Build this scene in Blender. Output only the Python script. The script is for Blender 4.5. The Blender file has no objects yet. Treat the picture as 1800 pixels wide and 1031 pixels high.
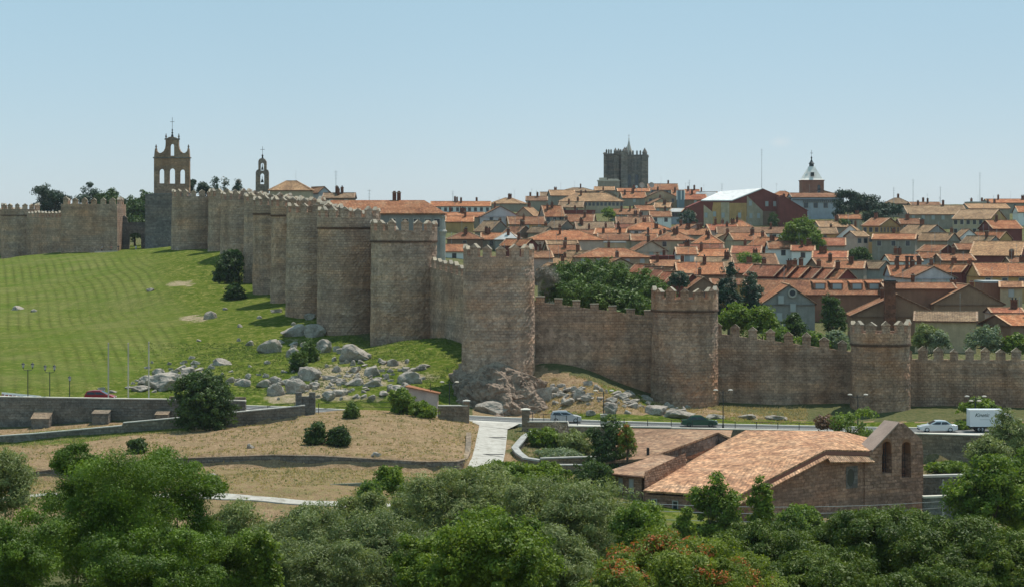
import bpy, math, random
import numpy as np
from mathutils import Vector, Matrix, noise
from mathutils.geometry import tessellate_polygon
R = math.radians
rnd = random.Random(7)
SC = bpy.context.scene
COL = SC.collection
# ---------------------------------------------------------------- camera
F = 3800.0; CX = 900.0; HY = 400.0            # focal length, principal column and horizon row in photo pixels
cam_d = bpy.data.cameras.new('camera'); cam = bpy.data.objects.new('camera', cam_d); COL.objects.link(cam)
cam_d.sensor_width = 36.0; cam_d.lens = 36.0 * F / 1800.0
cam.location = (0, 0, 0); cam.rotation_euler = (R(90), 0, 0)
cam_d.shift_y = -(515.5 - HY) / 1800.0
cam_d.clip_start = 0.5; cam_d.clip_end = 20000
SC.camera = cam
# ---------------------------------------------------------------- sky and sun
SUN_EL = R(66); SUN_AZ = math.atan2(0.64, 0.76)     # clockwise from +Y: to the right, a little behind the town
w = bpy.data.worlds.new("World"); SC.world = w; w.use_nodes = True
nt = w.node_tree; bg = nt.nodes['Background']
sky = nt.nodes.new('ShaderNodeTexSky'); sky.sky_type = 'NISHITA'; sky.sun_disc = False
sky.sun_elevation = SUN_EL; sky.sun_rotation = SUN_AZ
sky.altitude = 1100; sky.air_density = 0.8; sky.dust_density = 0.3; sky.ozone_density = 1.1
ev = nt.nodes.new('ShaderNodeVectorMath'); ev.operation = 'MULTIPLY_ADD'      # bright, even summer haze over the clear-sky model
ev.inputs[1].default_value = (0.46, 0.30, 0.30); ev.inputs[2].default_value = (1.85, 3.55, 4.05)
nt.links.new(sky.outputs[0], ev.inputs[0]); # one faint wisp of cloud low over the town and a barely uneven haze
tc = nt.nodes.new('ShaderNodeTexCoord'); nz_ = nt.nodes.new('ShaderNodeTexNoise'); nz_.inputs['Scale'].default_value = 3.0; nz_.inputs['Detail'].default_value = 3; nt.links.new(tc.outputs['Generated'], nz_.inputs['Vector'])
mr = nt.nodes.new('ShaderNodeMapRange'); mr.inputs['From Min'].default_value = .3; mr.inputs['From Max'].default_value = .7; mr.inputs['To Min'].default_value = .975; mr.inputs['To Max'].default_value = 1.03; nt.links.new(nz_.outputs['Fac'], mr.inputs['Value'])
mu = nt.nodes.new('ShaderNodeVectorMath'); mu.operation = 'SCALE'; nt.links.new(ev.outputs[0], mu.inputs[0]); nt.links.new(mr.outputs[0], mu.inputs['Scale'])
mp_ = nt.nodes.new('ShaderNodeMapping'); mp_.vector_type = 'POINT'; d0 = Vector((472/3800, 1, 150/3800)).normalized()
mp_.inputs['Scale'].default_value = (210, 210, 480); mp_.inputs['Location'].default_value = (-d0.x*210, -d0.y*210, -d0.z*480); nt.links.new(tc.outputs['Generated'], mp_.inputs[0])
ln = nt.nodes.new('ShaderNodeVectorMath'); ln.operation = 'LENGTH'; nt.links.new(mp_.outputs[0], ln.inputs[0])
n2_ = nt.nodes.new('ShaderNodeTexNoise'); n2_.inputs['Scale'].default_value = 160; n2_.inputs['Detail'].default_value = 4; nt.links.new(tc.outputs['Generated'], n2_.inputs['Vector'])
ms = nt.nodes.new('ShaderNodeMath'); ms.operation = 'MULTIPLY_ADD'; nt.links.new(n2_.outputs['Fac'], ms.inputs[0]); ms.inputs[1].default_value = 1.6; nt.links.new(ln.outputs['Value'], ms.inputs[2])
cr_ = nt.nodes.new('ShaderNodeMapRange'); cr_.inputs['From Min'].default_value = 2.2; cr_.inputs['From Max'].default_value = .7; cr_.inputs['To Max'].default_value = .35; nt.links.new(ms.outputs[0], cr_.inputs['Value'])
cm = nt.nodes.new('ShaderNodeMix'); cm.data_type = 'RGBA'; nt.links.new(cr_.outputs[0], cm.inputs[0]); nt.links.new(mu.outputs[0], cm.inputs[6]); cm.inputs[7].default_value = (6.4, 6.6, 6.6, 1)
nt.links.new(cm.outputs[2], bg.inputs[0]); bg.inputs[1].default_value = 0.12
sd = bpy.data.lights.new('sun', 'SUN'); sun = bpy.data.objects.new('sun', sd); COL.objects.link(sun)
sd.energy = 4.5; sd.angle = R(0.53); sd.color = (1.0, 0.95, 0.87)
sdir = Vector((math.sin(SUN_AZ)*math.cos(SUN_EL), math.cos(SUN_AZ)*math.cos(SUN_EL), math.sin(SUN_EL)))
sun.rotation_euler = sdir.to_track_quat('Z', 'Y').to_euler()
sun.location = (60, 100, 200)
SC.view_settings.view_transform = 'Standard'; SC.view_settings.look = 'None'
SC.view_settings.gamma = 1.0; SC.view_settings.exposure = 0.0
SC.render.engine = 'CYCLES'
# ---------------------------------------------------------------- helpers
def WX(px, Y): return (px - CX) / F * Y
def WZ(py, Y): return (HY - py) / F * Y
def P(px, py, Y): return Vector((WX(px, Y), Y, WZ(py, Y)))

def tag(o, label=None, cat=None, group=None, kind=None):
    if label: o['label'] = label
    if cat: o['category'] = cat
    if group: o['group'] = group
    if kind: o['kind'] = kind
    return o
def thing(name, label, cat, loc=(0, 0, 0), rz=0.0, group=None):
    o = bpy.data.objects.new(name, None); COL.objects.link(o)
    o.location = loc; o.rotation_euler = (0, 0, rz); o.empty_display_size = 0.5
    return tag(o, label, cat, group)
def link(me, name, parent=None):
    o = bpy.data.objects.new(name, me); COL.objects.link(o); o.parent = parent
    return o
def copy_tree(o, parent=None):
    c = o.copy(); COL.objects.link(c); c.parent = parent
    for ch in list(o.children): copy_tree(ch, c)
    return c

class MB:
    """collects faces with metric UVs (u along the horizontal, v up the face)"""
    def __init__(s): s.v = []; s.f = []; s.m = []; s.uv = []; s.sm = []
    def face(s, pts, mat=0, uv=None, smooth=False):
        i = len(s.v); s.v += [tuple(p) for p in pts]; s.f.append(tuple(range(i, i+len(pts))))
        s.m.append(mat); s.sm.append(smooth)
        if uv is None:
            p0, p1, p2 = (Vector(p) for p in pts[:3])
            n = (p1-p0).cross(p2-p0)
            if len(pts) > 3: n = n + (p2-p0).cross(Vector(pts[3])-p0)
            if n.length < 1e-9: n = Vector((0, 0, 1))
            n.normalize()
            t = Vector((0, 0, 1)).cross(n)
            if t.length < 0.02: t = Vector((1, 0, 0))
            t.normalize(); b = n.cross(t)
            uv = [(Vector(p).dot(t), Vector(p).dot(b)) for p in pts]
        s.uv.append(uv)
    def box(s, c, d, mat=0, rz=0.0, top=None, taper=0.0):
        """box centred at c (z = bottom), full sizes d"""
        ca, sa = math.cos(rz), math.sin(rz)
        def q(x, y, z): return (c[0]+x*ca-y*sa, c[1]+x*sa+y*ca, c[2]+z)
        a, b, h = d[0]/2, d[1]/2, d[2]; k = 1-taper
        B = [q(-a,-b,0), q(a,-b,0), q(a,b,0), q(-a,b,0)]; T = [q(-a*k,-b*k,h), q(a*k,-b*k,h), q(a*k,b*k,h), q(-a*k,b*k,h)]
        for i in range(4):
            j = (i+1) % 4; s.face([B[i], B[j], T[j], T[i]], mat)
        s.face(T, mat if top is None else top); s.face(B[::-1], mat)
    def prism(s, poly, axis_o, ax, az, ad, depth, mat=0, cap=None):
        """extrude a 2D polygon (list of loops: first outer, others holes) lying in plane ax/az by depth along ad"""
        loops = poly if isinstance(poly[0][0], (tuple, list)) else [poly]
        o = Vector(axis_o); ax = Vector(ax); az = Vector(az); ad = Vector(ad)
        W = lambda p, k: o + ax*p[0] + az*p[1] + ad*k
        flat = [p for L in loops for p in L]
        tris = tessellate_polygon([[Vector((p[0], p[1], 0)) for p in L] for L in loops])
        ccw = ax.cross(az).dot(-ad) > 0
        for t in tris:
            a, b, c = (flat[i] for i in t)
            ar = (b[0]-a[0])*(c[1]-a[1])-(b[1]-a[1])*(c[0]-a[0])
            if abs(ar) < 1e-9: continue
            if (ar > 0) != ccw: a, c = c, a
            cm = mat if cap is None else cap
            s.face([W(a, 0), W(b, 0), W(c, 0)], cm); s.face([W(c, depth), W(b, depth), W(a, depth)], cm)
        for li, L in enumerate(loops):
            A = sum(L[i][0]*L[(i+1) % len(L)][1]-L[(i+1) % len(L)][0]*L[i][1] for i in range(len(L)))
            LL = L if ((A > 0) == (li == 0)) == ccw else L[::-1]
            for i in range(len(LL)):
                a, b = LL[i], LL[(i+1) % len(LL)]
                s.face([W(b, 0), W(a, 0), W(a, depth), W(b, depth)], mat)
    def tube(s, a, b, r0, r1=None, n=8, mat=0, caps=True):
        a = Vector(a); b = Vector(b); r1 = r0 if r1 is None else r1
        d = (b-a); L = d.length
        if L < 1e-6: return
        d.normalize(); t = d.orthogonal().normalized(); u = d.cross(t)
        A = [a+(t*math.cos(2*math.pi*i/n)+u*math.sin(2*math.pi*i/n))*r0 for i in range(n)]
        B = [b+(t*math.cos(2*math.pi*i/n)+u*math.sin(2*math.pi*i/n))*r1 for i in range(n)]
        for i in range(n):
            j = (i+1) % n
            s.face([A[i], A[j], B[j], B[i]], mat, smooth=True, uv=[(i/n*6.28*r0, 0), ((i+1)/n*6.28*r0, 0), ((i+1)/n*6.28*r0, L), (i/n*6.28*r0, L)])
        if caps:
            s.face(A[::-1], mat); s.face(B, mat)
    def lathe(s, c, prof, n=16, mat=0, smooth=True):
        """prof = [(r,z),...] about the vertical through c"""
        rings = [[(c[0]+r*math.cos(2*math.pi*i/n), c[1]+r*math.sin(2*math.pi*i/n), c[2]+z) for i in range(n)] for r, z in prof]
        acc = 0
        for k in range(len(prof)-1):
            h = math.hypot(prof[k+1][0]-prof[k][0], prof[k+1][1]-prof[k][1])
            for i in range(n):
                j = (i+1) % n; r = max(prof[k][0], prof[k+1][0])
                u0, u1 = i/n*6.283*r, (i+1)/n*6.283*r
                if prof[k+1][0] < 1e-4: s.face([rings[k][i], rings[k][j], rings[k+1][i]], mat, smooth=smooth, uv=[(u0, acc), (u1, acc), (u0, acc+h)])
                elif prof[k][0] < 1e-4: s.face([rings[k][i], rings[k+1][j], rings[k+1][i]], mat, smooth=smooth, uv=[(u0, acc), (u1, acc+h), (u0, acc+h)])
                else: s.face([rings[k][i], rings[k][j], rings[k+1][j], rings[k+1][i]], mat, smooth=smooth, uv=[(u0, acc), (u1, acc), (u1, acc+h), (u0, acc+h)])
            acc += h
    def mesh(s, name, mats):
        me = bpy.data.meshes.new(name); me.from_pydata(s.v, [], s.f)
        for m in (mats if isinstance(mats, (list, tuple)) else [mats]): me.materials.append(m)
        me.polygons.foreach_set('material_index', s.m)
        me.polygons.foreach_set('use_smooth', s.sm)
        uvl = me.uv_layers.new(name='UVMap')
        uvl.data.foreach_set('uv', [c for f in s.uv for p in f for c in p])
        me.update(); return me
    def obj(s, name, mats, parent=None): return link(s.mesh(name, mats), name, parent)

def weld(o, d=0.001):
    import bmesh
    bm = bmesh.new(); bm.from_mesh(o.data); bmesh.ops.remove_doubles(bm, verts=bm.verts, dist=d); bm.to_mesh(o.data); bm.free(); return o

# value noise on numpy arrays (2-D / 3-D)
_perm = np.random.RandomState(3).rand(64, 64, 64)
def vnoise(x, y, z=None):
    z = np.zeros_like(x) if z is None else z
    xi, yi, zi = np.floor(x).astype(int), np.floor(y).astype(int), np.floor(z).astype(int)
    fx, fy, fz = x-xi, y-yi, z-zi
    fx, fy, fz = (f*f*(3-2*f) for f in (fx, fy, fz))
    g = lambda a, b, c: _perm[(xi+a) % 64, (yi+b) % 64, (zi+c) % 64]
    def l2(c):
        return (g(0,0,c)*(1-fx)+g(1,0,c)*fx)*(1-fy)+(g(0,1,c)*(1-fx)+g(1,1,c)*fx)*fy
    return (l2(0)*(1-fz)+l2(1)*fz)*2-1

def np_mesh(name, V, faces, mats, col=None, smooth=False, nper=4):
    """V (n,3) float, faces (m,k) int"""
    me = bpy.data.meshes.new(name)
    k = faces.shape[1]
    me.vertices.add(len(V)); me.vertices.foreach_set('co', V.astype(np.float32).ravel())
    me.loops.add(faces.size); me.loops.foreach_set('vertex_index', faces.astype(np.int32).ravel())
    me.polygons.add(len(faces)); me.polygons.foreach_set('loop_start', np.arange(0, faces.size, k, dtype=np.int32))
    me.polygons.foreach_set('loop_total', np.full(len(faces), k, dtype=np.int32))
    me.polygons.foreach_set('use_smooth', np.full(len(faces), smooth, dtype=bool))
    for m in (mats if isinstance(mats, (list, tuple)) else [mats]): me.materials.append(m)
    if col is not None:
        a = me.color_attributes.new('Col', 'FLOAT_COLOR', 'POINT')
        a.data.foreach_set('color', col.astype(np.float32).ravel())
    me.update(calc_edges=True); me.validate(); return me
# ---------------------------------------------------------------- materials
class NT:
    def __init__(s, name):
        s.m = bpy.data.materials.new(name); s.m.use_nodes = True; s.t = s.m.node_tree
        s.b = s.t.nodes['Principled BSDF']; s.b.inputs['Specular IOR Level'].default_value = 0.15
        s.b.inputs['Roughness'].default_value = 0.9
    def n(s, t, **k):
        n = s.t.nodes.new(t)
        for a, v in k.items():
            if a in n.inputs: n.inputs[a].default_value = v
            else: setattr(n, a, v)
        return n
    def l(s, a, b): s.t.links.new(a, b)
    def pos(s): return s.n('ShaderNodeNewGeometry').outputs['Position']
    def noise(s, sc, det=4, vec=None, rough=0.6, dist=0.0):
        n = s.n('ShaderNodeTexNoise'); n.inputs['Scale'].default_value = sc; n.inputs['Detail'].default_value = det
        n.inputs['Roughness'].default_value = rough; n.inputs['Distortion'].default_value = dist
        if vec is not None: s.l(vec, n.inputs['Vector'])
        return n.outputs['Fac']
    def ramp(s, fac, stops):
        r = s.n('ShaderNodeValToRGB'); e = r.color_ramp.elements
        while len(e) < len(stops): e.new(0.5)
        for i, (p, c) in enumerate(stops):
            e[i].position = p; e[i].color = (*c, 1) if len(c) == 3 else c
        s.l(fac, r.inputs[0]); return r.outputs[0]
    def mix(s, fac, a, b, mode='MIX'):
        m = s.n('ShaderNodeMix', data_type='RGBA', blend_type=mode)
        for k, v in ((0, fac), (6, a), (7, b)):
            if isinstance(v, (int, float)): m.inputs[k].default_value = v
            elif isinstance(v, (tuple, list)): m.inputs[k].default_value = (*v, 1) if len(v) == 3 else v
            else: s.l(v, m.inputs[k])
        return m.outputs[2]
    def math(s, op, a, b=0.0):
        m = s.n('ShaderNodeMath', operation=op)
        for k, v in ((0, a), (1, b)):
            if isinstance(v, (int, float)): m.inputs[k].default_value = v
            else: s.l(v, m.inputs[k])
        return m.outputs[0]
    def bump(s, h, st, dist=0.1):
        b = s.n('ShaderNodeBump'); b.inputs['Strength'].default_value = st; b.inputs['Distance'].default_value = dist
        s.l(h, b.inputs['Height']); s.l(b.outputs[0], s.b.inputs['Normal'])
    def col(s, c):
        if isinstance(c, (tuple, list)): s.b.inputs['Base Color'].default_value = (*c, 1)
        else: s.l(c, s.b.inputs['Base Color'])
        return s
    def rough(s, v): s.b.inputs['Roughness'].default_value = v; return s

def plain(name, c, rough=0.6, metal=0.0, spec=0.3):
    k = NT(name); k.col(c); k.rough(rough); k.b.inputs['Metallic'].default_value = metal
    k.b.inputs['Specular IOR Level'].default_value = spec; return k.m
def sc3(c, f): return tuple(x*f for x in c)

def masonry(name, base, bw=0.75, bh=0.46, contrast=0.4, stain=0.5, mortar=0.55, bumpd=0.12, warm=(1.25, 0.85, 0.62)):
    k = NT(name)
    uv = k.n('ShaderNodeTexCoord').outputs['UV']; pos = k.pos()
    wob = k.n('ShaderNodeTexNoise'); wob.inputs['Scale'].default_value = 0.9; wob.inputs['Detail'].default_value = 3; k.l(pos, wob.inputs['Vector'])
    add = k.n('ShaderNodeVectorMath', operation='MULTIPLY_ADD'); k.l(wob.outputs['Color'], add.inputs[0]); add.inputs[1].default_value = (0.5, 0.22, 0); k.l(uv, add.inputs[2])
    br = k.n('ShaderNodeTexBrick'); k.l(add.outputs[0], br.inputs['Vector'])
    br.inputs['Scale'].default_value = 1; br.inputs['Brick Width'].default_value = bw; br.inputs['Row Height'].default_value = bh
    br.inputs['Mortar Size'].default_value = 0.05; br.inputs['Mortar Smooth'].default_value = 0.4; br.inputs['Bias'].default_value = 0.0
    br.offset = 0.5
    br.inputs['Color1'].default_value = (*sc3(base, 1+contrast), 1); br.inputs['Color2'].default_value = (*sc3(base, 1-contrast*1.2), 1)
    br.inputs['Mortar'].default_value = (*sc3(base, mortar), 1)
    # rubble: irregular stones
    vo = k.n('ShaderNodeTexVoronoi'); vo.inputs['Scale'].default_value = 2.3; k.l(pos, vo.inputs['Vector'])
    sep = k.n('ShaderNodeSeparateColor'); k.l(vo.outputs['Color'], sep.inputs[0])
    rub = k.ramp(sep.outputs[0], [(0.0, sc3(base, 0.7)), (0.4, sc3(base, 0.98)), (0.8, sc3(base, 1.15)), (1.0, sc3(base, 1.45))])
    pz = k.n('ShaderNodeMapping'); k.l(pos, pz.inputs[0]); pz.inputs['Scale'].default_value = (0.05, 0.05, 0.42)
    lay = k.noise(1.0, 4, pz.outputs[0], 0.6)
    c = k.mix(k.ramp(lay, [(0.38, (.25,)*3), (0.62, (.85,)*3)]), br.outputs['Color'], rub)
    lz = k.noise(1.7, 2, pz.outputs[0], 0.5)
    c = k.mix(1.0, c, k.ramp(lz, [(0.35, (0.80, 0.80, 0.82)), (0.5, (1, 1, 1)), (0.65, (1.16, 1.08, 1.0))]), 'MULTIPLY')
    # big weathering: warm, dark and grey patches and streaks
    big = k.noise(0.11, 5, pos, 0.62, 0.6)
    mp = k.n('ShaderNodeMapping'); k.l(pos, mp.inputs[0]); mp.inputs['Scale'].default_value = (0.55, 0.55, 0.07)
    streak = k.noise(1.0, 4, mp.outputs[0], 0.6)
    f1 = k.math('MULTIPLY', k.ramp(big, [(0.42, (0,0,0)), (0.68, (1,1,1))]), stain*0.75)
    c = k.mix(f1, c, k.mix(1.0, c, tuple(x*0.78 for x in warm), 'MULTIPLY'))
    f2 = k.math('MULTIPLY', k.ramp(streak, [(0.42, (0,0,0)), (0.75, (1,1,1))]), stain)
    c = k.mix(f2, c, k.mix(1.0, c, (0.55, 0.53, 0.52), 'MULTIPLY'))
    gr = k.noise(0.33, 6, pos, 0.7)
    c = k.mix(k.ramp(gr, [(0.35, (0,0,0)), (0.62, (0.65,0.65,0.65))]), k.mix(1.0, c, (0.78, 0.77, 0.75), 'MULTIPLY'), c)
    fine = k.noise(7.0, 3, pos, 0.7)
    c = k.mix(0.8, c, k.ramp(fine, [(0.25, (0.62,)*3), (0.75, (1.38,)*3)]), 'MULTIPLY')
    k.col(c)
    h = k.math('ADD', k.math('MULTIPLY', br.outputs['Fac'], -0.6), k.math('ADD', vo.outputs['Distance'], k.math('MULTIPLY', fine, 0.6)))
    k.bump(h, 0.8, bumpd); return k.m

def rocky(name, base, dark, sc=1.0, bd=0.25):
    k = NT(name); pos = k.pos()
    a = k.noise(0.8*sc, 8, pos, 0.65, 0.4); b = k.noise(6*sc, 5, pos, 0.7)
    vo = k.n('ShaderNodeTexVoronoi', feature='DISTANCE_TO_EDGE'); vo.inputs['Scale'].default_value = 0.55*sc
    w_ = k.n('ShaderNodeVectorMath', operation='ADD'); nz = k.n('ShaderNodeTexNoise'); nz.inputs['Scale'].default_value = 1.3; k.l(pos, nz.inputs['Vector']); k.l(pos, w_.inputs[0]); k.l(nz.outputs['Color'], w_.inputs[1]); k.l(w_.outputs[0], vo.inputs['Vector'])
    crack = k.ramp(vo.outputs['Distance'], [(0.0, (0.7,)*3), (0.04, (1,)*3)])
    c = k.ramp(a, [(0.3, dark), (0.5, base), (0.75, sc3(base, 1.3))])
    c = k.mix(1.0, c, crack, 'MULTIPLY')
    c = k.mix(0.75, c, k.ramp(b, [(0.25, (0.6,)*3), (0.75, (1.4,)*3)]), 'MULTIPLY')
    k.col(c); k.bump(k.math('ADD', a, k.math('MULTIPLY', b, 0.3)), 0.9, bd); return k.m

def tiles(name, base, alt, pale, sp=0.28, var=1.0):
    """clay roof tiles: columns down the slope, each tile its own tone"""
    k = NT(name); uv = k.n('ShaderNodeTexCoord').outputs['UV']; pos = k.pos()
    br = k.n('ShaderNodeTexBrick'); br.offset = 0.0; k.l(uv, br.inputs['Vector'])
    br.inputs['Scale'].default_value = 1; br.inputs['Brick Width'].default_value = sp; br.inputs['Row Height'].default_value = sp*1.25
    br.inputs['Mortar Size'].default_value = 0.02; br.inputs['Bias'].default_value = 0
    br.inputs['Color1'].default_value = (1.45, 1.35, 1.25, 1); br.inputs['Color2'].default_value = (0.6, 0.56, 0.54, 1); br.inputs['Mortar'].default_value = (0.5, 0.45, 0.42, 1)
    wv = k.n('ShaderNodeTexWave', wave_type='BANDS', bands_direction='X'); wv.inputs['Scale'].default_value = 0.314/sp; wv.inputs['Distortion'].default_value = 0.0; k.l(uv, wv.inputs['Vector'])
    a = k.noise(0.35, 5, pos, 0.65, 0.5); b = k.noise(2.2, 4, pos, 0.7); p = k.noise(0.12, 3, pos, 0.5)
    c = k.ramp(a, [(0.3, alt), (0.5, base), (0.7, pale)])
    oi = k.n('ShaderNodeObjectInfo').outputs['Random']
    c = k.mix(0.9, c, k.ramp(oi, [(0.0, (0.70, 0.74, 0.80)), (0.5, (1, 1, 1)), (1.0, (1.30, 1.16, 1.05))]), 'MULTIPLY')
    c = k.mix(min(1, 0.42*var), c, br.outputs['Color'], 'MULTIPLY'); sp_ = k.n('ShaderNodeTexVoronoi'); sp_.inputs['Scale'].default_value = 2.6; k.l(pos, sp_.inputs['Vector']); sc_ = k.n('ShaderNodeSeparateColor'); k.l(sp_.outputs['Color'], sc_.inputs[0])
    c = k.mix(min(1, 0.45*var), c, k.ramp(sc_.outputs[0], [(0.0, (0.6, 0.58, 0.56)), (0.5, (0.95, 0.95, 0.95)), (1.0, (1.6, 1.55, 1.45))]), 'MULTIPLY')
    c = k.mix(0.75*var, c, k.ramp(b, [(0.28, (0.55, 0.57, 0.6)), (0.5, (1, 1, 1)), (0.78, (1.45, 1.4, 1.3))]), 'MULTIPLY')
    c = k.mix(k.ramp(p, [(0.45, (0,0,0)), (0.7, (0.5,0.5,0.5))]), c, k.mix(1.0, c, (0.72, 0.78, 0.75), 'MULTIPLY'))
    k.col(c); k.bump(k.math('ADD', wv.outputs['Fac'], k.math('MULTIPLY', b, 0.6)), 0.8, 0.09); return k.m

def plaster(name, base, dirt=0.35):
    k = NT(name); pos = k.pos()
    a = k.noise(0.5, 6, pos, 0.65); mp = k.n('ShaderNodeMapping'); k.l(pos, mp.inputs[0]); mp.inputs['Scale'].default_value = (1.2, 1.2, 0.15)
    st = k.noise(1.0, 4, mp.outputs[0], 0.6); f = k.noise(5, 3, pos)
    c = k.ramp(a, [(0.3, sc3(base, 0.8)), (0.7, sc3(base, 1.12))])
    c = k.mix(k.math('MULTIPLY', k.ramp(st, [(0.45, (0,0,0)), (0.75, (1,1,1))]), dirt), c, sc3(base, 0.5))
    c = k.mix(0.4, c, k.ramp(f, [(0.3, (0.8,)*3), (0.7, (1.2,)*3)]), 'MULTIPLY')
    oi = k.n('ShaderNodeObjectInfo').outputs['Random']
    c = k.mix(0.8, c, k.ramp(oi, [(0.0, (0.82, 0.84, 0.88)), (1.0, (1.15, 1.1, 1.02))]), 'MULTIPLY')
    k.col(c); k.bump(f, 0.4, 0.03); return k.m

def leafmat(name, dark, light, trans=0.35, rough=0.55, accent=None):
    k = NT(name); at = k.n('ShaderNodeAttribute', attribute_name='Col')
    sep = k.n('ShaderNodeSeparateColor'); k.l(at.outputs['Color'], sep.inputs[0])
    c = k.ramp(sep.outputs[0], [(0.0, dark), (0.55, tuple((a+b)/2 for a, b in zip(dark, light))), (1.0, light)])
    oi = k.n('ShaderNodeObjectInfo').outputs['Random']
    c = k.mix(0.8, c, k.ramp(oi, [(0.0, (0.85, 0.88, 0.9)), (1.0, (1.15, 1.1, 0.95))]), 'MULTIPLY')
    if accent: c = k.mix(k.math('GREATER_THAN', sep.outputs[1], 0.5), c, accent)
    k.col(c); k.b.inputs['Roughness'].default_value = rough; k.b.inputs['Specular IOR Level'].default_value = 0.25
    tr = k.n('ShaderNodeBsdfTranslucent'); k.l(k.mix(1.0, c, (1.2, 1.25, 0.6), 'MULTIPLY'), tr.inputs[0])
    mx = k.n('ShaderNodeMixShader'); mx.inputs[0].default_value = trans
    out = k.t.nodes['Material Output']; k.l(k.b.outputs[0], mx.inputs[1]); k.l(tr.outputs[0], mx.inputs[2]); k.l(mx.outputs[0], out.inputs[0])
    return k.m

M = {}
M['wall'] = masonry('old_granite_wall', (0.575, 0.41, 0.31), stain=0.7, contrast=0.25, bw=0.62, bh=0.4, mortar=0.55)
M['wall_far'] = masonry('far_granite_wall', (0.53, 0.38, 0.29), bw=0.9, bh=0.55, stain=0.75, contrast=0.25)
M['wall_w'] = masonry('west_wall_stone', (0.535, 0.37, 0.275), stain=1.0, contrast=0.24, bw=0.6, bh=0.38, mortar=0.55)
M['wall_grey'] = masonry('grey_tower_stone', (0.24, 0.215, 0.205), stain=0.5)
M['coping'] = plaster('pale_mortar_coping', (0.42, 0.36, 0.28), 0.6)
M['band'] = masonry('brick_band', (0.20, 0.12, 0.085), bw=0.3, bh=0.09, stain=0.4)
M['brick'] = masonry('belfry_brick', (0.54, 0.36, 0.25), bw=0.5, bh=0.16, contrast=0.25, stain=0.4)
M['darkstone'] = masonry('dark_cathedral_stone', (0.29, 0.26, 0.235), bw=1.2, bh=0.6, stain=0.5)
M['palestone'] = plaster('pale_stone', (0.50, 0.46, 0.40), 0.4)
M['retain'] = masonry('grey_block_retaining', (0.22, 0.21, 0.19), bw=0.7, bh=0.35, contrast=0.2, stain=0.35)
M['retain_brown'] = masonry('brown_block_retaining', (0.31, 0.25, 0.19), bw=0.8, bh=0.4, contrast=0.35, stain=0.4)
M['church'] = masonry('church_rubble', (0.42, 0.255, 0.19), bw=0.75, bh=0.36, contrast=0.5, stain=0.5)
M['church2'] = masonry('pink_rubble', (0.40, 0.26, 0.19), bw=0.5, bh=0.25, contrast=0.5, stain=0.5)
M['kerb'] = plaster('pale_kerb_stone', (0.62, 0.59, 0.53), 0.3)
M['rock'] = rocky('granite_boulder', (0.38, 0.33, 0.28), (0.20, 0.17, 0.145))
M['crag'] = rocky('brown_crag', (0.34, 0.25, 0.19), (0.15, 0.11, 0.085), 0.8, 0.6)
M['t_orange'] = tiles('orange_tiles', (0.345, 0.15, 0.078), (0.235, 0.10, 0.058), (0.44, 0.245, 0.145))
M['t_tan'] = tiles('tan_tiles', (0.335, 0.215, 0.13), (0.22, 0.145, 0.09), (0.44, 0.30, 0.185))
M['t_red'] = tiles('red_tiles', (0.31, 0.12, 0.07), (0.22, 0.085, 0.055), (0.40, 0.19, 0.12))
M['t_brown'] = tiles('brown_tiles', (0.255, 0.135, 0.08), (0.165, 0.09, 0.058), (0.34, 0.20, 0.12))
M['t_church'] = tiles('church_tiles', (0.40, 0.25, 0.168), (0.30, 0.17, 0.115), (0.52, 0.365, 0.26), sp=0.36, var=1.45)
M['t_shed'] = tiles('shed_tiles', (0.33, 0.205, 0.135), (0.25, 0.145, 0.095), (0.43, 0.29, 0.195), sp=0.34, var=1.2)
M['t_verge'] = tiles('verge_tiles', (0.50, 0.33, 0.22), (0.40, 0.24, 0.15), (0.60, 0.44, 0.32))
M['t_grey'] = plaster('grey_sheet_roof', (0.42, 0.43, 0.43), 0.2)
M['belfrystone'] = masonry('small_belfry_stone', (0.33, 0.28, 0.23), bw=.6, bh=.3, stain=.4)
M['whitewash'] = plaster('dirty_whitewash', (0.46, 0.44, 0.40), 0.7)
M['white_roof'] = plaster('white_sheet_roof', (0.75, 0.74, 0.72), 0.1)
for nme, c in dict(white=(0.47, 0.44, 0.40), cream=(0.43, 0.35, 0.25), pink=(0.48, 0.36, 0.31), ochre=(0.46, 0.28, 0.12), grey=(0.27, 0.265, 0.25),
                   stone=(0.30, 0.255, 0.205), brown=(0.24, 0.15, 0.105), maroon=(0.19, 0.055, 0.045), lilac=(0.47, 0.43, 0.47), brickw=(0.27, 0.13, 0.085), sand=(0.40, 0.31, 0.21), slate=(0.36, 0.38, 0.42)).items():
    M[nme] = plaster('plaster_'+nme, tuple(min(.8, v*1.15) for v in c))
M['pane'] = plain('window_glass', (0.03, 0.035, 0.045), 0.15, 0, 0.6)
M['frame'] = plain('window_frame', (0.36, 0.34, 0.31), 0.7)
M['shutter'] = plain('pale_shutter', (0.40, 0.42, 0.42), 0.7)
M['chim'] = masonry('chimney_brick', (0.29, 0.13, 0.085), bw=0.4, bh=0.14, stain=0.4)
M['metal'] = plain('dark_iron', (0.035, 0.04, 0.04), 0.5, 0.3)
M['galv'] = plain('galvanised_steel', (0.42, 0.43, 0.43), 0.45, 0.5)
M['white'] = plain('white_paint', (0.78, 0.78, 0.76), 0.4)
M['black'] = plain('black_rubber', (0.02, 0.02, 0.02), 0.8)
M['wood'] = rocky('tree_bark', (0.11, 0.085, 0.06), (0.05, 0.04, 0.03), 2.0, 0.05)
M['bell'] = plain('bronze_bell', (0.06, 0.065, 0.05), 0.5, 0.6)
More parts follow.
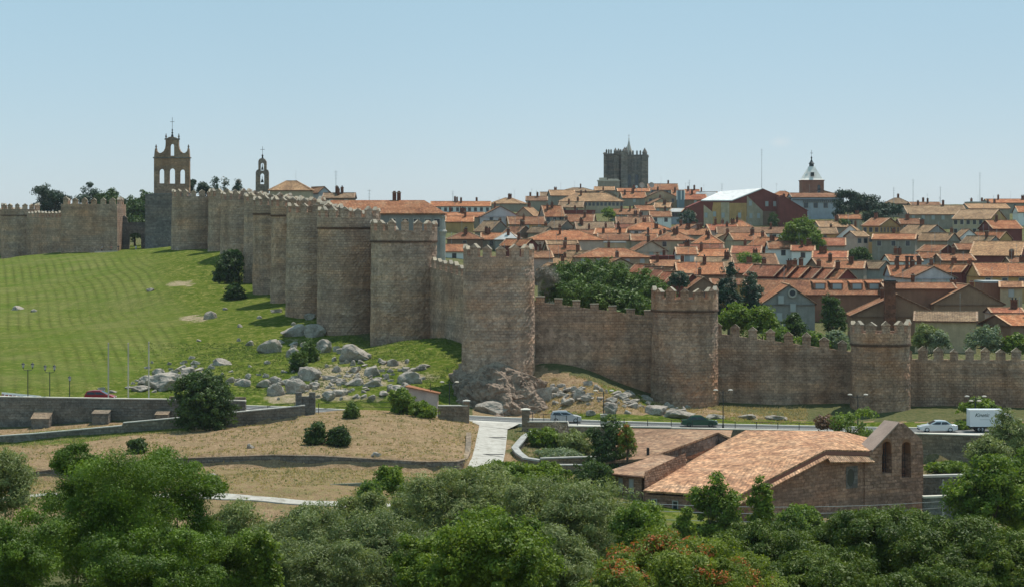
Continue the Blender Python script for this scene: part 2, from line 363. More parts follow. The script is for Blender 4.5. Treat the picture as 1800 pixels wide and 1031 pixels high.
# ---------------------------------------------------------------- terrain
CP = []   # (X, Y, z)
def cp(*t):
    for px, py, Y in t: CP.append((WX(px, Y), Y, WZ(py, Y)))
CP += [(0,0,-2.2),(-40,0,-3),(40,0,-3),(0,25,-9),(-60,50,-18),(60,50,-18),(0,50,-18),(0,80,-27),(-50,80,-26),(50,80,-27),(-50,120,-30),(50,120,-31),(0,120,-31),
       (0,160,-31),(-50,160,-29),(60,160,-32),(-90,160,-29),(110,160,-31),(-60,200,-27),(-30,190,-28),(0,195,-28.5),(30,190,-30),(80,200,-30),(130,210,-30)]
cp((400,868,205),(620,878,205),(150,870,205),(450,830,222),(700,838,222),(200,850,222),(600,733,262),(450,742,262),(250,765,258),(60,790,250),(-150,800,250),(820,757,262),(815,806,240),
   (690,730,264),(650,802,236),(400,800,236),(150,817,234),(760,775,250),(520,775,248),(300,795,245),
   (865,815,235),(865,775,255),(0,775,268),(215,757,268),(430,742,268),(535,728,270),(-200,790,268))
CP += [(-70,275,-26.0),(-35,274.5,-24.8),(-100,275,-26.6)]
# foot of the meadow and the meadow
cp((-100,693,292),(0,693,292),(200,692,292),(400,692,292),(550,694,292),(-100,560,405),(0,560,405),(150,560,405),(300,540,400),(-100,460,600),(0,457,600),(107,443,575),(216,440,568),
   (300,434,540),(365,443,485),(400,446,460),(427,495,436),(443,517,412),(472,529,392),(500,557,368),(560,580,352),(650,612,335),(770,592,326),(700,640,308),
   (700,665,300),(600,640,310),(500,620,330),(450,600,345),(380,560,370),(350,500,420),(250,480,460),(100,500,480),(350,650,310),(450,690,293),(750,690,291),(800,655,303),
   (-300,700,290),(-300,560,420),(-400,480,600))
cp((870,702,294),(830,696,296),(870,728,288),(940,726,288),(930,695,295),(985,682,294),(950,640,299),(1040,682,290),(1100,690,294),(1140,702,297),(1203,720,293),(1270,722,291),(1350,735,288),(1500,741,285),(1700,745,281),(1950,748,279),(1000,722,286),(1080,722,284))
# gardens and low ground below the road on the right
CP += [(8,268,-25.6),(14,262,-26.2),(5,250,-26.3),(14,250,-26.9),(14,238,-27.8),(24,262,-27.5),(40,262,-28.4),(60,259,-28.8),(90,255,-29),(130,255,-29),(30,238,-28.8),(50,238,-30.8),(75,238,-30.4),(8,222,-27.6),(22,215,-29.5),(40,212,-31.8),(60,214,-31.8),(45,228,-31.4)]
# the town hill inside the wall
def hill(Y): return -22+(Y-350)*0.0555
for Y in (350, 420, 520, 640, 780, 920):
    for u in (0.03, 0.12, 0.22, 0.34): CP.append((u*Y, Y, hill(Y)))
CP += [(20,320,-22),(45,315,-23.5),(75,312,-24.5),(110,310,-25),(20,306,-22.5),(50,304,-24),(-5,330,-17.5),(-14,360,-14),(-22,400,-11.5),(-30,440,-8.5),(-40,490,-6),(-55,540,-4.5),(0,500,-12),
       (-85,620,-2.5),(-50,640,-2),(-10,640,-4),(-130,640,-3.5),(-160,750,0),(-60,760,3),(0,780,5.5),(-160,900,5),(-60,920,8),(0,940,10),
       (0,1050,7),(150,1050,9),(300,1050,7),(-150,1050,3),(0,1300,-5),(300,1300,-5),(-300,1300,0),(600,1300,2),(-600,1000,-10),(600,900,0),
       (0,2500,-40),(1200,2500,-40),(-1200,2500,-60),(0,6000,-90),(3000,6000,-90),(-3000,6000,-90),(-250,300,-26),(-250,500,-15),(250,300,-28),(200,150,-32),(-200,150,-30),(250,500,-14)]
CPA = np.array(CP, float); _n = len(CPA); _c2 = 36.0
def _phi(d2): return np.sqrt(d2+_c2)
_D = ((CPA[:, None, :2]-CPA[None, :, :2])**2).sum(-1)
_A = np.zeros((_n+3, _n+3)); _A[:_n, :_n] = _phi(_D)+np.eye(_n)*(-0.6)
_A[:_n, _n] = 1; _A[:_n, _n+1:] = CPA[:, :2]/100; _A[_n:, :_n] = _A[:_n, _n:].T
_w = np.linalg.solve(_A, np.concatenate([CPA[:, 2], [0, 0, 0]]))
RX = np.array([-200, -90, -60, -30, -10, 0, 20, 45, 75, 200.]); RY = np.array([285, 283, 282, 281, 280, 278, 273, 268, 264, 258.]); RZ = np.array([-22.1, -22.5, -22.8, -23.6, -24.5, -24.8, -25, -25.1, -25.1, -25.1])
_T = [(-60,233),(60,233.5),(150,234.5),(250,236),(370,236.5),(480,236),(560,235.5),(650,235.2),(740,235.3),(800,236.5),(817,240)]
TERR = [(np.array([WX(p,Y) for p,Y in _T]), np.array([Y for p,Y in _T], float), -1.3, 16, 0.15),
        (np.array([-75., -66, -55, -40, -26.5]), np.array([269, 268.5, 268, 268.5, 270]), -0.5, 10, 0.5)]
def gza(x, y, detail=True):
    x = np.asarray(x, float); y = np.asarray(y, float); sh = x.shape; x = x.ravel(); y = y.ravel(); out = np.empty(len(x))
    for i in range(0, len(x), 20000):
        a, b = x[i:i+20000], y[i:i+20000]
        out[i:i+20000] = _phi((a[:, None]-CPA[None, :, 0])**2+(b[:, None]-CPA[None, :, 1])**2) @ _w[:_n] + _w[_n]+_w[_n+1]*a/100+_w[_n+2]*b/100
    if detail:
        amp = np.clip((y-150)/60, 0.2, 1)
        out += amp*(vnoise(x/9, y/9)*0.22+vnoise(x/2.7+9, y/2.7)*0.09+vnoise(x/1.1, y/1.1+5)*0.035)
    # the terraces: the ground stops at the foot of each retaining wall and lies against its back
    for tx, ty, dn, df, db in TERR:
        yw = np.interp(x, tx, ty); d_ = y-yw
        inn = (x > tx[0]) & (x < tx[-1])
        out = out+inn*np.where(d_ < 0, dn*np.clip(-d_/0.6, 0, 1)*np.clip(1+d_/16, 0, 1), db*np.exp(-(d_/5)**2))
    ry = np.interp(x, RX, RY); rz = np.interp(x, RX, RZ); d = y-ry
    k = np.where(d > 0, np.clip((d-4.9)/3.5, 0, 1), np.clip((-d-4.6)/0.5, 0, 1)); k = k*k*(3-2*k)
    out = out*k+(rz-0.03)*(1-k)
    return out.reshape(sh)
def gz(x, y): return float(gza(np.array([x]), np.array([y]))[0])

ys = np.concatenate([np.arange(1, 180, 3.0), np.arange(180, 420, 0.8), np.arange(420, 1000, 3.0), np.geomspace(1000, 9000, 45)])
us = np.concatenate([np.linspace(-0.75, -0.27, 16)[:-1], np.linspace(-0.27, 0.27, 340), np.linspace(0.27, 0.75, 16)[1:]])
Yg, Ug = np.meshgrid(ys, us, indexing='ij'); Xg = Ug*(Yg+12)
Zg = gza(Xg, Yg)
PXg = CX+F*Xg/np.maximum(Yg, 1); PYg = HY-F*Zg/np.maximum(Yg, 1)
def inpoly(px, py, poly):
    r = np.zeros(px.shape, bool); n = len(poly)
    for i in range(n):
        x0, y0 = poly[i]; x1, y1 = poly[(i+1) % n]
        if y0 == y1: continue
        c = ((y0 > py) != (y1 > py)) & (px < (x1-x0)*(py-y0)/(y1-y0)+x0); r ^= c
    return r
nz = vnoise(Xg/5, Yg/5)*0.5+vnoise(Xg/1.7, Yg/1.7)*0.3+vnoise(Xg/14+3, Yg/14)*0.5
# ground cover by place: r = lush lawn, g = straw and dry weeds, b = bare pale earth, a = mown stripes
lush = np.zeros_like(Xg); dry = np.zeros_like(Xg); bare = np.zeros_like(Xg); mow = np.zeros_like(Xg)
outside = inpoly(PXg, PYg, [(-900,440),(0,440),(216,432),(340,425),(375,430),(420,440),(430,485),(560,560),(650,600),(770,570),(830,600),(830,700),(800,735),(560,730),(420,712),(-900,712)]) & (Yg > 276)
lush[outside] = 1.0
mowp = (inpoly(PXg, PYg, [(-900,455),(150,447),(270,452),(290,500),(330,560),(300,620),(200,670),(120,692),(-900,700)]) & (Yg > 285)).astype(float)
for _ in range(14): mowp[1:-1, 1:-1] = (mowp[:-2, 1:-1]+mowp[2:, 1:-1]+mowp[1:-1, :-2]+mowp[1:-1, 2:])/4
mow = mowp
gr = inpoly(PXg, PYg, [(830,640),(940,640),(1150,700),(1290,725),(1430,740),(2400,742),(2400,757),(1400,757),(1000,741),(830,735)]) & (Yg > 276)
lush[gr] = 0.12; dry[gr] = 0.95
verge = inpoly(PXg, PYg, [(960,722),(1100,728),(1300,733),(1450,742),(2400,742),(2400,757),(1400,757),(1000,741)]) & (Yg > 272)
lush[verge] = 1.0; dry[verge] = 0.0
upg = inpoly(PXg, PYg, [(1050,672),(1110,690),(1200,715),(1190,722),(1080,700)]) & (Yg > 276); lush[upg] = .8; dry[upg] = .2
mound = (Yg > 195) & (Yg < 275.5)
dry[mound] = (np.clip((940-PXg[mound]+nz[mound]*60)/60, 0, 1))
gard = (Yg > 195) & (Yg < 272) & (PXg >= 925); lush[gard] = np.clip(0.35+nz[gard]*0.8, 0, 1); dry[gard] = np.maximum(dry[gard], 0.45)
front = (Yg > 200) & (Yg < 234) & (PXg < 900); lush[front] = 0.35; dry[front] = 0.75
green_edge = (Yg > 262) & (Yg < 270) & (PXg < 330); lush[green_edge] = 0.6; dry[green_edge] = .4
for cx_, cy_, rx_, ry_ in ((312,497,30,5),(350,470,26,4),(600,655,50,14),(560,690,50,10),(690,640,25,8),(740,660,45,10),(500,700,40,8),(640,700,40,6),(340,560,30,8),(520,600,25,6),(170,443,30,3),(660,672,30,7)):
    d = ((PXg-cx_)/rx_)**2+((PYg-cy_)/ry_)**2 + nz*2.2
    m_ = np.clip(1.5-d, 0, 1)*(Yg > 276); bare = np.maximum(bare, m_*0.55)
town = (Yg > 310) & ~outside & (PXg > 440) | (Yg > 600)
bare[town] = 0.28
col = np.stack([lush, dry, bare, mow], -1).reshape(-1, 4)
nr, nc = Xg.shape
idx = np.arange(nr*nc).reshape(nr, nc)
fc = np.stack([idx[:-1, :-1].ravel(), idx[:-1, 1:].ravel(), idx[1:, 1:].ravel(), idx[1:, :-1].ravel()], -1)

k = NT('ground_cover'); pos = k.pos(); at = k.n('ShaderNodeAttribute', attribute_name='Col'); sp = k.n('ShaderNodeSeparateColor'); k.l(at.outputs['Color'], sp.inputs[0])
n1 = k.noise(0.25, 6, pos, 0.7); n2 = k.noise(1.6, 6, pos, 0.75); n3 = k.noise(0.05, 4, pos, 0.6); n4 = k.noise(7, 3, pos, 0.7)
gcol = k.ramp(n2, [(0.25, (0.038, 0.068, 0.007)), (0.5, (0.085, 0.125, 0.013)), (0.75, (0.175, 0.20, 0.034))])
gcol = k.mix(k.ramp(n1, [(0.42, (0,0,0)), (0.72, (0.7,)*3)]), gcol, (0.20, 0.20, 0.055))
gcol = k.mix(k.ramp(n3, [(0.35, (0.0,)*3), (0.62, (0.55,)*3)]), gcol, (0.07, 0.115, 0.014))
dcol = k.ramp(n2, [(0.25, (0.15, 0.095, 0.05)), (0.42, (0.30, 0.20, 0.118)), (0.58, (0.39, 0.27, 0.162)), (0.8, (0.52, 0.38, 0.245))])
dcol = k.mix(k.ramp(n1, [(0.5, (0,0,0)), (0.68, (0.55,)*3)]), dcol, (0.13, 0.14, 0.05))
dcol = k.mix(0.8, dcol, k.ramp(n4, [(0.3, (0.55,)*3), (0.7, (1.4,)*3)]), 'MULTIPLY')
bcol = k.ramp(n2, [(0.3, (0.30, 0.23, 0.15)), (0.7, (0.52, 0.40, 0.29))])
base = k.ramp(n2, [(0.3, (0.06, 0.085, 0.03)), (0.6, (0.16, 0.15, 0.07)), (0.8, (0.24, 0.19, 0.11))])
yl = k.noise(0.9, 5, pos, 0.8, 0.8)
gcol = k.mix(k.ramp(yl, [(0.50, (0,0,0)), (0.64, (0.85,)*3)]), gcol, (0.30, 0.27, 0.09))
gcol = k.mix(k.ramp(k.noise(0.45, 5, pos, 0.75), [(0.30, (0.7,)*3), (0.47, (0,0,0))]), gcol, (0.045, 0.085, 0.012))
dcol = k.mix(k.ramp(k.noise(0.7, 5, pos, 0.75, 0.5), [(0.33, (0.75,)*3), (0.48, (0,0,0))]), dcol, (0.21, 0.15, 0.085))
# mowing lines on the big lawn: one set down the slope, one along it
sx = k.n('ShaderNodeSeparateXYZ'); k.l(pos, sx.inputs[0])
warp = k.math('MULTIPLY', k.noise(0.01, 1, pos, 0.5), 2.0)
a1 = k.math('ADD', k.math('ADD', sx.outputs[0], k.math('MULTIPLY', sx.outputs[1], 0.24)), warp)
s1 = k.math('POWER', k.math('ABSOLUTE', k.math('SINE', k.math('MULTIPLY', a1, 3.1416/1.95))), 0.7)
a2 = k.math('ADD', sx.outputs[1], k.math('ADD', k.math('MULTIPLY', sx.outputs[0], 0.5), k.math('MULTIPLY', warp, 0.6)))
s2 = k.math('POWER', k.math('ABSOLUTE', k.math('SINE', k.math('MULTIPLY', a2, 3.1416/6.0))), 0.6)
st_ = k.math('MULTIPLY', k.math('ADD', 0.62, k.math('MULTIPLY', s1, 0.52)), k.math('ADD', 0.84, k.math('MULTIPLY', s2, 0.22)))
fade = k.ramp(k.noise(0.035, 3, pos, 0.5), [(0.38, (0.25,)*3), (0.6, (1,)*3)])
cst = k.n('ShaderNodeCombineColor'); [k.l(st_, cst.inputs[i]) for i in range(3)]
mowf = k.math('MULTIPLY', k.math('MULTIPLY', at.outputs['Alpha'], fade), 0.8)
mcol = k.mix(k.ramp(n3, [(0.35, (0.25,)*3), (0.65, (0.7,)*3)]), gcol, k.mix(k.ramp(k.noise(0.09, 5, pos, 0.7), [(0.4, (0,0,0)), (0.62, (1,1,1))]), (0.12, 0.165, 0.032), (0.20, 0.20, 0.07)))
gcol = k.mix(at.outputs['Alpha'], gcol, mcol)
gcol = k.mix(mowf, gcol, k.mix(1.0, gcol, cst.outputs[0], 'MULTIPLY'))
# soft irregular borders between covers
def soft(ch): return k.ramp(k.math('ADD', ch, k.math('MULTIPLY', k.math('SUBTRACT', n2, 0.5), 0.9)), [(0.3, (0,0,0)), (0.65, (1,1,1))])
c = k.mix(soft(sp.outputs[1]), base, dcol); c = k.mix(soft(sp.outputs[0]), c, gcol); c = k.mix(soft(sp.outputs[2]), c, bcol)
k.col(c); k.b.inputs['Specular IOR Level'].default_value = 0.0
k.bump(k.math('ADD', n2, k.math('MULTIPLY', n4, 0.5)), 0.9, 0.35)
M['ground'] = k.m
ter = link(np_mesh('ground', np.stack([Xg, Yg, Zg], -1).reshape(-1, 3), fc, M['ground'], col, smooth=True), 'ground'); tag(ter, kind='structure')

# ---------------------------------------------------------------- roads and paths
k = NT('asphalt'); p_ = k.pos(); k.col(k.mix(0.6, (0.13, 0.128, 0.12), k.ramp(k.noise(3, 5, p_), [(0.3, (0.10,)*3), (0.7, (0.17,)*3)]))); M['asphalt'] = k.m
k = NT('pale_concrete_path'); p_ = k.pos(); k.col(k.ramp(k.noise(1.2, 6, p_, 0.7), [(0.3, (0.26, 0.235, 0.195)), (0.48, (0.42, 0.39, 0.345)), (0.7, (0.52, 0.49, 0.44))])); M['path'] = k.m
def strip(name, pts, half, mat, lift, kerbs=None, thick=0.0, sub=2.0, kind='structure', follow=False, z=None):
    """ribbon along pts [(x,y)], following the road height"""
    L = [Vector((*p, 0)) for p in pts]; out = []
    for a, b in zip(L[:-1], L[1:]):
        n = max(1, int((b-a).length/sub))
        out += [a.lerp(b, i/n) for i in range(n)]
    out.append(L[-1]); mb = MB(); prev = None; acc = 0
    for i, p in enumerate(out):
        t = (out[min(i+1, len(out)-1)]-out[max(i-1, 0)]).normalized(); nrm = Vector((-t.y, t.x, 0))
        a, b = p-nrm*half, p+nrm*half
        if follow: za, zb = gz(a.x, a.y), gz(b.x, b.y)
        else: za = zb = float(np.interp(p.x, RX, RZ))
        a.z = za+lift; b.z = zb+lift
        if prev:
            acc2 = acc+(p-out[i-1]).length
            mb.face([prev[0], prev[1], b, a], 0)
            mb.v[-4:] = [tuple(prev[0]), tuple(prev[1]), tuple(b), tuple(a)]
            if thick:
                d = Vector((0, 0, thick))
                mb.face([prev[1], prev[1]-d, b-d, b], 0); mb.face([prev[0]-d, prev[0], a, a-d], 0)
            acc = acc2
        prev = (a, b)
    # make sure faces look up
    o = mb.obj(name, mat)
    if o.data.polygons[0].normal.z < 0: o.data.flip_normals()
    return tag(o, kind=kind)
xs = list(np.linspace(-130, 130, 66)); rd = lambda d: [(x, float(np.interp(x, RX, RY))+d) for x in xs]
strip('road', rd(0), 3.3, M['asphalt'], 0.012)
strip('far_kerb', [p for p in rd(3.6)], 0.3, M['kerb'], 0.12, thick=0.3)
strip('near_pavement', rd(-3.95), 0.65, M['kerb'], 0.13, thick=0.5)
k = NT('road_paint'); k.col((0.7, 0.7, 0.68)); M['paint'] = k.m
strip('road_centre_line', rd(0), 0.07, M['paint'], 0.018)
# concrete path down to the river, with two dark drain lines
pth = [(WX(868,272), 272.5), (WX(866,262), 262), (WX(862,250), 250), (WX(856,240), 240), (WX(850,230), 230), (WX(845,220), 220)]
strip('path', pth, 1.75, M['path'], 0.10, thick=0.4, sub=0.8, follow=True)
mb = MB()
for (x, y) in (((WX(864,257.5)), 257.5), (WX(858,245), 245)): mb.box((x, y, gz(x, y)+0.08), (3.5, 0.28, 0.06), 0)
tag(mb.obj('path_drains', M['metal']), kind='structure')
fp = [(WX(p, Y), Y) for p, Y in ((-60,208),(100,207),(250,205),(360,204),(450,203),(520,202.5),(620,203),(760,206))]
strip('footpath', fp, 0.8, M['path'], 0.10, thick=0.3, sub=1.0, follow=True)
# mouth of the path on the road
mb = MB(); q = [(WX(826,274.5), 274.6), (WX(916,274.5), 274.2), (WX(893,268), 268), (WX(845,268), 268)]
mb.face([(x, y, gz(x, y)+0.14) for x, y in q][::-1], 0); o = mb.obj('path_apron', M['path'])
if o.data.polygons[0].normal.z < 0: o.data.flip_normals()
tag(o, kind='structure')
# ---------------------------------------------------------------- town wall
def merlon_mesh(name, w_, t_, h, ph, flat=False, mats=None):
    mb = MB(); mb.box((0, 0, -0.15), (w_, t_, h+0.15), 0)
    if flat: mb.box((0, 0, h), (w_+0.12, t_+0.12, 0.14), 1)
    else:
        o = 0.07; a, b = w_/2+o, t_/2+o
        # gabled cap of pale mortar
        A = [(-a,-b,h),(a,-b,h),(a,b,h),(-a,b,h)]; B = [(-a,-b,h+.12),(a,-b,h+.12),(a,b,h+.12),(-a,b,h+.12)]; T = [(0,-b*0.75,h+ph),(0,b*0.75,h+ph)]
        mb.face(A[::-1], 1)
        for i in range(4): mb.face([A[i], A[(i+1)%4], B[(i+1)%4], B[i]], 1 if i % 2 else 0)
        mb.face([B[0],B[1],T[0]], 0); mb.face([B[2],B[3],T[1]], 0); mb.face([B[1],B[2],T[1],T[0]], 1); mb.face([B[3],B[0],T[0],T[1]], 1)
    return mb.mesh(name, mats)
MR = random.Random(17)
def add_merlon(me, parent, loc, rz):
    o = link(me, 'merlon', parent); o.location = loc; q_ = MR.random
    o.rotation_euler = ((q_()-.5)*.05, (q_()-.5)*.07, rz+(q_()-.5)*.06); o.scale = (.86+.24*q_(), .95+.1*q_(), .84+.26*q_()); return o
ME = {}
for key, wm in (('n', 'wall'), ('w', 'wall_w'), ('f', 'wall_far')):
    ME[key] = merlon_mesh('merlon', 1.22, 0.58, 1.05, 0.66, mats=[M[wm], M['coping']])
    ME[key+'s'] = merlon_mesh('merlon', 1.15, 0.6, 0.75, 0, True, mats=[M[wm], M['coping']])
def rough_tower(r0, r1, z0, z1, amp=0.10, seed=0, n=84, dz=0.38):
    """dense shaft whose stones stand out unevenly"""
    nz_ = max(4, int((z1-z0)/dz)); a = np.arange(n+1)/n*2*math.pi; z = np.linspace(z0, z1, nz_+1)
    A, Zz = np.meshgrid(a, z, indexing='xy')
    rr = r0+(r1-r0)*(Zz-z0)/(z1-z0)
    rs = np.random.RandomState(seed); J = rs.rand(nz_+1, n+1)*2-1; J[:, -1] = J[:, 0]
    lowf = vnoise(np.cos(A)*3+seed*7.3, np.sin(A)*3+seed, Zz/2.4)
    rr = rr+J*amp*0.55+lowf*amp*0.8; rr[-1] = r1
    V = np.stack([np.cos(A)*rr, np.sin(A)*rr, Zz], -1)
    mb = MB()
    Vl = V.tolist()
    for i in range(nz_):
        for j in range(n):
            u0, u1 = j/n*6.283*r0, (j+1)/n*6.283*r0
            mb.face([Vl[i][j], Vl[i][j+1], Vl[i+1][j+1], Vl[i+1][j]], 0, uv=[(u0, z[i]), (u1, z[i]), (u1, z[i+1]), (u0, z[i+1])])
    return mb
def wall_tower(label, px, Y, R0, py_top, base_z=None, key='n', band=True, square=False, par=1.5, group='towers of the town wall', batter=0.025, spacing=2.12, amp=0.09, mat=None):
    """py_top: row of the merlon tips"""
    x = WX(px, Y); g = gz(x, Y-R0*0.7) if base_z is None else base_z
    ztip = WZ(py_top, Y-R0*0.5); mer_h = 1.05+0.66; zp = ztip-mer_h            # top of parapet
    g -= 2.5; H = zp-par-g
    mt = mat or {'n': M['wall'], 'w': M['wall_w'], 'f': M['wall_far']}[key]
    t = thing('wall_tower', label, 'tower', (x, Y, g), 0, group)
    rt = R0*(1-batter)
    weld(rough_tower(R0*(1+batter), rt, 0, H, amp, int(px)).obj('shaft', mt, t))
    # parapet: a ring standing slightly proud, floor inside
    mb = MB(); ro = rt+(0.14 if band else 0.02); ri = ro-0.62
    mb.lathe((0, 0, 0), [(rt-0.05, H-0.02), (ro, H-0.02), (ro, H+par), (ri, H+par), (ri, H+0.35), (0, H+0.35)], 64, 0, smooth=False)
    mb.obj('parapet', mt, t)
    if band:
        mb = MB(); mb.lathe((0, 0, 0), [(rt, H-0.34), (ro+0.09, H-0.26), (ro+0.09, H-0.04), (rt, H-0.03)], 64, 0, smooth=False); mb.obj('string_course', M['band'], t)
    n = max(8, int(round(2*math.pi*ro/spacing))); rm = ro-0.3
    for i in range(n):
        a = 2*math.pi*(i+0.5)/n+px*0.01
        if math.sin(a) > 0.22: continue        # the towers are open towards the town: no merlons on the inner side
        add_merlon(ME[key], t, (math.cos(a)*rm, math.sin(a)*rm, H+par), a+math.pi/2)
    return t
def curtain(label, a, b, za, zb, thick=2.6, key='n', flat=False, group='stretches of the town wall between towers', spacing=2.2, side=-1, mat=None, depth=None):
    """a,b = (x,y) ends of the outer face line, za/zb = top of the wall walk parapet"""
    A = Vector((*a, 0)); B = Vector((*b, 0)); d = (B-A); L = d.length; d.normalize(); nrm = Vector((-d.y, d.x, 0))*(-side)   # towards the inside
    mt = mat or {'n': M['wall'], 'w': M['wall_w'], 'f': M['wall_far']}[key]
    t = thing('curtain_wall', label, 'wall', (a[0], a[1], 0), 0, group)
    mb = MB(); n = max(2, int(L/0.9)); rows = 16; rs = np.random.RandomState(int(abs(a[0]*7))+5)
    gbot = [min(gz(*(A+d*L*i/n).xy), gz(*(A+d*L*i/n+nrm*thick).xy))-1.5 for i in range(n+1)]
    J = rs.rand(n+1, rows+1)*0.09
    for i in range(n):
        for r in range(rows):
            q = []
            for (ii, rr) in ((i, r), (i+1, r), (i+1, r+1), (i, r+1)):
                s_ = L*ii/n; zt = za+(zb-za)*ii/n; z = gbot[ii]+(zt-gbot[ii])*rr/rows
                p = d*s_-nrm*J[ii][rr]*(rr < rows); q.append((p.x, p.y, z))
            uv = [((L*i/n) if k_ in (0, 3) else L*(i+1)/n, q[k_][2]) for k_ in range(4)]
            if side < 0: mb.face(q, 0, uv=uv)
            else: mb.face(q[::-1], 0, uv=uv[::-1])
        s0, s1 = L*i/n, L*(i+1)/n; z0 = za+(zb-za)*i/n; z1 = za+(zb-za)*(i+1)/n
        P0, P1 = d*s0, d*s1; I0, I1 = P0+nrm*0.55, P1+nrm*0.55; K0, K1 = P0+nrm*thick, P1+nrm*thick
        up = lambda p, z: (p.x, p.y, z)
        faces = [[up(P0, z0), up(P1, z1), up(I1, z1), up(I0, z0)], [up(I0, z0), up(I1, z1), up(I1, z1-1.1), up(I0, z0-1.1)],
                 [up(I0, z0-1.1), up(I1, z1-1.1), up(K1, z1-1.1), up(K0, z0-1.1)], [up(K0, z0-1.1), up(K1, z1-1.1), up(K1, gbot[i+1]), up(K0, gbot[i])]]
        for f_ in faces: mb.face(f_ if side < 0 else f_[::-1], 0)
    for s_, z_, gb in ((0, za, gbot[0]), (L, zb, gbot[-1])):
        p = d*s_; q = p+nrm*thick; f_ = [(p.x, p.y, gb), (q.x, q.y, gb), (q.x, q.y, z_-1.1), (p.x, p.y, z_-1.1)]
        mb.face(f_ if (s_ > 0) == (side < 0) else f_[::-1], 0)
    weld(mb.obj('wall_body', mt, t))
    m = max(2, int(L/spacing)); rz = math.atan2(d.y, d.x)
    for i in range(m):
        s_ = L*(i+0.5)/m; p = d*s_+nrm*0.29
        add_merlon(ME[key+('s' if flat else '')], t, (p.x, p.y, za+(zb-za)*(i+0.5)/m), rz)
    return t
TW = {}
# west front, left to right
TW['T8'] = wall_tower('great corner tower of the wall standing on the brown crag, its right edge in sun', 876.5, 300, 5.0, 430, base_z=-21.5, band=False, par=1.0, amp=0.13)
TW['T9'] = wall_tower('tower standing alone between the two brown wall stretches above the green car', 1203.5, 299, 4.6, 503, base_z=-25.2, key='w', amp=0.12)
TW['T10'] = wall_tower('rightmost wall tower, rising behind the bell gable of the stone church', 1547.5, 295, 4.05, 562, base_z=-26, key='w', amp=0.11)
# north side, from the corner back to the gate
TW['T7'] = wall_tower('first tower left of the corner tower, with a brick band, above the lawn wedge', 710, 335, 5.15, 386, band=True)
TW['T6'] = wall_tower('second tower left of the corner tower, banded, shrub at its foot', 613, 351, 5.1, 364)
TW['T5'] = wall_tower('third tower left of the corner tower, plain shaft without a band', 553, 369, 4.9, 356, band=False)
TW['T4'] = wall_tower('fourth tower left of the corner tower, grey-brown and half hidden by its neighbour', 524, 391, 4.9, 346)
TW['T3'] = wall_tower('fifth tower left of the corner tower, a narrow strip of it visible', 490, 413, 4.9, 345)
TW['T2'] = wall_tower('sixth tower left of the corner tower, right behind the round dark bush', 471, 435, 4.9, 339, band=False)
TW['T1'] = wall_tower('dark stained tower behind the dark bush at the top of the lawn', 429, 461, 5.0, 336, band=False, key='f')
TW['T0'] = wall_tower('slim tower seen between the stained tower and the broad grey one', 405, 486, 5.0, 332, band=False, key='f')
TW['Tm'] = wall_tower('broad grey tower to the right of the gate, in front of the belfry', 345, 528, 6.0, 333, band=False, key='f')
TW['TL'] = wall_tower('round tower at the far left end of the wall with a dark band', 36, 600, 5.2, 357, key='f', group='towers of the town wall')
def ctr(t): return (t.location.x, t.location.y)
def off(p, dx, dy): return (p[0]+dx, p[1]+dy)
names = ['T8', 'T7', 'T6', 'T5', 'T4', 'T3', 'T2', 'T1', 'T0', 'Tm']
clabs = ['short wall stretch sloping down to the corner tower, with pointed merlons', 'wall stretch hidden between the first and second tower left of the corner', 'wall stretch between the second and third tower left of the corner',
         'wall stretch between the third and fourth tower left of the corner', 'wall stretch between the fourth and fifth tower left of the corner', 'wall stretch between the fifth and sixth tower left of the corner',
         'wall stretch running up behind the dark bush at the top of the lawn', 'wall stretch behind the dark stained tower', 'wall stretch behind the broad grey tower right of the gate']
tops = {'T8': -6.6, 'T7': -3.6, 'T6': 1.0, 'T5': 2.6, 'T4': 3.6, 'T3': 4.2, 'T2': 4.8, 'T1': 5.8, 'T0': 6.4, 'Tm': 7.2}
for i in range(len(names)-1):
    a, b = ctr(TW[names[i]]), ctr(TW[names[i+1]])
    v = Vector((b[0]-a[0], b[1]-a[1])).normalized(); n_ = Vector((-v.y, v.x))   # outwards = left of travel
    if n_.x > 0: n_ = -n_
    o_ = n_*-2.6
    # travelling from left-back to right-front so the outside is on the right hand
    curtain(clabs[i], (b[0]+o_.x, b[1]+o_.y), (a[0]+o_.x, a[1]+o_.y), tops[names[i+1]] if i else -5.6, tops[names[i]] if i else -9.0, key='n' if i < 6 else 'f')
c8, c9, c10 = ctr(TW['T8']), ctr(TW['T9']), ctr(TW['T10'])
curtain('brown wall stretch right of the corner tower, with square flat merlons stepping down', (c8[0]+2, 301), (c9[0]-1, 301.5), WZ(525, 301), WZ(562, 301), key='w', flat=True, spacing=2.35)
curtain('brown wall stretch between the lone tower and the rightmost tower, above the roadside verge', (c9[0]+1, 301), (c10[0]-1, 298), WZ(580, 300), WZ(622, 298), key='w', spacing=2.25)
curtain('brown wall stretch behind the silver car and the white lorry at the right edge', (c10[0]+1, 297.5), (112, 292), WZ(630, 298), WZ(636, 294), key='w', spacing=2.1)
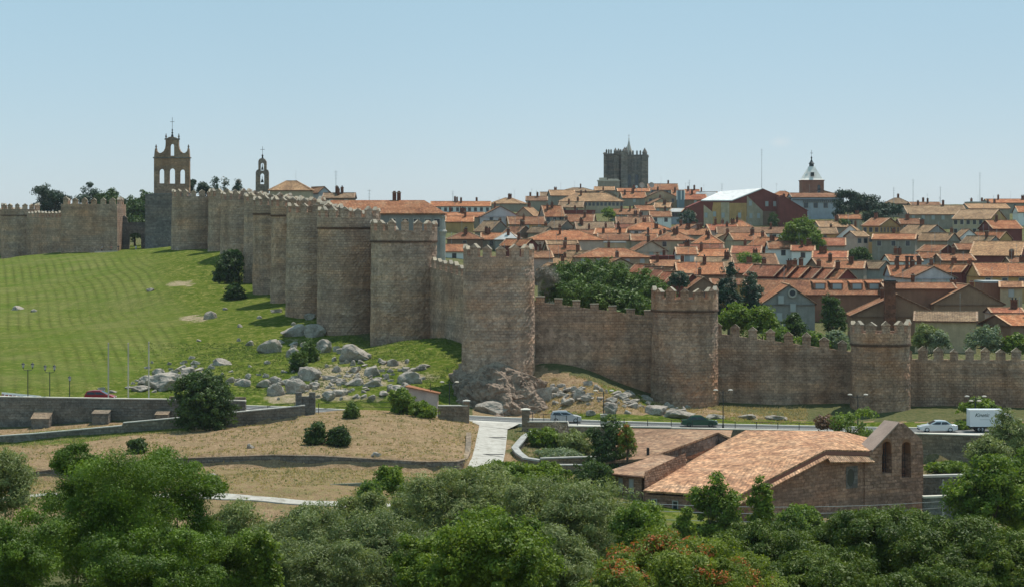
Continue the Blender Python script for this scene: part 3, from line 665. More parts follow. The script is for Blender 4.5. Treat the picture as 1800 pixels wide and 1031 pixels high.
# the gate at the top of the lawn
def block_tower(label, px0, px1, Y, dep, py_top, mat, base, key='f', name='wall_tower', mer=True, group='towers of the town wall'):
    x0, x1 = WX(px0, Y), WX(px1, Y); ztip = WZ(py_top, Y); zp = ztip-1.9; g = base-2
    t = thing(name, label, 'tower', ((x0+x1)/2, Y+dep/2, g), 0, group)
    zp = zp if mer else ztip; W_, H = x1-x0, zp-g
    mb = MB(); 
    nx, nzr = int(W_/0.9), int(H/0.8); rs = np.random.RandomState(int(px0))
    mb.box((0, 0, 0), (W_, dep, H-1.1), 0); mb.obj('shaft', mat, t)
    mb = MB()
    for (cx_, cy_, sx_, sy_) in ((0, -dep/2+0.3, W_, 0.6), (0, dep/2-0.3, W_, 0.6), (-W_/2+0.3, 0, 0.6, dep-1.2), (W_/2-0.3, 0, 0.6, dep-1.2)):
        mb.box((cx_, cy_, H-1.1), (sx_, sy_, 1.1), 0)
    mb.obj('parapet', mat, t)
    if mer:
        me = merlon_mesh('merlon', 1.35, 0.6, 1.1, 0.8, mats=[mat, M['coping']])
        nx = int(W_/2.4); ny = int(dep/2.4)
        for i in range(nx):
            x = -W_/2+W_*(i+0.5)/nx
            for y in (-dep/2+0.3, dep/2-0.3): add_merlon(me, t, (x, y, H), 0)
        for i in range(1, ny-1):
            y = -dep/2+dep*(i+0.5)/ny
            for x in (-W_/2+0.3, W_/2-0.3): add_merlon(me, t, (x, y, H), R(90))
    return t
block_tower('massive square gate tower left of the gateway, its right side a sunlit strip', 107, 206, 566, 13, 346, M['wall_far'], -6.6)
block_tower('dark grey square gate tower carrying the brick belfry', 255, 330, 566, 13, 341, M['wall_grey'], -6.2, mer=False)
# gateway wall with opening
zt = WZ(391, 574); gb = -8.5
mb = MB(); x0, x1 = WX(203, 574)+1.0, WX(256, 574)+0.5; W_ = x1-x0; d0, d1 = WX(226, 574)-x0, WX(248, 574)-x0; oh = WZ(410, 574)-gb
arch = [(d1, 0), (d1, oh-0.8)]+[((d0+d1)/2+(d1-d0)/2*math.cos(a), oh-0.8+0.9*math.sin(a)) for a in np.linspace(0.2, math.pi-0.2, 7)]+[(d0, oh-0.8), (d0, 0)]
mb.prism([(0, 0)]+[(d0, 0)]+arch[::-1][1:-1]+[(d1, 0), (W_, 0), (W_, zt-gb), (0, zt-gb)], (x0, 574, gb), (1, 0, 0), (0, 0, 1), (0, 1, 0), 2.2, 0)
gw = thing('gateway_wall', 'low gateway wall with a dark arched opening between the two square gate towers', 'gateway', (0, 0, 0))
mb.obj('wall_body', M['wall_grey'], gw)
for i in range(3): add_merlon(merlon_mesh('merlon', 1.5, 0.6, 1.2, 1.0, mats=[M['wall_grey'], M['coping']]) if i == 0 else gw.children[1].data, gw, (x0+W_*(i+0.5)/3, 574.4, zt), 0)
curtain('far wall stretch between the round end tower and the square gate tower', (WX(36, 600), 599), (WX(115, 572), 574), WZ(382, 598), WZ(382, 575), key='f')
curtain('last stub of wall running out of frame left of the round end tower', (WX(-80, 640), 640), (WX(36, 600), 601), WZ(375, 640), WZ(375, 600), key='f')
# red-brick belfry above the gate
def q7(zx, zy): return (255+zx/8.24, 225+zy/8.24)
def bell_gable(name, label, outline, holes, Y, thick, mat, cat='belfry', yaw=0):
    pts = [(WX(a, Y), WZ(b, Y)) for a, b in outline]; x0 = min(p[0] for p in pts); z0 = min(p[1] for p in pts)
    t = thing(name, label, cat, (x0, Y, z0), yaw)
    hl = [[(WX(a, Y)-x0, WZ(b, Y)-z0) for a, b in h] for h in holes]
    mb = MB(); mb.prism([[(p[0]-x0, p[1]-z0) for p in pts]]+hl, (0, 0, 0), (1, 0, 0), (0, 0, 1), (0, 1, 0), thick)
    mb.obj('gable_wall', mat, t)
    return t, x0, z0
def arch_px(x0, x1, y0, y1, n=7):
    r = (x1-x0)/2; c = (x0+x1)/2
    return [(x0, y1), (x1, y1)]+[(c+r*math.cos(a), y0+r-r*math.sin(a)) for a in np.linspace(0, math.pi, n)]
ol = [(270.5,345),(333,345),(333,278),(332,263),(330,261),(328.5,266),(325,269),(321,269),(317,266),(314.5,261),(313.5,255),(313.5,245),(309,242),(302,240),(296,241.5),(291,245),(291,255),(290,261),(287.5,266),(283,269),(279,269),(275.5,266),(274,260),(272,263),(270.5,278)]
hs = [arch_px(279, 288.5, 297, 322.5), arch_px(297, 307.5, 296, 323), arch_px(315.5, 325, 298, 323), arch_px(298.5, 306, 253, 274)]
BY = 571
t, x0, z0 = bell_gable('belfry', 'brick bell gable with four open arches above the town gate', ol, hs, BY, 1.7, M['brick'])
mb = MB(); w_ = WX(333, BY)-WX(270.5, BY)
for py in (277.5, 341): mb.box((w_/2, 0.85, WZ(py, BY)-z0-0.15), (w_+0.5, 2.15, 0.32), 0)
mb.box((w_/2, 0.85, WZ(245, BY)-z0-0.1), (WX(314, BY)-WX(290, BY)+0.2, 2.0, 0.25), 0)
mb.obj('cornice', M['darkstone'], t)
for px, py, h in ((291, 245, 1.5), (313.5, 245, 1.5), (273.5, 263, 1.3), (330.5, 263, 1.3)):
    mb = MB(); x = WX(px, BY)-x0
    mb.lathe((x, 0.85, WZ(py, BY)-z0), [(0.3, -0.1), (0.3, 0.25), (0.12, 0.4), (0.28, 0.75), (0.2, 1.0), (0.08, 1.15), (0.16, h-0.1), (0, h+0.1)], 8); mb.obj('finial', M['darkstone'], t)
mb = MB(); x = WX(302, BY)-x0; zc = WZ(241, BY)-z0
mb.lathe((x, 0.85, zc), [(0.35, -0.1), (0.3, 0.6), (0.12, 0.8), (0.28, 1.2), (0.08, 1.5), (0.22, 1.9), (0.05, 2.2), (0.05, 5.2), (0, 5.3)], 8)
mb.box((x, 0.85, zc+4.0), (1.1, 0.08, 0.1)); mb.obj('iron_cross', M['metal'], t)
# small dark second belfry with two bells
Y2 = 620
ol = [(449,346),(472,346),(472,303),(470.5,299),(468,298),(468,284),(466,281),(464,279),(461,278),(457,279),(455,281),(454,284),(454,298),(451.5,299),(449.5,303)]
t, x0, z0 = bell_gable('small_belfry', 'small dark bell gable with two stacked bells, right of the big belfry', ol, [arch_px(456.8, 464.3, 305, 324), arch_px(457.5, 463.8, 286.5, 300)], Y2, 1.4, M['belfrystone'])
for px, py, r in ((460.5, 318, 0.42), (460.6, 296, 0.34)):
    mb = MB(); c = (WX(px, Y2)-x0, 0.7, WZ(py, Y2)-z0)
    mb.lathe(c, [(r*1.1, -0.45), (r, -0.35), (r*0.7, 0.1), (r*0.55, 0.35), (0.1, 0.45), (0.05, 1.4)], 10); mb.obj('bell', M['bell'], t)
mb = MB(); x = WX(461, Y2)-x0; zc = WZ(278.5, Y2)-z0
mb.lathe((x, 0.7, zc), [(0.3, -0.1), (0.2, 0.5), (0.3, 0.9), (0.05, 1.2), (0.05, 3.4), (0, 3.5)], 8); mb.box((x, 0.7, zc+2.5), (1.3, 0.08, 0.1)); mb.obj('iron_cross', M['metal'], t)
# ---------------------------------------------------------------- low walls, gateposts and the retaining walls
def low_wall(name, label, pts, thick, mat, cap=None, cat='wall', foot=1.2, group=None, capo=0.06, caph=0.12, parent=None, steps=2.5):
    """pts = [(px, py_top, Y)]"""
    W3 = [P(*p) for p in pts]; out = []
    for a, b in zip(W3[:-1], W3[1:]):
        n = max(1, int((b-a).length/steps)); out += [a.lerp(b, i/n) for i in range(n)]
    out.append(W3[-1]); o0 = out[0].copy(); zb0 = gz(o0.x, o0.y)
    t = parent or thing(name, label, cat, (o0.x, o0.y, zb0), 0, group); org = Vector((o0.x, o0.y, zb0)) if parent is None else Vector((0, 0, 0))
    body = MB(); capm = MB(); prev = None; acc = 0
    for i, p in enumerate(out):
        tt = (out[min(i+1, len(out)-1)]-out[max(i-1, 0)]); tt.z = 0; tt.normalize(); n = Vector((-tt.y, tt.x, 0))*thick/2
        g = min(gz(p.x-n.x, p.y-n.y), gz(p.x+n.x, p.y+n.y), p.z-0.2)-foot
        F_, B_ = p-n-org, p+n-org; cur = (F_, B_, g-org.z)
        if prev:
            a0, b0, g0 = prev; acc2 = acc+(p-out[i-1]).length
            dn = lambda v, z: Vector((v.x, v.y, z))
            body.face([dn(a0, g0), dn(F_, cur[2]), F_, a0], 0, uv=[(acc, g0), (acc2, cur[2]), (acc2, F_.z), (acc, a0.z)])
            body.face([dn(B_, cur[2]), dn(b0, g0), b0, B_], 0, uv=[(acc2, cur[2]), (acc, g0), (acc, b0.z), (acc2, B_.z)])
            body.face([a0, F_, B_, b0], 0)
            if cap:
                k1 = 1+2*capo/thick; mid0, mid1 = (a0+b0)/2, (F_+B_)/2; u_ = Vector((0, 0, caph)); e = Vector((0, 0, 0.004))
                c = [mid0+(a0-mid0)*k1+e, mid1+(F_-mid1)*k1+e, mid1+(B_-mid1)*k1+e, mid0+(b0-mid0)*k1+e]; d = [x+u_ for x in c]
                capm.face(d, 0); capm.face([c[0], c[1], d[1], d[0]], 0); capm.face([c[2], c[3], d[3], d[2]], 0)
                if i == 1: capm.face([c[3], c[0], d[0], d[3]], 0)
                if i == len(out)-1: capm.face([c[1], c[2], d[2], d[1]], 0)
            acc = acc2
            if i == 1: body.face([dn(b0, g0), dn(a0, g0), a0, b0], 0)
            if i == len(out)-1: body.face([dn(F_, cur[2]), dn(B_, cur[2]), B_, F_], 0)
        prev = cur
    weld(body.obj('wall_body', mat, t))
    if cap: weld(capm.obj('coping', cap, t))
    return t
def post(parent, px, py_top, Y, w_, mat, cap=True, foot=0.6):
    x = WX(px, Y); z = WZ(py_top, Y); g = gz(x, Y)-foot; o = parent.location
    mb = MB(); mb.box((x-o.x, Y-o.y, g-o.z), (w_, w_, z-g-0.18), 0); mb.obj('pillar', mat, parent)
    if cap:
        mb = MB(); mb.box((x-o.x, Y-o.y, z-0.18-o.z), (w_+0.22, w_+0.22, 0.1), 0); mb.box((x-o.x, Y-o.y, z-0.08-o.z), (w_+0.02, w_+0.02, 0.1), 0, taper=0.6); mb.obj('pillar_cap', M['kerb'], parent)

rw = low_wall('retaining_wall', 'long dark grey block retaining wall carrying the road on the left, with three sloping buttresses', [(-250, 693, 278), (0, 697, 277), (200, 700.5, 276.5), (395, 703, 276), (432, 704.5, 275.7)], 0.6, M['retain'], M['kerb'], foot=2)
for px0, px1, py0, py1, pyb in ((62, 93, 721, 735, 756), (168, 196, 718, 726, 752), (278, 300, 719, 728, 744)):
    Yw = 276.2; x0, x1 = WX(px0, Yw), WX(px1, Yw); zt, zf = WZ(py0, Yw), WZ(py1, Yw-2.2); g = gz((x0+x1)/2, Yw-2)-0.8; o = rw.location
    mb = MB(); q = lambda x, y, z: (x-o.x, y-o.y, z-o.z); ya, yb = Yw-2.4, Yw+0.4
    mb.face([q(x0, ya, g), q(x1, ya, g), q(x1, ya, zf), q(x0, ya, zf)]); mb.face([q(x1, ya, g), q(x1, yb, g), q(x1, yb, zt), q(x1, ya, zf)]); mb.face([q(x0, yb, g), q(x0, ya, g), q(x0, ya, zf), q(x0, yb, zt)])
    e = 0.08; mb.face([q(x0-e, ya-e, zf+.02), q(x1+e, ya-e, zf+.02), q(x1+e, yb, zt+.05), q(x0-e, yb, zt+.05)], 1)
    mb.obj('buttress', [M['retain'], M['retain_brown']], rw)
mb = MB(); o = rw.location   # raised parapet behind the dark shrub
for px0, px1, py in ((298, 322, 696), (408, 432, 697)):
    mb.box((WX((px0+px1)/2, 276.3)-o.x, 276.3-o.y, WZ(705, 276.3)-o.z), ((px1-px0)/F*276, 0.5, (705-py)/F*276), 0)
mb.obj('parapet', M['retain_brown'], rw)
low_wall('low_wall', 'low sloping grey stone wall with a pale coping below the retaining wall', [(-150, 782, 269), (0, 766, 268.5), (60, 762, 268), (215, 748, 268), (217, 743, 268), (300, 735.5, 268.5), (420, 724, 269), (500, 716, 270), (536, 712.5, 270.5)], 0.5, M['retain'], M['kerb'], foot=1.5)
gp = thing('gatepost_wall', 'crenellated grey stone gatepost pair joined by a low wall, beside the iron fence', 'gatepost', (WX(536, 271), 271, gz(WX(536, 271), 271)))
post(gp, 525, 686, 271, 0.75, M['retain'], False); post(gp, 549, 686, 271.5, 0.75, M['retain'], False)
low_wall('', '', [(527, 696, 271), (547, 696, 271.4)], 0.5, M['retain'], None, parent=gp) if False else None
mb = MB(); o = gp.location; xa, xb = WX(525, 271), WX(549, 271.5)
mb.box(((xa+xb)/2-o.x, 0.25, -1), (xb-xa-0.7, 0.5, WZ(696, 271)-o.z+1)); mb.obj('wall_body', M['retain'], gp)
# curved dark terrace wall round the dry mound
low_wall('terrace_wall', 'curved dark stone terrace wall edging the dry mound above the trees', [(-60, 833, 233), (60, 829, 233.5), (150, 818, 234.5), (250, 808, 236), (370, 803.5, 236.5), (480, 799.5, 236), (560, 801, 235.5), (650, 806, 235.2), (740, 811, 235.3), (800, 811, 236.5), (817, 806, 240), (822, 795, 244), (824, 775, 251), (824, 760, 257)], 0.55, M['retain'], M['retain_brown'], foot=2.2, capo=0.03, caph=0.08)
g1 = low_wall('boundary_wall', 'short grey stone wall with a capped pillar left of the white path', [(770, 713, 270), (822, 713, 270.5)], 0.5, M['retain_brown'], M['kerb'])
post(g1, 820, 702, 270.6, 0.7, M['retain_brown'])
g2 = low_wall('boundary_wall', 'long roadside stone wall starting at the capped pillar right of the white path', [(928, 741, 268.5), (998, 741, 268), (1000, 749, 267.8), (1090, 750, 266), (1180, 751, 264.5)], 0.5, M['retain_brown'], M['kerb'], foot=2.5)
post(g2, 924, 717, 268.8, 0.95, M['retain_brown'])
low_wall('garden_wall', 'whitewashed low garden wall curving down beside the path', [(942, 757, 262), (922, 768, 256), (905, 788, 249), (912, 797, 246), (924, 806, 243), (950, 810, 242)], 0.6, M['retain_brown'], M['whitewash'], foot=1.5, capo=0.1, caph=0.2)
low_wall('garden_wall', 'straight rough garden wall with whitewashed top behind the pink annex', [(950, 806, 242), (1010, 804, 242.5), (1060, 803, 243)], 0.6, M['retain_brown'], M['whitewash'], foot=1.5, capo=0.1, caph=0.15)
low_wall('garden_wall', 'lower garden wall with a white top just above the willow trees', [(960, 817, 236), (1030, 817, 236), (1070, 818, 236)], 0.6, M['retain_brown'], M['whitewash'], foot=1.5, capo=0.1, caph=0.12)
low_wall('retaining_wall', 'brown stone retaining wall carrying the road on the right, below the silver car', [(1180, 752, 268.1), (1380, 756, 265.4), (1540, 760, 263.5), (1622, 762, 262.4), (1755, 766, 261.1), (2100, 772, 258.7)], 0.6, M['retain_brown'], M['kerb'], foot=4.5)
low_wall('parapet', 'grey wooden parapet board lying in the dry grass near the footpath', [(580, 850, 214), (650, 847, 214)], 0.3, plain('weathered_board', (0.20, 0.21, 0.16), 0.9), None, cat='low barrier', foot=0.1)
# walls beyond the church on the right
low_wall('garden_wall', 'pale topped low wall in the garden right of the church', [(1622, 838, 243), (1700, 836, 243)], 0.7, M['retain'], M['kerb'], foot=1, caph=0.25)
low_wall('garden_wall', 'short grey stone step wall right of the church, nearer the trees', [(1622, 874, 232), (1690, 872, 232)], 0.8, M['retain'], M['kerb'], foot=1, caph=0.2)

# ---------------------------------------------------------------- the stone church
CH = thing('stone_church', 'reddish rubble stone church with a broad clay tile roof and a two-opening bell gable', 'church', (30, 225, -30))
O = CH.location
def L(v): return Vector(v)-O
A = Vector((13.2, 221.4, -27.0)); B = Vector((22.5, 217.6, -27.0)); C = P(1452, 789, 227.5); G = P(1530, 791, 232.5); D = P(1479, 757, 238); E_ = P(1311, 755, 241)
H_ = P(1207, 806, 236); H2 = P(1130, 862, 221.5)
A = P(1130, 861, 221.6); B = P(1294, 871, 217.8)
zb = -33.0
low = lambda v: Vector((v.x, v.y, zb))
dz = Vector((0, 0, -0.42))
fend = P(1619, 791, 236.5); fend.z = WZ(791, 236.5)
mb = MB()
a, b, c, g_ = A+dz+Vector((.25, .35, 0)), B+dz+Vector((0, .45, 0)), C+dz+Vector((0, .2, -0.1)), G+dz+Vector((0, .2, -0.05))
mb.face([L(low(a)), L(low(b)), L(b), L(a)]); mb.face([L(low(b)), L(low(c)), L(c), L(b)]); mb.face([L(low(c)), L(low(g_)), L(g_), L(c)])
back = [P(1619, 791, 236.5), Vector((44, 252, -22)), Vector((27, 254, -22)), Vector((12, 236, -26))]
fe = fend; fe2 = Vector((fe.x, fe.y, c.z))
bk = [Vector((fe.x-2.5, fe.y+14, g_.z)), Vector((E_.x-2, E_.y+4, g_.z)), Vector((A.x-1, A.y+14, a.z))]
mb.face([L(low(fe2)), L(low(bk[0])), L(bk[0]), L(fe2)]); mb.face([L(low(bk[0])), L(low(bk[1])), L(bk[1]), L(bk[0])]); mb.face([L(low(bk[1])), L(low(bk[2])), L(bk[2]), L(bk[1])]); mb.face([L(low(bk[2])), L(low(a)), L(a), L(bk[2])])
mb.obj('wall', M['church'], CH)
def slab(mb, pts, th=0.22, mat=0, edge=None):
    pts = [L(p) for p in pts]; n = (pts[1]-pts[0]).cross(pts[2]-pts[0]).normalized()
    if n.z < 0: pts = pts[::-1]; n = -n
    d = [p-n*th for p in pts]; mb.face(pts, mat); mb.face(d[::-1], mat if edge is None else edge)
    for i in range(len(pts)):
        j = (i+1) % len(pts); mb.face([d[i], d[j], pts[j], pts[i]], mat if edge is None else edge)
mb = MB()
# big slope: three slightly warped bands so the tiles catch light unevenly
slab(mb, [A, B, C]); slab(mb, [A, C, E_]); slab(mb, [C, D, E_]); slab(mb, [C, G, D])
bk2 = [Vector((D.x+6, D.y+11, G.z-0.5)), Vector((E_.x-3, E_.y+9, G.z-1.5))]
slab(mb, [E_, D, bk2[0], bk2[1]]); slab(mb, [D, G, Vector((fe.x-3, fe.y+8, G.z-0.3)), bk2[0]]); slab(mb, [A, E_, bk2[1]]); 
mb.obj('roof', M['t_church'], CH)
mb = MB()   # red brick fascia under the verge and the flat lower verge roof
for p, q_ in ((B, C), (C, G)):
    d = (q_-p).normalized(); n = Vector((d.y, -d.x, 0)).normalized()*0.22
    mb.face([L(p+n*0.4-Vector((0,0,.55))), L(q_+n*0.4-Vector((0,0,.55))), L(q_+n*0.4-Vector((0,0,.16))), L(p+n*0.4-Vector((0,0,.16)))])
mb.obj('fascia', plain('red_fascia', (0.25, 0.11, 0.08), 0.8), CH)
mb = MB()
def out(p, k, dzz): return p+Vector((0.35, -0.5, 0)).normalized()*k*0.7+Vector((0, 0, dzz))
slab(mb, [out(B, .75, -.75), out(C, .75, -.75), out(C, .0, -.5), out(B, .0, -.5)], 0.12)
mb.obj('verge_slab', M['t_church'], CH)
mb = MB(); slab(mb, [out(C, 1.0, -1.25), out(G, 1.0, -1.15), out(G, 0, -.6), out(C, 0, -.6)], 0.15); mb.obj('verge_roof', M['t_church'], CH)
# bell gable
gx0, gx1 = P(1516, 800, 232.2), P(1619, 800, 236.4)
gdir = Vector((gx1.x-gx0.x, gx1.y-gx0.y, 0)); gl = gdir.length; gdir.normalize(); gn = Vector((-gdir.y, gdir.x, 0))
def gp_(px, py):   # photo position on the gable plane -> (along, height)
    # solve Y on the plane
    t_ = (px-CX)/F; s_ = (t_*gx0.y-gx0.x)/(gdir.x-t_*gdir.y); Y = gx0.y+gdir.y*s_
    return (s_, WZ(py, Y)-zb)
pl = [gp_(1516, 795), gp_(1533, 787), gp_(1574, 744), gp_(1585, 742), gp_(1617, 772), gp_(1619, 795)]
pl = [(0, 0)]+[(0, pl[0][1])]+pl[1:-1]+[(gl, pl[-1][1]), (gl, 0)]
hol = []
for px0, px1, py0, py1 in ((1546.5, 1564, 770, 831), (1581, 1598, 771, 839)):
    (s0, zt_), (s1, _) = gp_(px0, py0), gp_(px1, py0); (_, zb_) = gp_(px0, py1); r = (s1-s0)/2
    hol.append([(s0, zb_), (s1, zb_)]+[((s0+s1)/2+r*math.cos(a), zt_-r+r*math.sin(a)) for a in np.linspace(0, math.pi, 9)])
mb = MB(); o3 = Vector((gx0.x, gx0.y, zb))-O-gn*0.35
mb.prism([pl]+hol, o3, gdir, (0, 0, 1), gn, 1.5); mb.obj('bell_gable', M['church'], CH)
# brick jambs inside the openings, iron screens, cap stone roof
for h in hol:
    mb = MB(); top = max(p[1] for p in h); s0, s1, zb_ = h[0][0], h[1][0], h[0][1]; r = (s1-s0)/2; cc = (s0+s1)/2
    arc = [(cc+r*math.cos(a), top-r+r*math.sin(a)) for a in np.linspace(0, math.pi, 9)]; arc2 = [(cc+(r-.1)*math.cos(a), top-r+(r-.3)*math.sin(a)) for a in np.linspace(0, math.pi, 9)]
    mb.prism([p for p in arc]+[(s0, top-r-0.9), (s0+.1, top-r-.9)]+arc2[::-1]+[(s1-.1, top-r-.9), (s1, top-r-.9)], o3, gdir, (0, 0, 1), gn, 1.45)
    mb.obj('arch_brick', plain('arch_brick', (0.26, 0.125, 0.07), 0.9), CH)
    mb = MB()
    for i in range(5):
        s_ = s0+(s1-s0)*(i+.5)/5; p = o3+gdir*s_+gn*0.9
        mb.tube(p+Vector((0, 0, zb_)), p+Vector((0, 0, top-0.4)), 0.035, n=5)
    for zz in np.arange(zb_+.4, top-.5, .7): mb.tube(o3+gdir*s0+gn*0.9+Vector((0, 0, zz)), o3+gdir*s1+gn*0.9+Vector((0, 0, zz)), 0.03, n=5)
    mb.obj('screen', M['metal'], CH)
mb = MB()
pa, pb = o3+gdir*pl[2][0]+Vector((0, 0, pl[2][1])), o3+gdir*pl[3][0]+Vector((0, 0, pl[3][1]))
e = Vector((0, 0, .02)); w1 = gn*(-0.2); w2 = gn*2.3
d_ = (pb-pa); p0, p1 = pa-d_*0.12+e, pb+d_*0.03+e
q4 = [p0+w1, p1+w1, p1+w2, p0+w2]; u_ = Vector((0, 0, .16))
mb.face([p+u_ for p in q4]); mb.face(q4[::-1])
for i in range(4): mb.face([q4[i], q4[(i+1) % 4], q4[(i+1) % 4]+u_, q4[i]+u_])
mb.obj('gable_slab', plaster('pinkish_slab', (0.36, 0.27, 0.23)), CH)
# oculus in its stone surround and slit windows
def on_wall(pA, pB, px, py):
    d = Vector((pB.x-pA.x, pB.y-pA.y, 0)).normalized(); t_ = (px-CX)/F; s_ = (t_*pA.y-pA.x)/(d.x-t_*d.y); Y = pA.y+d.y*s_
    return Vector((pA.x+d.x*s_, Y, WZ(py, Y))), d
fc1 = Vector((C.x, C.y, 0)); fg1 = Vector((G.x, G.y, 0))
p, d = on_wall(c, g_, 1497, 838); n = Vector((d.y, -d.x, 0))
mb = MB(); cir = [(0.62*math.cos(a)-.25, .95*math.sin(a)) for a in np.linspace(0, 2*math.pi, 17)[:-1]]
mb.prism([[(-.95, -1.15), (.95, -1.15), (.95, 1.2), (-.95, 1.2)], cir], p-O+n*0.06, d, (0, 0, 1), -n, 0.3); fr = mb.obj('window_surround', M['wall_grey'], CH)
mb = MB(); mb.prism([cir], p-O+n*0.02, d, (0, 0, 1), -n, 0.1); mb.obj('pane', M['pane'], fr)
for px, py in ((1150, 886), (1187, 889)):
    p, d = on_wall(a, b, px, py); n = Vector((d.y, -d.x, 0)); q_ = p-O
    mb = MB(); mb.prism([[(-.32, -.6), (.32, -.6), (.32, .6), (-.32, .6)], [(-.22, -.5), (.22, -.5), (.22, .5), (-.22, .5)]], q_+n*0.05, d, (0, 0, 1), -n, 0.2); fr = mb.obj('window', M['frame'], CH)
    mb = MB(); mb.prism([[(-.22, -.5), (.22, -.5), (.22, .5), (-.22, .5)]], q_+n*0.02, d, (0, 0, 1), -n, .1); mb.obj('pane', M['pane'], fr)
# pink rubble annex with a lean-to roof
AN = thing('church_annex', 'pinkish rubble annex with a low tan lean-to roof, left of the church', 'annex', (10, 225, -29)); O = AN.location
a0, a1, a2, a3 = P(1064, 829, 227), P(1128, 835, 223.5), P(1208, 806, 232), P(1160, 797, 238)
mb = MB(); i_ = Vector((0, .3, -.2)); w0, w1_, w2_, w3_ = a0+i_+Vector((.3, 0, 0)), a1+i_, a2+Vector((-.2, 0, -.1)), a3+Vector((0, -.3, -.2))
for p, q_ in ((w0, w1_), (w1_, w2_), (w2_, w3_), (w3_, w0)): mb.face([L(Vector((p.x, p.y, -31))), L(Vector((q_.x, q_.y, -31))), L(q_), L(p)])
# raised side wall towards the church
r0, r1 = P(1133, 832, 223.3), P(1206, 799, 231.5)
mb.face([L(Vector((r0.x, r0.y, -31))), L(Vector((r1.x, r1.y, -31))), L(r1+Vector((0, 0, .3))), L(r0+Vector((0, 0, .2)))])
mb.obj('wall', M['church2'], AN)
mb = MB(); slab(mb, [a0+Vector((-.3, -.3, 0)), a1+Vector((.1, -.4, 0)), a2, a3], 0.2); mb.obj('roof', M['t_church'], AN)
mb = MB(); mb.tube(L(P(1071, 836, 226.2)), L(P(1071, 880, 226.2)), 0.06); mb.tube(L(P(1064, 832, 226.4)), L(P(1128, 838, 222.9)), 0.07); mb.obj('gutter', plain('rusty_gutter', (0.17, 0.08, 0.05)), AN)
for px, py in ((1091, 851), (1110, 853)):
    p, d = on_wall(w0, w1_, px, py); n = Vector((d.y, -d.x, 0)); mb = MB()
    mb.prism([[(-.33, -.85), (.33, -.85), (.33, .75), (-.33, .75)], [(-.24, -.75), (.24, -.75), (.24, .65), (-.24, .65)]], p-O+n*.06, d, (0, 0, 1), -n, .2); fr = mb.obj('window', M['frame'], AN)
    mb = MB(); mb.prism([[(-.24, -.75), (.24, -.75), (.24, .65), (-.24, .65)]], p-O+n*.03, d, (0, 0, 1), -n, .1); mb.obj('pane', M['shutter'], fr)
# long building below the road
LB = thing('long_shed', 'long low building with a tan tiled roof between the church and the road wall', 'building', (15, 245, -27)); O = LB.location
b0, b1, b2, b3 = P(1095, 808, 236), P(1135, 804, 236), P(1262, 759, 249), P(1080, 752, 258)
b0 = P(1060, 812, 236)
b4, b5 = P(1279, 768, 247.5), P(1160, 802, 236)
mb = MB()
lw = [b1+Vector((0, .3, -.25)), b2+Vector((.1, 0, -.3)), b4+Vector((0, .3, -.3))]
for p, q_ in ((b0+Vector((.3, .3, -.2)), lw[0]), (lw[0], lw[1]), (lw[1], lw[2]), (lw[2], Vector((b4.x+1, 256, b4.z))), (Vector((b4.x+1, 256, b4.z)), b3+Vector((.3, -.3, -.3))), (b3+Vector((.3, -.3, -.3)), b0+Vector((.3, .3, -.2)))):
    mb.face([L(Vector((p.x, p.y, -31))), L(Vector((q_.x, q_.y, -31))), L(q_), L(p)])
mb.obj('wall', M['wall_grey'], LB)
mb = MB(); slab(mb, [b0, b1+Vector((.2, -.2, 0)), b2, b3], .22); slab(mb, [b2, b4+Vector((.3, -.3, 0)), Vector((b4.x+1.5, 256.5, b4.z)), b3+Vector((0, .2, 0))], .22); mb.obj('roof', M['t_shed'], LB)
p, d = on_wall(lw[0], lw[1], 1195, 792); n = Vector((d.y, -d.x, 0)); mb = MB(); mb.prism([[(-.25, -.6), (.25, -.6), (.25, .5), (-.25, .5)]], p-O+n*.03, d, (0, 0, 1), -n, .1); mb.obj('window', M['pane'], LB)
mb = MB(); c_ = L(P(1139, 797, 238)); mb.box((c_.x, c_.y, c_.z-.3), (.3, .3, 1.0)); mb.obj('chimney', M['metal'], LB)
# small pink shed by the road
SH = thing('small_shed', 'small pinkish rendered shed with an orange sloping tiled roof under the corner tower', 'shed', (WX(738, 285), 286.5, -25)); O = SH.location
s0, s1, s2, s3 = P(716, 679, 285.5), P(769, 690, 284), P(771, 689, 288), P(722, 677, 289.5)
mb = MB()
for p, q_ in ((s0, s1), (s1, s2), (s2, s3), (s3, s0)):
    p = p-Vector((0, -.1, .12)); q_ = q_-Vector((0, -.1, .12)); mb.face([L(Vector((p.x, p.y, -26.5))), L(Vector((q_.x, q_.y, -26.5))), L(q_), L(p)])
mb.obj('wall', M['pink'], SH)
mb = MB(); slab(mb, [s0+Vector((-.3, -.3, .1)), s1+Vector((.3, -.3, -.02)), s2+Vector((.3, .3, 0)), s3+Vector((-.3, .3, .1))], .15); mb.obj('roof', M['t_orange'], SH)
mb = MB(); mb.tube(L(P(757, 690, 286)), L(P(757, 672, 286)), .04); mb.obj('vent_pipe', M['metal'], SH)
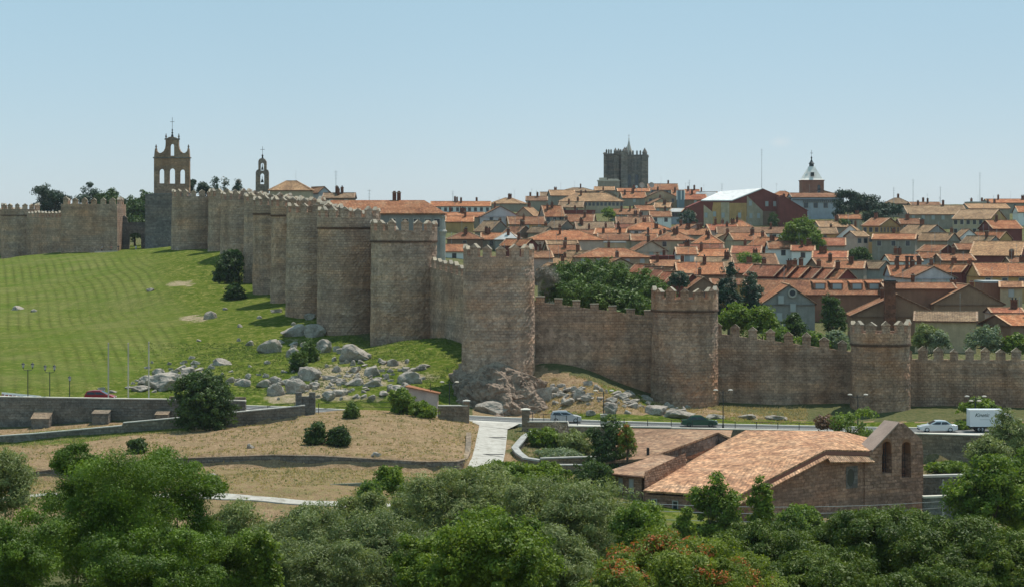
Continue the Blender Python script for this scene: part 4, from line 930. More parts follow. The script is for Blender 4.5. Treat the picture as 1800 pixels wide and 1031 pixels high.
# ---------------------------------------------------------------- the town: every house a thing with walls, roof, windows, chimneys
_YT = [(-1e3, 1000), (331, 960), (340, 900), (349, 850), (358, 800), (370, 750), (382, 700), (397, 650), (414, 600), (434.5, 550), (459, 500), (489, 450), (526, 400), (543, 380), (1e3, 370)]
def y_of(ye): return float(np.interp(ye, [a for a, b in _YT], [b for a, b in _YT]))
def box_mesh(name, mats, w_, d, h, frame=0.09):
    mb = MB(); mb.box((0, 0, 0), (w_+2*frame, d*0.6, h+2*frame), 0); mb.box((0, -d*0.3, frame), (w_, d*0.4, h), 1)
    return mb.mesh(name, mats)
WIN = [box_mesh('window', [M['frame'], M['pane']], 0.95, 0.16, 1.25), box_mesh('window', [M['kerb'], M['pane']], 1.1, 0.16, 1.35), box_mesh('window', [M['frame'], M['shutter']], 0.95, 0.16, 1.4)]
def chim_mesh():
    mb = MB(); mb.box((0, 0, -1.2), (0.75, 0.6, 2.5), 0); mb.box((0, 0, 1.3), (0.95, 0.8, 0.14), 1); mb.box((0, 0, 1.44), (0.5, 0.4, 0.22), 0); return mb.mesh('chimney', [M['chim'], M['coping']])
CHM = chim_mesh()
def chim2():
    mb = MB(); mb.box((0, 0, -1.0), (1.1, 0.7, 2.1), 0); mb.box((0, 0, 1.1), (1.3, 0.9, 0.12), 0)
    for x in (-.3, .3): mb.lathe((x, 0, 1.2), [(0.14, 0), (0.14, 0.4), (0.0, 0.42)], 8, 1)
    return mb.mesh('chimney', [M['chim'], M['metal']])
CHM2 = chim2()
def aerial_mesh():
    mb = MB(); mb.tube((0, 0, -0.4), (0, 0, 3.2), 0.03, n=4)
    for z, l in ((3.0, .7), (2.75, .55), (2.5, .8)): mb.tube((-l/2, 0, z), (l/2, 0, z), .018, n=4)
    return mb.mesh('aerial', M['galv'])
AER = aerial_mesh()
hr = random.Random(21)
HOUSES = []; YE = {}
def house(label, x0, x1, ye, yr, rot=0, wall='cream', roof='orange', win=2, Y=None, dep=None, hip=False, chim=None, cat='house', name='house', storeys=1, group=None, ridge_len=None, aerial=None, end=None):
    Y = Y or y_of(ye); span = (x1-x0)/F*Y; r = R(rot); c, s = abs(math.cos(r)), abs(math.sin(r))
    dep = dep or min(12.0, max(8.5, span*0.8))
    if c >= s: Lx = max(3.5, (span-dep*s)/c); Wy = dep
    else: Lx = dep; Wy = max(3.5, (span-dep*c)/s)
    cx = WX((x0+x1)/2, Y); cy = Y+(Lx*s+Wy*c)/2
    ze = WZ(ye, Y); zr = WZ(yr, cy if c >= s else Y+0.5)
    if zr-ze < 0.12*Wy: zr = ze+0.12*Wy
    if zr-ze > 0.42*Wy: zr = ze+0.42*Wy
    g = min(gz(cx, Y), gz(cx, cy+Wy/2))-1.0; g = min(g, ze-3.2)
    t = thing(name, label, cat, (cx, cy, g), r, group)
    H = ze-g; rise = zr-ze; a, b = Lx/2, Wy/2
    mb = MB(); ri = 0 if hip is False else min(b*0.95, a*0.8); 
    flat = roof == 'flat'
    h = H-0.02
    S = [(-a,-b),(a,-b),(a,b),(-a,b)]
    for i in range(4):
        p, q = S[i], S[(i+1) % 4]
        mb.face([(p[0],p[1],0),(q[0],q[1],0),(q[0],q[1],h),(p[0],p[1],h)])
    if flat:
        mb.face([(x, y, h) for x, y in S])
    elif not hip:
        mb.face([(a,-b,h),(a,b,h),(a,0,h+rise-0.02)]); mb.face([(-a,b,h),(-a,-b,h),(-a,0,h+rise-0.02)])
    mb.obj('wall', M[wall], t)
    if end:
        e_ = MB(); x_ = a+.03; e_.face([(x_,-b,0),(x_,b,0),(x_,b,h),(x_,0,h+rise-.05),(x_,-b,h)]); e_.obj('end_wall', M[end], t)
    # roof slabs with eaves, ridge cap and an uneven surface
    mb = MB(); o = 0.42; th = 0.2; sl = rise/b
    if flat:
        mb.box((0, 0, H-0.02), (Lx+0.3, Wy+0.3, 0.35)); mb.obj('roof', M['t_grey'] if wall not in ('maroon',) else M[wall], t)
    else:
        ez = H-o*sl; ax_ = a+(0.3 if not hip else o); rx = a-ri if hip else ax_
        if hip and rx < 0.05: rx = 0.05
        ny, nx = 3, max(2, int(Lx/2.2)); jr = random.Random(int(x0*13+ye))
        def grid(P00, P10, P11, P01):
            G = [[Vector(P00).lerp(Vector(P10), i/nx).lerp(Vector(P01).lerp(Vector(P11), i/nx), j/ny) for i in range(nx+1)] for j in range(ny+1)]
            for j in range(1, ny):
                for i in range(1, nx): G[j][i].z += jr.uniform(-0.07, 0.07)
            for j in range(ny):
                for i in range(nx):
                    q = [G[j][i], G[j][i+1], G[j+1][i+1], G[j+1][i]]
                    uv = [((p.x if abs(p.y-Vector(P00).y) < 99 else p.x), p.y*1.08) for p in q]
                    mb.face(q, 0, uv=uv)
        grid((-ax_,-b-o,ez),(ax_,-b-o,ez),(rx,0,H+rise),(-rx,0,H+rise)); grid((ax_,b+o,ez),(-ax_,b+o,ez),(-rx,0,H+rise),(rx,0,H+rise))
        if hip:
            for sg in (1, -1):
                f_ = [(sg*ax_,-b-o,ez),(sg*ax_,b+o,ez),(sg*rx,0,H+rise)]; f_ = f_ if sg > 0 else f_[::-1]
                mb.face(f_, 0, uv=[(p[1], p[0]*1.08) for p in f_])
        # underside and edges
        for sg in (-1, 1):
            f_ = [(-ax_,sg*(b+o),ez-th),(ax_,sg*(b+o),ez-th),(ax_,sg*(b+o),ez),(-ax_,sg*(b+o),ez)]; mb.face(f_ if sg < 0 else f_[::-1], 1)
        if not hip:
            for sg in (-1, 1):
                x = sg*ax_
                for s2 in (-1, 1):
                    f_ = [(x,s2*(b+o),ez-th),(x,0,H+rise-th),(x,0,H+rise),(x,s2*(b+o),ez)]
                    mb.face(f_ if sg*s2 > 0 else f_[::-1], 1)
                    u_ = [(x,s2*(b+o),ez-th),(x-sg*0.35,s2*(b+o),ez-th),(x-sg*0.35,0,H+rise-th),(x,0,H+rise-th)]; mb.face(u_ if sg*s2 < 0 else u_[::-1], 1)
        # pale verge and hip tiles
        if not hip:
            for sg in (-1, 1):
                for s2 in (-1, 1):
                    xa, xb = sg*ax_, sg*(ax_-.38); f_ = [(xa,s2*(b+o),ez+.07),(xb,s2*(b+o),ez+.07),(xb,0,H+rise+.07),(xa,0,H+rise+.07)]
                    if sg*s2 > 0: f_ = f_[::-1]
                    mb.face(f_, 2); g_f = [(xa,s2*(b+o),ez-.03),(xa,0,H+rise-.03),(xa,0,H+rise+.07),(xa,s2*(b+o),ez+.07)]; mb.face(g_f if sg*s2 > 0 else g_f[::-1], 2)
        else:
            for sg in (-1, 1):
                for s2 in (-1, 1): mb.tube((sg*ax_, s2*(b+o), ez+.02), (sg*rx, 0, H+rise+.03), .14, n=5, mat=2, caps=False)
        # ridge tiles
        mb.box((0, 0, H+rise-0.05), (2*rx, 0.34, 0.14), 2)
        # under-eave plane
        mb.face([(-ax_,-b-o,ez-th),(-ax_,b+o,ez-th),(ax_,b+o,ez-th),(ax_,-b-o,ez-th)], 1)
        mb.obj('roof', [M['t_'+roof], M['chim'], M['t_verge']], t)
    # windows on the faces turned to the viewer
    me = WIN[hr.randrange(3)]
    if win:
        faces = []
        for (nx_, ny_, ln) in ((0, -1, Lx), (0, 1, Lx), (1, 0, Wy), (-1, 0, Wy)):
            wy = nx_*math.sin(r)+ny_*math.cos(r)
            if wy < -0.35: faces.append((wy, nx_, ny_, ln))
        faces.sort(); 
        for k, (wy, nx_, ny_, ln) in enumerate(faces):
            n = win if k == 0 else max(1, int(win*ln/faces[0][3])) if win > 1 else 0
            rz = math.atan2(ny_, nx_)+math.pi/2
            for st in range(storeys):
                for i in range(n):
                    u_ = -ln/2+ln*(i+0.5)/n
                    px_ = nx_*a + (-ny_)*u_; py_ = ny_*b+nx_*u_
                    w_ = link(me, 'window', t); w_.location = (px_+nx_*0.0, py_, H-2.0-2.8*st); w_.rotation_euler = (0, 0, rz)
    nc = hr.choice((1, 1, 2)) if chim is None else chim
    for i in range(nc):
        cxx = hr.uniform(-0.75, 0.75)*(rx if not flat else a); cyy = hr.uniform(-0.45, 0.25)*b
        c_ = link(hr.choice((CHM, CHM, CHM2)), 'chimney', t); c_.location = (cxx, cyy, H+(rise*(1-abs(cyy)/b) if not flat else 0)+0.3)
        c_.rotation_euler = (0, 0, hr.choice((0, math.pi/2)))
    if (hr.random() < 0.8 if aerial is None else aerial):
        c_ = link(AER, 'aerial', t); c_.location = (hr.uniform(-.5, .5)*a, hr.uniform(-.1, .3)*b, H+(rise if not flat else 0)-0.1); c_.rotation_euler = (0, 0, hr.uniform(0, 3))
    HOUSES.append(t); YE[t.name] = (ye, yr); return t

# x0 x1 eave ridge rot wall roof windows [flags] | label.   flags: h hip, sN storeys, dN depth, cN chimneys, yN distance
TABLE = """
757 862 362 354 0 white orange 10 c4 | long white terrace with a row of dark windows on the left skyline
862 925 357 348 -12 stone tan 0 h c2 | brown hipped-roof house under thin aerials right of the long white skyline terrace
925 962 352 345 0 stone brown 0 c2 | dark little roof with two black chimneys between the hipped skyline house and the stepped roofs
963 1012 343 334 8 stone tan 0 c1 | tan roofed skyline house at the left foot of the slope up to the cathedral
985 1048 336 330 0 cream tan 0 h c1 | pale tan hipped roof on the skyline left of the cathedral
770 852 381 373 4 cream orange 5 c3 | orange roofed row just in front of the long white skyline terrace
842 912 379 362 94 lilac orange 2 c1 y690 d14 | lilac-grey gable house with one dark square window left of centre
905 952 378 363 70 cream tan 2 c1 y700 | cream house with tan ribbed roof touching the lilac-grey gable house
948 992 379 361 12 grey orange 3 c2 y695 | steep orange roof over a row of small windows left of the burgundy cube
984 1046 371 369 0 maroon flat 0 c1 y705 d10 | flat-topped burgundy cube building below the hipped house with glazed galleries
984 1096 353 339 0 cream tan 16 h c2 d14 | big hipped house with two long glazed window galleries below the cathedral
1046 1080 334 328 0 stone tan 0 c0 y930 | brown plain-walled building at the left foot of the cathedral
1086 1142 336 331 0 cream orange 3 s2 c1 y905 | cream apartment block with two floors of three windows under the cathedral
1134 1200 347 334 84 sand orange 3 c0 y860 d16 | tall sand-coloured gable building with a strip of dark windows right of the cathedral flats
1140 1192 333 323 0 grey orange 4 c1 y960 | orange roofed grey building peeping over at the right foot of the cathedral
1182 1216 344 334 0 cream orange 0 c1 y900 | orange roofed house behind the glass stair tower
1205 1230 340 333 0 cream red 0 c2 y890 | small red roof with tall black chimney right of the glass stair tower
1222 1268 350 337 -10 slate grey 0 c1 y880 d14 | grey slate roof sloping down to the left of the white sheet roof
1143 1180 380 371 0 white orange 2 c1 y730 | white house with orange roof and two dark windows left of the red and ochre school
1100 1150 389 379 12 pink pink 1 c1 y715 | pinkish low roof beside the white house with two dark windows
1176 1212 372 366 -20 slate grey 4 c0 y770 | grey house with a row of narrow windows beside the left end of the painted school
1084 1142 392 381 0 stone brown 0 c1 | brown roofed house with a bulging parapet below the green rooftop bush
1010 1080 402 390 4 stone tan 0 c2 | long low tan roof below the burgundy cube
1098 1180 403 391 0 lilac orange 6 h c1 | lilac house with a wide glazed veranda under an orange hipped roof
1045 1108 411 401 -10 cream orange 2 c2 | orange roofed house left of the glazed veranda house
960 1010 399 386 108 stone tan 1 c1 | tan roofed narrow house rising to the right just under the burgundy cube
784 832 389 380 0 ochre orange 0 c1 y680 | ochre walled house directly right of the long school building
834 896 405 383 112 stone tan 0 c1 y640 | dark gabled house with a long tan roof slope below the lilac-grey gable house
884 936 409 390 110 brown orange 0 c2 y632 | orange roof strip climbing right beside a dark gable, below the narrow grey chimney house
928 975 407 392 112 stone tan 0 c1 y625 | house with two parallel pale roof strips left of the long tan roof
786 848 419 408 0 brown orange 1 h c2 y590 | orange hipped roof over dark wall above the short sloping wall stretch
846 882 420 409 0 stone orange 1 c2 y595 | small orange roof with two red chimneys left of the grey sheet roof
870 918 420 408 -8 grey grey 0 h c1 y588 | pale grey sheet-roofed house among the orange roofs
880 945 430 412 108 maroon orange 0 c1 y560 d13 | maroon gabled house whose long orange roof edge points up right behind the corner tower
781 816 441 429 0 white orange 1 c0 y545 | small white house with orange roof just above the short sloping wall stretch
925 1062 421 405 0 pink orange 0 h c2 d14 y585 | broad hipped orange roof with pale hip lines above a long pinkish wall
1052 1112 421 410 0 cream orange 0 c2 y588 | ribbed orange roof with red chimney right of the broad hipped roof
1110 1156 422 411 0 cream orange 1 c1 y586 | plain orange roof over cream wall left of the fan shaped hipped roof
1150 1222 421 408 0 cream orange 2 h c2 y584 | fan shaped hipped orange roof over a long cream wall near the centre right
1218 1276 427 413 -6 cream orange 2 h c2 y572 | hipped orange roof with white pillars beside its wall
1242 1300 404 394 6 pink red 0 c3 y640 | reddish roof group with three dark chimneys below the painted school
1278 1322 398 387 0 maroon orange 0 c1 y660 h | small hipped orange roof with dark maroon eaves in front of the painted school
1262 1392 409 399 -3 white brown 7 c2 y625 | long white house with brown roof and several windows left of the round green tree
1176 1246 405 394 100 pink orange 2 c2 y645 d12 | pale pink gable house with small red chimneys below the white house
1128 1182 411 402 0 cream orange 2 h c1 y618 | low orange roof tucked under the veranda house
1185 1250 412 402 4 stone orange 0 c3 y612 | orange roof with a red brick chimney cluster above the fan shaped roof
1280 1352 421 409 10 cream orange 1 c2 y600 | pale edged orange roof sloping beside a thin dark mast
1322 1392 432 417 100 maroon orange 0 c1 y570 d12 | maroon gable with long orange verge left of the round green tree
1352 1402 436 424 0 white orange 1 c2 y555 | orange roof over white wall with red chimneys just under the round green tree
1286 1350 444 432 170 pink pink 0 c1 y540 d11 | pale pink roofed house beside the light green courtyard tree
1392 1440 440 431 -8 white pink 1 c3 y545 | white walled house with pinkish roof and dark chimneys below the round green tree
1430 1500 452 441 -10 white pink 3 c2 y515 | white edged pinkish roof sloping down right behind the saw-tooth roofs
1468 1534 471 459 -14 stone orange 0 c1 y480 | orange brown roof with a thick white verge right of the saw-tooth roofs
958 1022 445 430 8 brown orange 0 c1 y535 | orange roof over dark brown wall just right of the corner tower top
990 1064 452 428 112 stone tan 0 c1 y520 d13 | tan roof slope rising to the box chimney behind the pine trees
1012 1142 451 436 0 sand orange 5 h c1 y505 d12 | wide hipped orange roof over a dark window strip above the pine trees
1064 1100 427 424 0 sand flat 0 c0 y530 | flat box-shaped sand coloured attic standing on the tan roofs
1104 1196 452 432 4 maroon flat 0 c1 y512 d8 | long dark red firewall left of the small white gable wall
1190 1226 446 434 0 white orange 1 c0 y506 | small white wall with one window between the two dark red firewalls
1224 1284 450 437 -4 maroon orange 0 c1 y512 | dark red firewall with an orange roof edge right of the small white wall
1192 1276 481 461 0 brown orange 0 c2 y460 d13 | large brown-orange roof slope with a white skylight left of the dark fir trees
1146 1196 467 457 0 brown brown 0 c2 y490 | dark cluster roof with small white aerial behind the stepped verges
1208 1262 505 487 92 brown orange 1 c1 y425 d12 | dark brown gable seen over the lone tower top
1252 1310 499 489 0 ochre orange 1 c0 y432 | orange roof behind the blue-green fir trees
1284 1346 478 463 10 brown red 0 c1 y470 | red roof below the light green courtyard tree
1404 1478 343 333 90 ochre red 0 c0 y830 d8 | low red hipped roof beside the white capped brick tower
1356 1400 345 336 0 ochre orange 0 h c0 y820 | small pointed orange roof just right of the dark red gable of the school
1434 1492 398 388 8 stone tan 0 c1 y655 | brown roofed low gable under the dark umbrella pines
1428 1472 410 400 0 ochre tan 1 c0 y615 d8 | tall ochre house with bright tan roof touching the round green tree
1470 1536 417 395 76 white tan 1 c1 y600 d10 | white walled house beside a wide tan roof right of the ochre house
1498 1522 415 406 14 pink tan 2 c0 y590 | narrow pinkish house with two dark windows left of the orange house
1519 1592 396 383 -38 ochre orange 3 s2 c1 y612 d12 | tall orange house with three narrow windows and pale roof strip
1583 1620 393 384 0 brown orange 2 c1 y640 | orange roofed house with a dark window behind the tall orange house
1536 1624 420 411 -14 stone orange 3 c1 y585 d10 | grey-brown block with balcony and big window under an orange roof
1590 1672 412 395 104 grey tan 0 c1 y610 d13 | grey gable house with broad tan roof right of the balcony block
1624 1690 421 401 112 stone tan 0 c1 y595 d12 | tan roof running up to the small white gable
1686 1720 416 401 92 white tan 1 c0 y600 d8 | small white gable house with one dark arched window
1594 1702 376 361 2 stone tan 6 c2 y740 d15 | very broad tan roof over a long windowed wall on the right skyline
1682 1784 384 368 -32 cream tan 6 s2 c0 y700 d15 Eochre | three-storey cream block with a row of windows and a big ochre end wall
1700 1776 366 358 4 stone tan 0 c2 y790 | tan ridge of roofs behind the three-storey cream block
1560 1600 357 348 0 stone tan 0 h c1 y810 | grey hipped roof with a dark chimney lantern right of the umbrella pines
1602 1654 360 357 0 stone brown 0 c2 y800 | low brown roof line with a tall mast behind it
1704 1740 356 347 0 cream flat 0 c2 y830 | flat cream block standing highest on the right skyline
1738 1830 356 350 0 stone orange 3 c2 y835 | long roof group with pale wall at the far right skyline
1790 1840 372 362 0 white orange 2 c1 y760 | white and orange house cut by the right edge of the photo, upper row
1732 1800 401 387 14 maroon orange 0 c1 y650 | maroon gable with orange roof right of the three-storey cream block
1720 1782 419 403 108 ochre orange 0 c0 y610 d12 | bright orange roof with ochre gable near the right edge
1700 1770 432 413 100 grey tan 0 c1 y580 d13 | grey stone gable with tan roof below the small white gable
1712 1830 448 424 158 maroon tan 0 c0 y550 d14 | huge sloping maroon wall at the right edge
1622 1684 441 430 110 maroon orange 0 c0 y565 | maroon gable between two orange roofs, centre of the right hand town
1684 1750 438 428 0 brown orange 0 c0 y562 | orange roof left of the huge maroon wall
1560 1622 458 447 4 white orange 1 c2 y520 | orange roof over pale wall with clustered black chimneys behind
1622 1662 452 443 100 slate orange 0 c0 y528 | little slate-blue gable among orange roofs
1650 1716 457 446 6 brown orange 0 c1 y522 | orange roof with dark underside right of the little slate-blue gable
1772 1840 468 452 8 brown orange 0 c2 y505 | orange roof at the right edge under the huge maroon wall
1510 1570 470 457 104 grey tan 0 c0 y500 d11 | grey gable with tan roof below the balcony block
1566 1640 483 466 0 lilac orange 0 c3 y470 d8 | pale orange roof carrying four tall brick chimneys with black caps
1592 1682 487 468 96 lilac orange 3 c1 y455 d12 | lilac-white gable house with brown dormers under its peak
1648 1704 476 462 112 maroon orange 0 c1 y480 d12 | dark gabled roof strip behind the lilac-white gable house, first of the ribs
1690 1742 478 462 112 brown orange 0 c1 y476 d12 | ribbed orange roof with a chimney box, between the dark gabled strip and the skylight roof
1722 1840 484 462 0 ochre orange 4 c1 y462 d13 | large orange-brown roof with two white skylights over an ochre wall
1760 1812 504 495 -12 sand brown 1 c0 y425 d8 | pale rendered house with one grey window below the skylight roof
1730 1768 497 492 0 brickw flat 0 c0 y430 | flat brick block between the big brown gable and the pale rendered house
1336 1560 516 491 0 brickw orange 0 c0 y418 d13 | long brick house whose orange roof holds four glazed dormers
1342 1437 531 500 88 grey orange 0 c0 y400 d14 | grey stone gable house with a round window high in the gable
1556 1680 506 497 0 brickw orange 0 c1 y415 d8 | long ribbed orange roof running behind the big brick chimney
1500 1662 553 517 86 brown orange 0 c1 y384 d10 | big brown gable house with a steep orange roof behind the rightmost tower
1642 1764 532 500 90 brown orange 0 c2 y412 d14 | wide brown gable house with pinkish band, right of the big brick chimney
1612 1740 563 550 -12 sand tan 0 c0 y365 d11 | low ochre house with a worn tan roof behind the pale shrubs
1742 1850 570 552 22 brown orange 0 c1 y368 d9 | orange roof with rough tiles low at the right edge above the wall
1078 1124 376 367 0 stone brown 3 c2 y790 | brown roofed stone house with three windows right of the green rooftop bush
1114 1152 369 361 8 pink orange 2 c1 y815 | pinkish house with orange roof between the cathedral flats and the white house
1150 1184 364 356 -10 sand tan 2 c1 y830 | sand coloured house with tan roof below the sand-coloured gable building
930 972 452 441 6 pink brown 0 c1 y470 | pinkish walled house with brown roof just right of the corner tower edge
946 990 474 463 96 stone tan 1 c0 y430 | stone gable house behind the bare leafless tree
1476 1516 384 377 0 cream orange 1 c1 y690 | orange roof seen through the trunks of the umbrella pines
1744 1800 548 543 0 pink red 0 c1 y385 d6 | little red roof with a chimney above the rough orange roof
"""
def parse(line):
    spec, label = line.split('|'); tk = spec.split(); kw = {}
    x0, x1, ye, yr, rot = map(float, tk[:5]); wall, roof, win = tk[5], tk[6], int(tk[7])
    for f in tk[8:]:
        if f == 'h': kw['hip'] = True
        elif f[0] == 's': kw['storeys'] = int(f[1:])
        elif f[0] == 'd': kw['dep'] = float(f[1:])
        elif f[0] == 'c': kw['chim'] = int(f[1:])
        elif f[0] == 'E': kw['end'] = f[1:]
        elif f[0] == 'y': kw['Y'] = float(f[1:])
    if roof == 'pink': roof = 'red'
    if 100 <= rot <= 120: rot += 12
    return house(label.strip(), x0, x1, ye, yr, rot, wall, roof, win, **kw)
HB = {}
for ln in TABLE.strip().split('\n'):
    h_ = parse(ln); HB[h_['label']] = h_
def hfind(s): return next(h for k_, h in HB.items() if s in k_)
# saw-tooth terrace: six narrow maroon roofs stepping right, a chimney on each
ords = ['leftmost', 'second from the left', 'third from the left', 'fourth from the left', 'fifth from the left', 'rightmost']
for i in range(6):
    house('%s of six maroon row houses with stepped saw-tooth roofs' % ords[i], 1318+i*22, 1398+i*22, 483+i*1.2, 459+i*1.5, 118, 'maroon', 'orange' if i == 5 else 'red', 0, Y=447-i*2.5, dep=11, chim=1, group='saw-tooth row houses', aerial=False)
for i in range(5):
    house('%s of five small dark roofs with pale stepped verges above the pines' % ['leftmost', 'second from the left', 'third from the left', 'fourth from the left', 'rightmost'][i], 1112+i*17, 1158+i*17, 476+i*4.5, 463+i*4, 118, 'maroon', 'red', 0, Y=468-i*9, dep=7, chim=0, group='roofs with stepped verges', aerial=False)
# smaller houses packed between the named ones
import re as _re
foot = [(h.location.x, h.location.y, max((abs(v[0]) for v in h.children[0].bound_box))) for h in HOUSES]
used = set(); fr_ = random.Random(99); nf = 0
def short(lab):
    s_ = _re.split(r',| with | under | beside | below | behind | in front | just | whose | between | beyond | over | rising | carrying | touching | near | cut | pointing ', lab)[0]
    w_ = s_.split(); return ' '.join(w_[:7])
shorts = {}
for k_ in HB: shorts.setdefault(short(k_), []).append(k_)
BASEY = sorted(((h.location.y, h, lab) for lab, h in HB.items()), key=lambda t: -t[0])
for Yh, h, lab in BASEY:
    sh = short(lab)
    if len(shorts[sh]) > 1 or len(sh.split()) < 3: continue
    for sgn in (0, -1, 1):
        Yn = Yh-15-fr_.uniform(0, 7); xn = h.location.x*Yn/Yh+sgn*fr_.uniform(7, 10)+fr_.uniform(-2, 2); px = CX+F*xn/Yn
        if Yn < 455 or px > 1475 or (930 < px < 1150 and Yn < 470) or (1330 < px < 1480 and Yn < 450) or (1250 < px < 1345 and Yn < 440) or (1370 < px < 1450 and Yn < 600) or (px < 780) or (1450 < px < 1595 and 650 < Yn < 790) or (1200 < px < 1420 and 700 < Yn < 775): continue
        if any(abs(xn-a) < 5.2+b and abs(Yn-c_) < 11 for a, c_, b in foot): continue
        wpx = fr_.uniform(9, 13)/Yn*F; g_ = gz(xn, Yn); ze = g_+fr_.uniform(4.2, 5.6); ye = HY-F*ze/Yn; Yc = Yn+4.5; yr = HY-F*(ze+fr_.uniform(1.9, 2.7))/Yc
        yen, yrn = YE[h.name]
        if yr < yen+1: d_ = yen+1.5-yr; yr += d_; ye += d_; ze = WZ(ye, Yn)
        if ze-g_ < 2.6: continue
        pos_ = {0: 'right before the', -1: 'before the left side of the', 1: 'before the right side of the'}[sgn]
        rf_ = fr_.choice(['orange', 'orange', 'tan', 'brown', 'red', 'brown']); wl = fr_.choice(['cream', 'ochre', 'stone', 'sand', 'pink', 'brown'])
        big = 'small' if wpx*Yn/F < 11 else 'low'
        nh = house('%s %s-roofed house %s %s' % (big, rf_, pos_, sh), px-wpx/2, px+wpx/2, ye, yr, fr_.choice((0, 6, -8, 12, 100, 96)), wl, rf_, fr_.choice((1, 2, 3)), Y=Yn)
        foot.append((xn, Yn, 5.5)); nf += 1; break
print('fillers', nf, 'houses', len(HOUSES))
# details on the named houses
def on_house(h, lx, ly, lz, mb, name, mats): o = mb.obj(name, mats, h); o.location = (lx, ly, lz); return o
h = hfind('four glazed dormers')
for px in (1441, 1471, 1506, 1536):
    Yd = 420.5; mb = MB(); mb.box((0, 0, 0), (2.3, 3.4, 1.25), 0); d = on_house(h, WX(px, Yd)-h.location.x, Yd+1.4-h.location.y, WZ(508.5, Yd)-h.location.z, mb, 'dormer', M['brickw'])
    mb = MB(); mb.face([(-1.35, -1.9, 1.25), (1.35, -1.9, 1.25), (1.35, 2.0, 1.75), (-1.35, 2.0, 1.75)]); mb.box((0, 0, 1.22), (2.6, 3.6, .08)); mb.obj('dormer_roof', M['t_orange'], d)
    mb = MB(); mb.box((0, -1.72, 0.1), (1.7, .1, 1.0)); mb.obj('dormer_window', M['shutter'], d)
h = hfind('round window high')
mb = MB(); mb.lathe((0, 0, 0), [(0.85, 0), (0.85, .12), (0.55, .12), (0.55, 0.02)], 20); mb.lathe((0, 0, 0), [(0.55, 0.03), (0, .03)], 20, 1); o = on_house(h, 0, 0, 0, mb, 'round_window', [M['palestone'], M['pane']])
r_ = R(88); o.parent = None; o.location = P(1393, 515, 399.9); o.rotation_euler = (R(90), 0, 0); o.parent = h; o.matrix_parent_inverse = Matrix.LocRotScale(h.location, h.rotation_euler, None).inverted()
for px, py in ((1373, 528), (1394, 542), (1370, 558)):
    w_ = link(WIN[2], 'window', h); w_.matrix_parent_inverse = Matrix.LocRotScale(h.location, h.rotation_euler, None).inverted(); w_.location = P(px, py+6, 399.9)
# big brick chimney in front of the brown gable house
h = hfind('big brown gable house')
mb = MB(); mb.box((0, 0, 0), (1.9, 1.2, 7.8), 0); mb.box((0, 0, 7.8), (2.5, 1.7, .3), 0); mb.box((0, 0, 8.1), (2.0, 1.3, .25), 1)
o = mb.obj('big_chimney', [M['chim'], M['metal']], h); o.matrix_parent_inverse = Matrix.LocRotScale(h.location, h.rotation_euler, None).inverted(); o.location = Vector((WX(1564, 383), 383, WZ(575, 383)))
h = hfind('four tall brick chimneys')
for px in (1580, 1597, 1605, 1617):
    mb = MB(); mb.box((0, 0, 0), (.65, .6, 3.2), 0); mb.box((0, 0, 3.2), (.85, .8, .25), 1)
    o = mb.obj('chimney', [M['chim'], M['metal']], h); o.location = (WX(px, 471)-h.location.x, -1.2, WZ(478, 471)-h.location.z)
h = hfind('two white skylights')
for px in (1770, 1788):
    mb = MB(); mb.box((0, 0, 0), (1.0, 1.1, .3)); o = mb.obj('skylight', M['white'], h); o.location = (WX(px, 466)-h.location.x, -2.6, WZ(473, 466)-h.location.z-.3); o.rotation_euler = (R(22), 0, 0)
# ---------------------------------------------------------------- large buildings and landmarks of the town
def poly_wall(name, pts, Y, thick, mat, parent, holes=None, org=None):
    o = parent.location; mb = MB()
    L_ = [[(WX(a, Y)-o.x, WZ(b, Y)-o.z) for a, b in pts]]+[[(WX(a, Y)-o.x, WZ(b, Y)-o.z) for a, b in h] for h in (holes or [])]
    mb.prism(L_ if holes else L_[0], (0, Y-o.y, 0), (1, 0, 0), (0, 0, 1), (0, 1, 0), thick); return mb.obj(name, mat, parent)
# the cathedral
CA = thing('cathedral', 'dark grey cathedral with two battlemented towers, pinnacles and a pale spire on the skyline', 'cathedral', (WX(1100, 1000), 1004, gz(WX(1100, 1000), 1004)-2)); o = CA.location
def cbox(px0, px1, py0, Y, dep, mat=M['darkstone'], name='tower', base=None):
    mb = MB(); x0, x1 = WX(px0, Y), WX(px1, Y); z1 = WZ(py0, Y)-o.z
    mb.box(((x0+x1)/2-o.x, Y+dep/2-o.y, 0), (x1-x0, dep, z1)); return mb.obj(name, mat, CA)
cbox(1063, 1104, 270, 1004, 12, name='left_tower'); cbox(1104, 1138, 272, 1000, 11, name='right_tower')
for a, b, t_ in ((1061.5, 1066, 268), (1079, 1088, 269), (1092, 1103.5, 266), (1128, 1139.5, 274)): cbox(a, b, t_, 998 if a > 1085 else 1002, 3, name='buttress')
cbox(1061.5, 1078, 268.5, 1003.2, .7, name='cornice') if False else None
for px, py, h_, r_ in ((1082, 268, 7 / 1.6, .8), (1087.5, 269, 4.5, .8), (1098, 268, 5, .9), (1133.5, 272, 8.5/1.4, 1.1), (1101, 267, 5, .7), (1139, 275, 2.5, .5), (1062.5, 269, 1.5, .6)):
    mb = MB(); h_ *= .62; mb.lathe((WX(px, 1000)-o.x, 1.0-4, WZ(py, 1000)-o.z-.5), [(r_, 0), (r_, h_*.35), (r_*1.15, h_*.38), (r_*.3, h_*.85), (0, h_)], 6, smooth=False); mb.obj('pinnacle', M['darkstone'], CA)
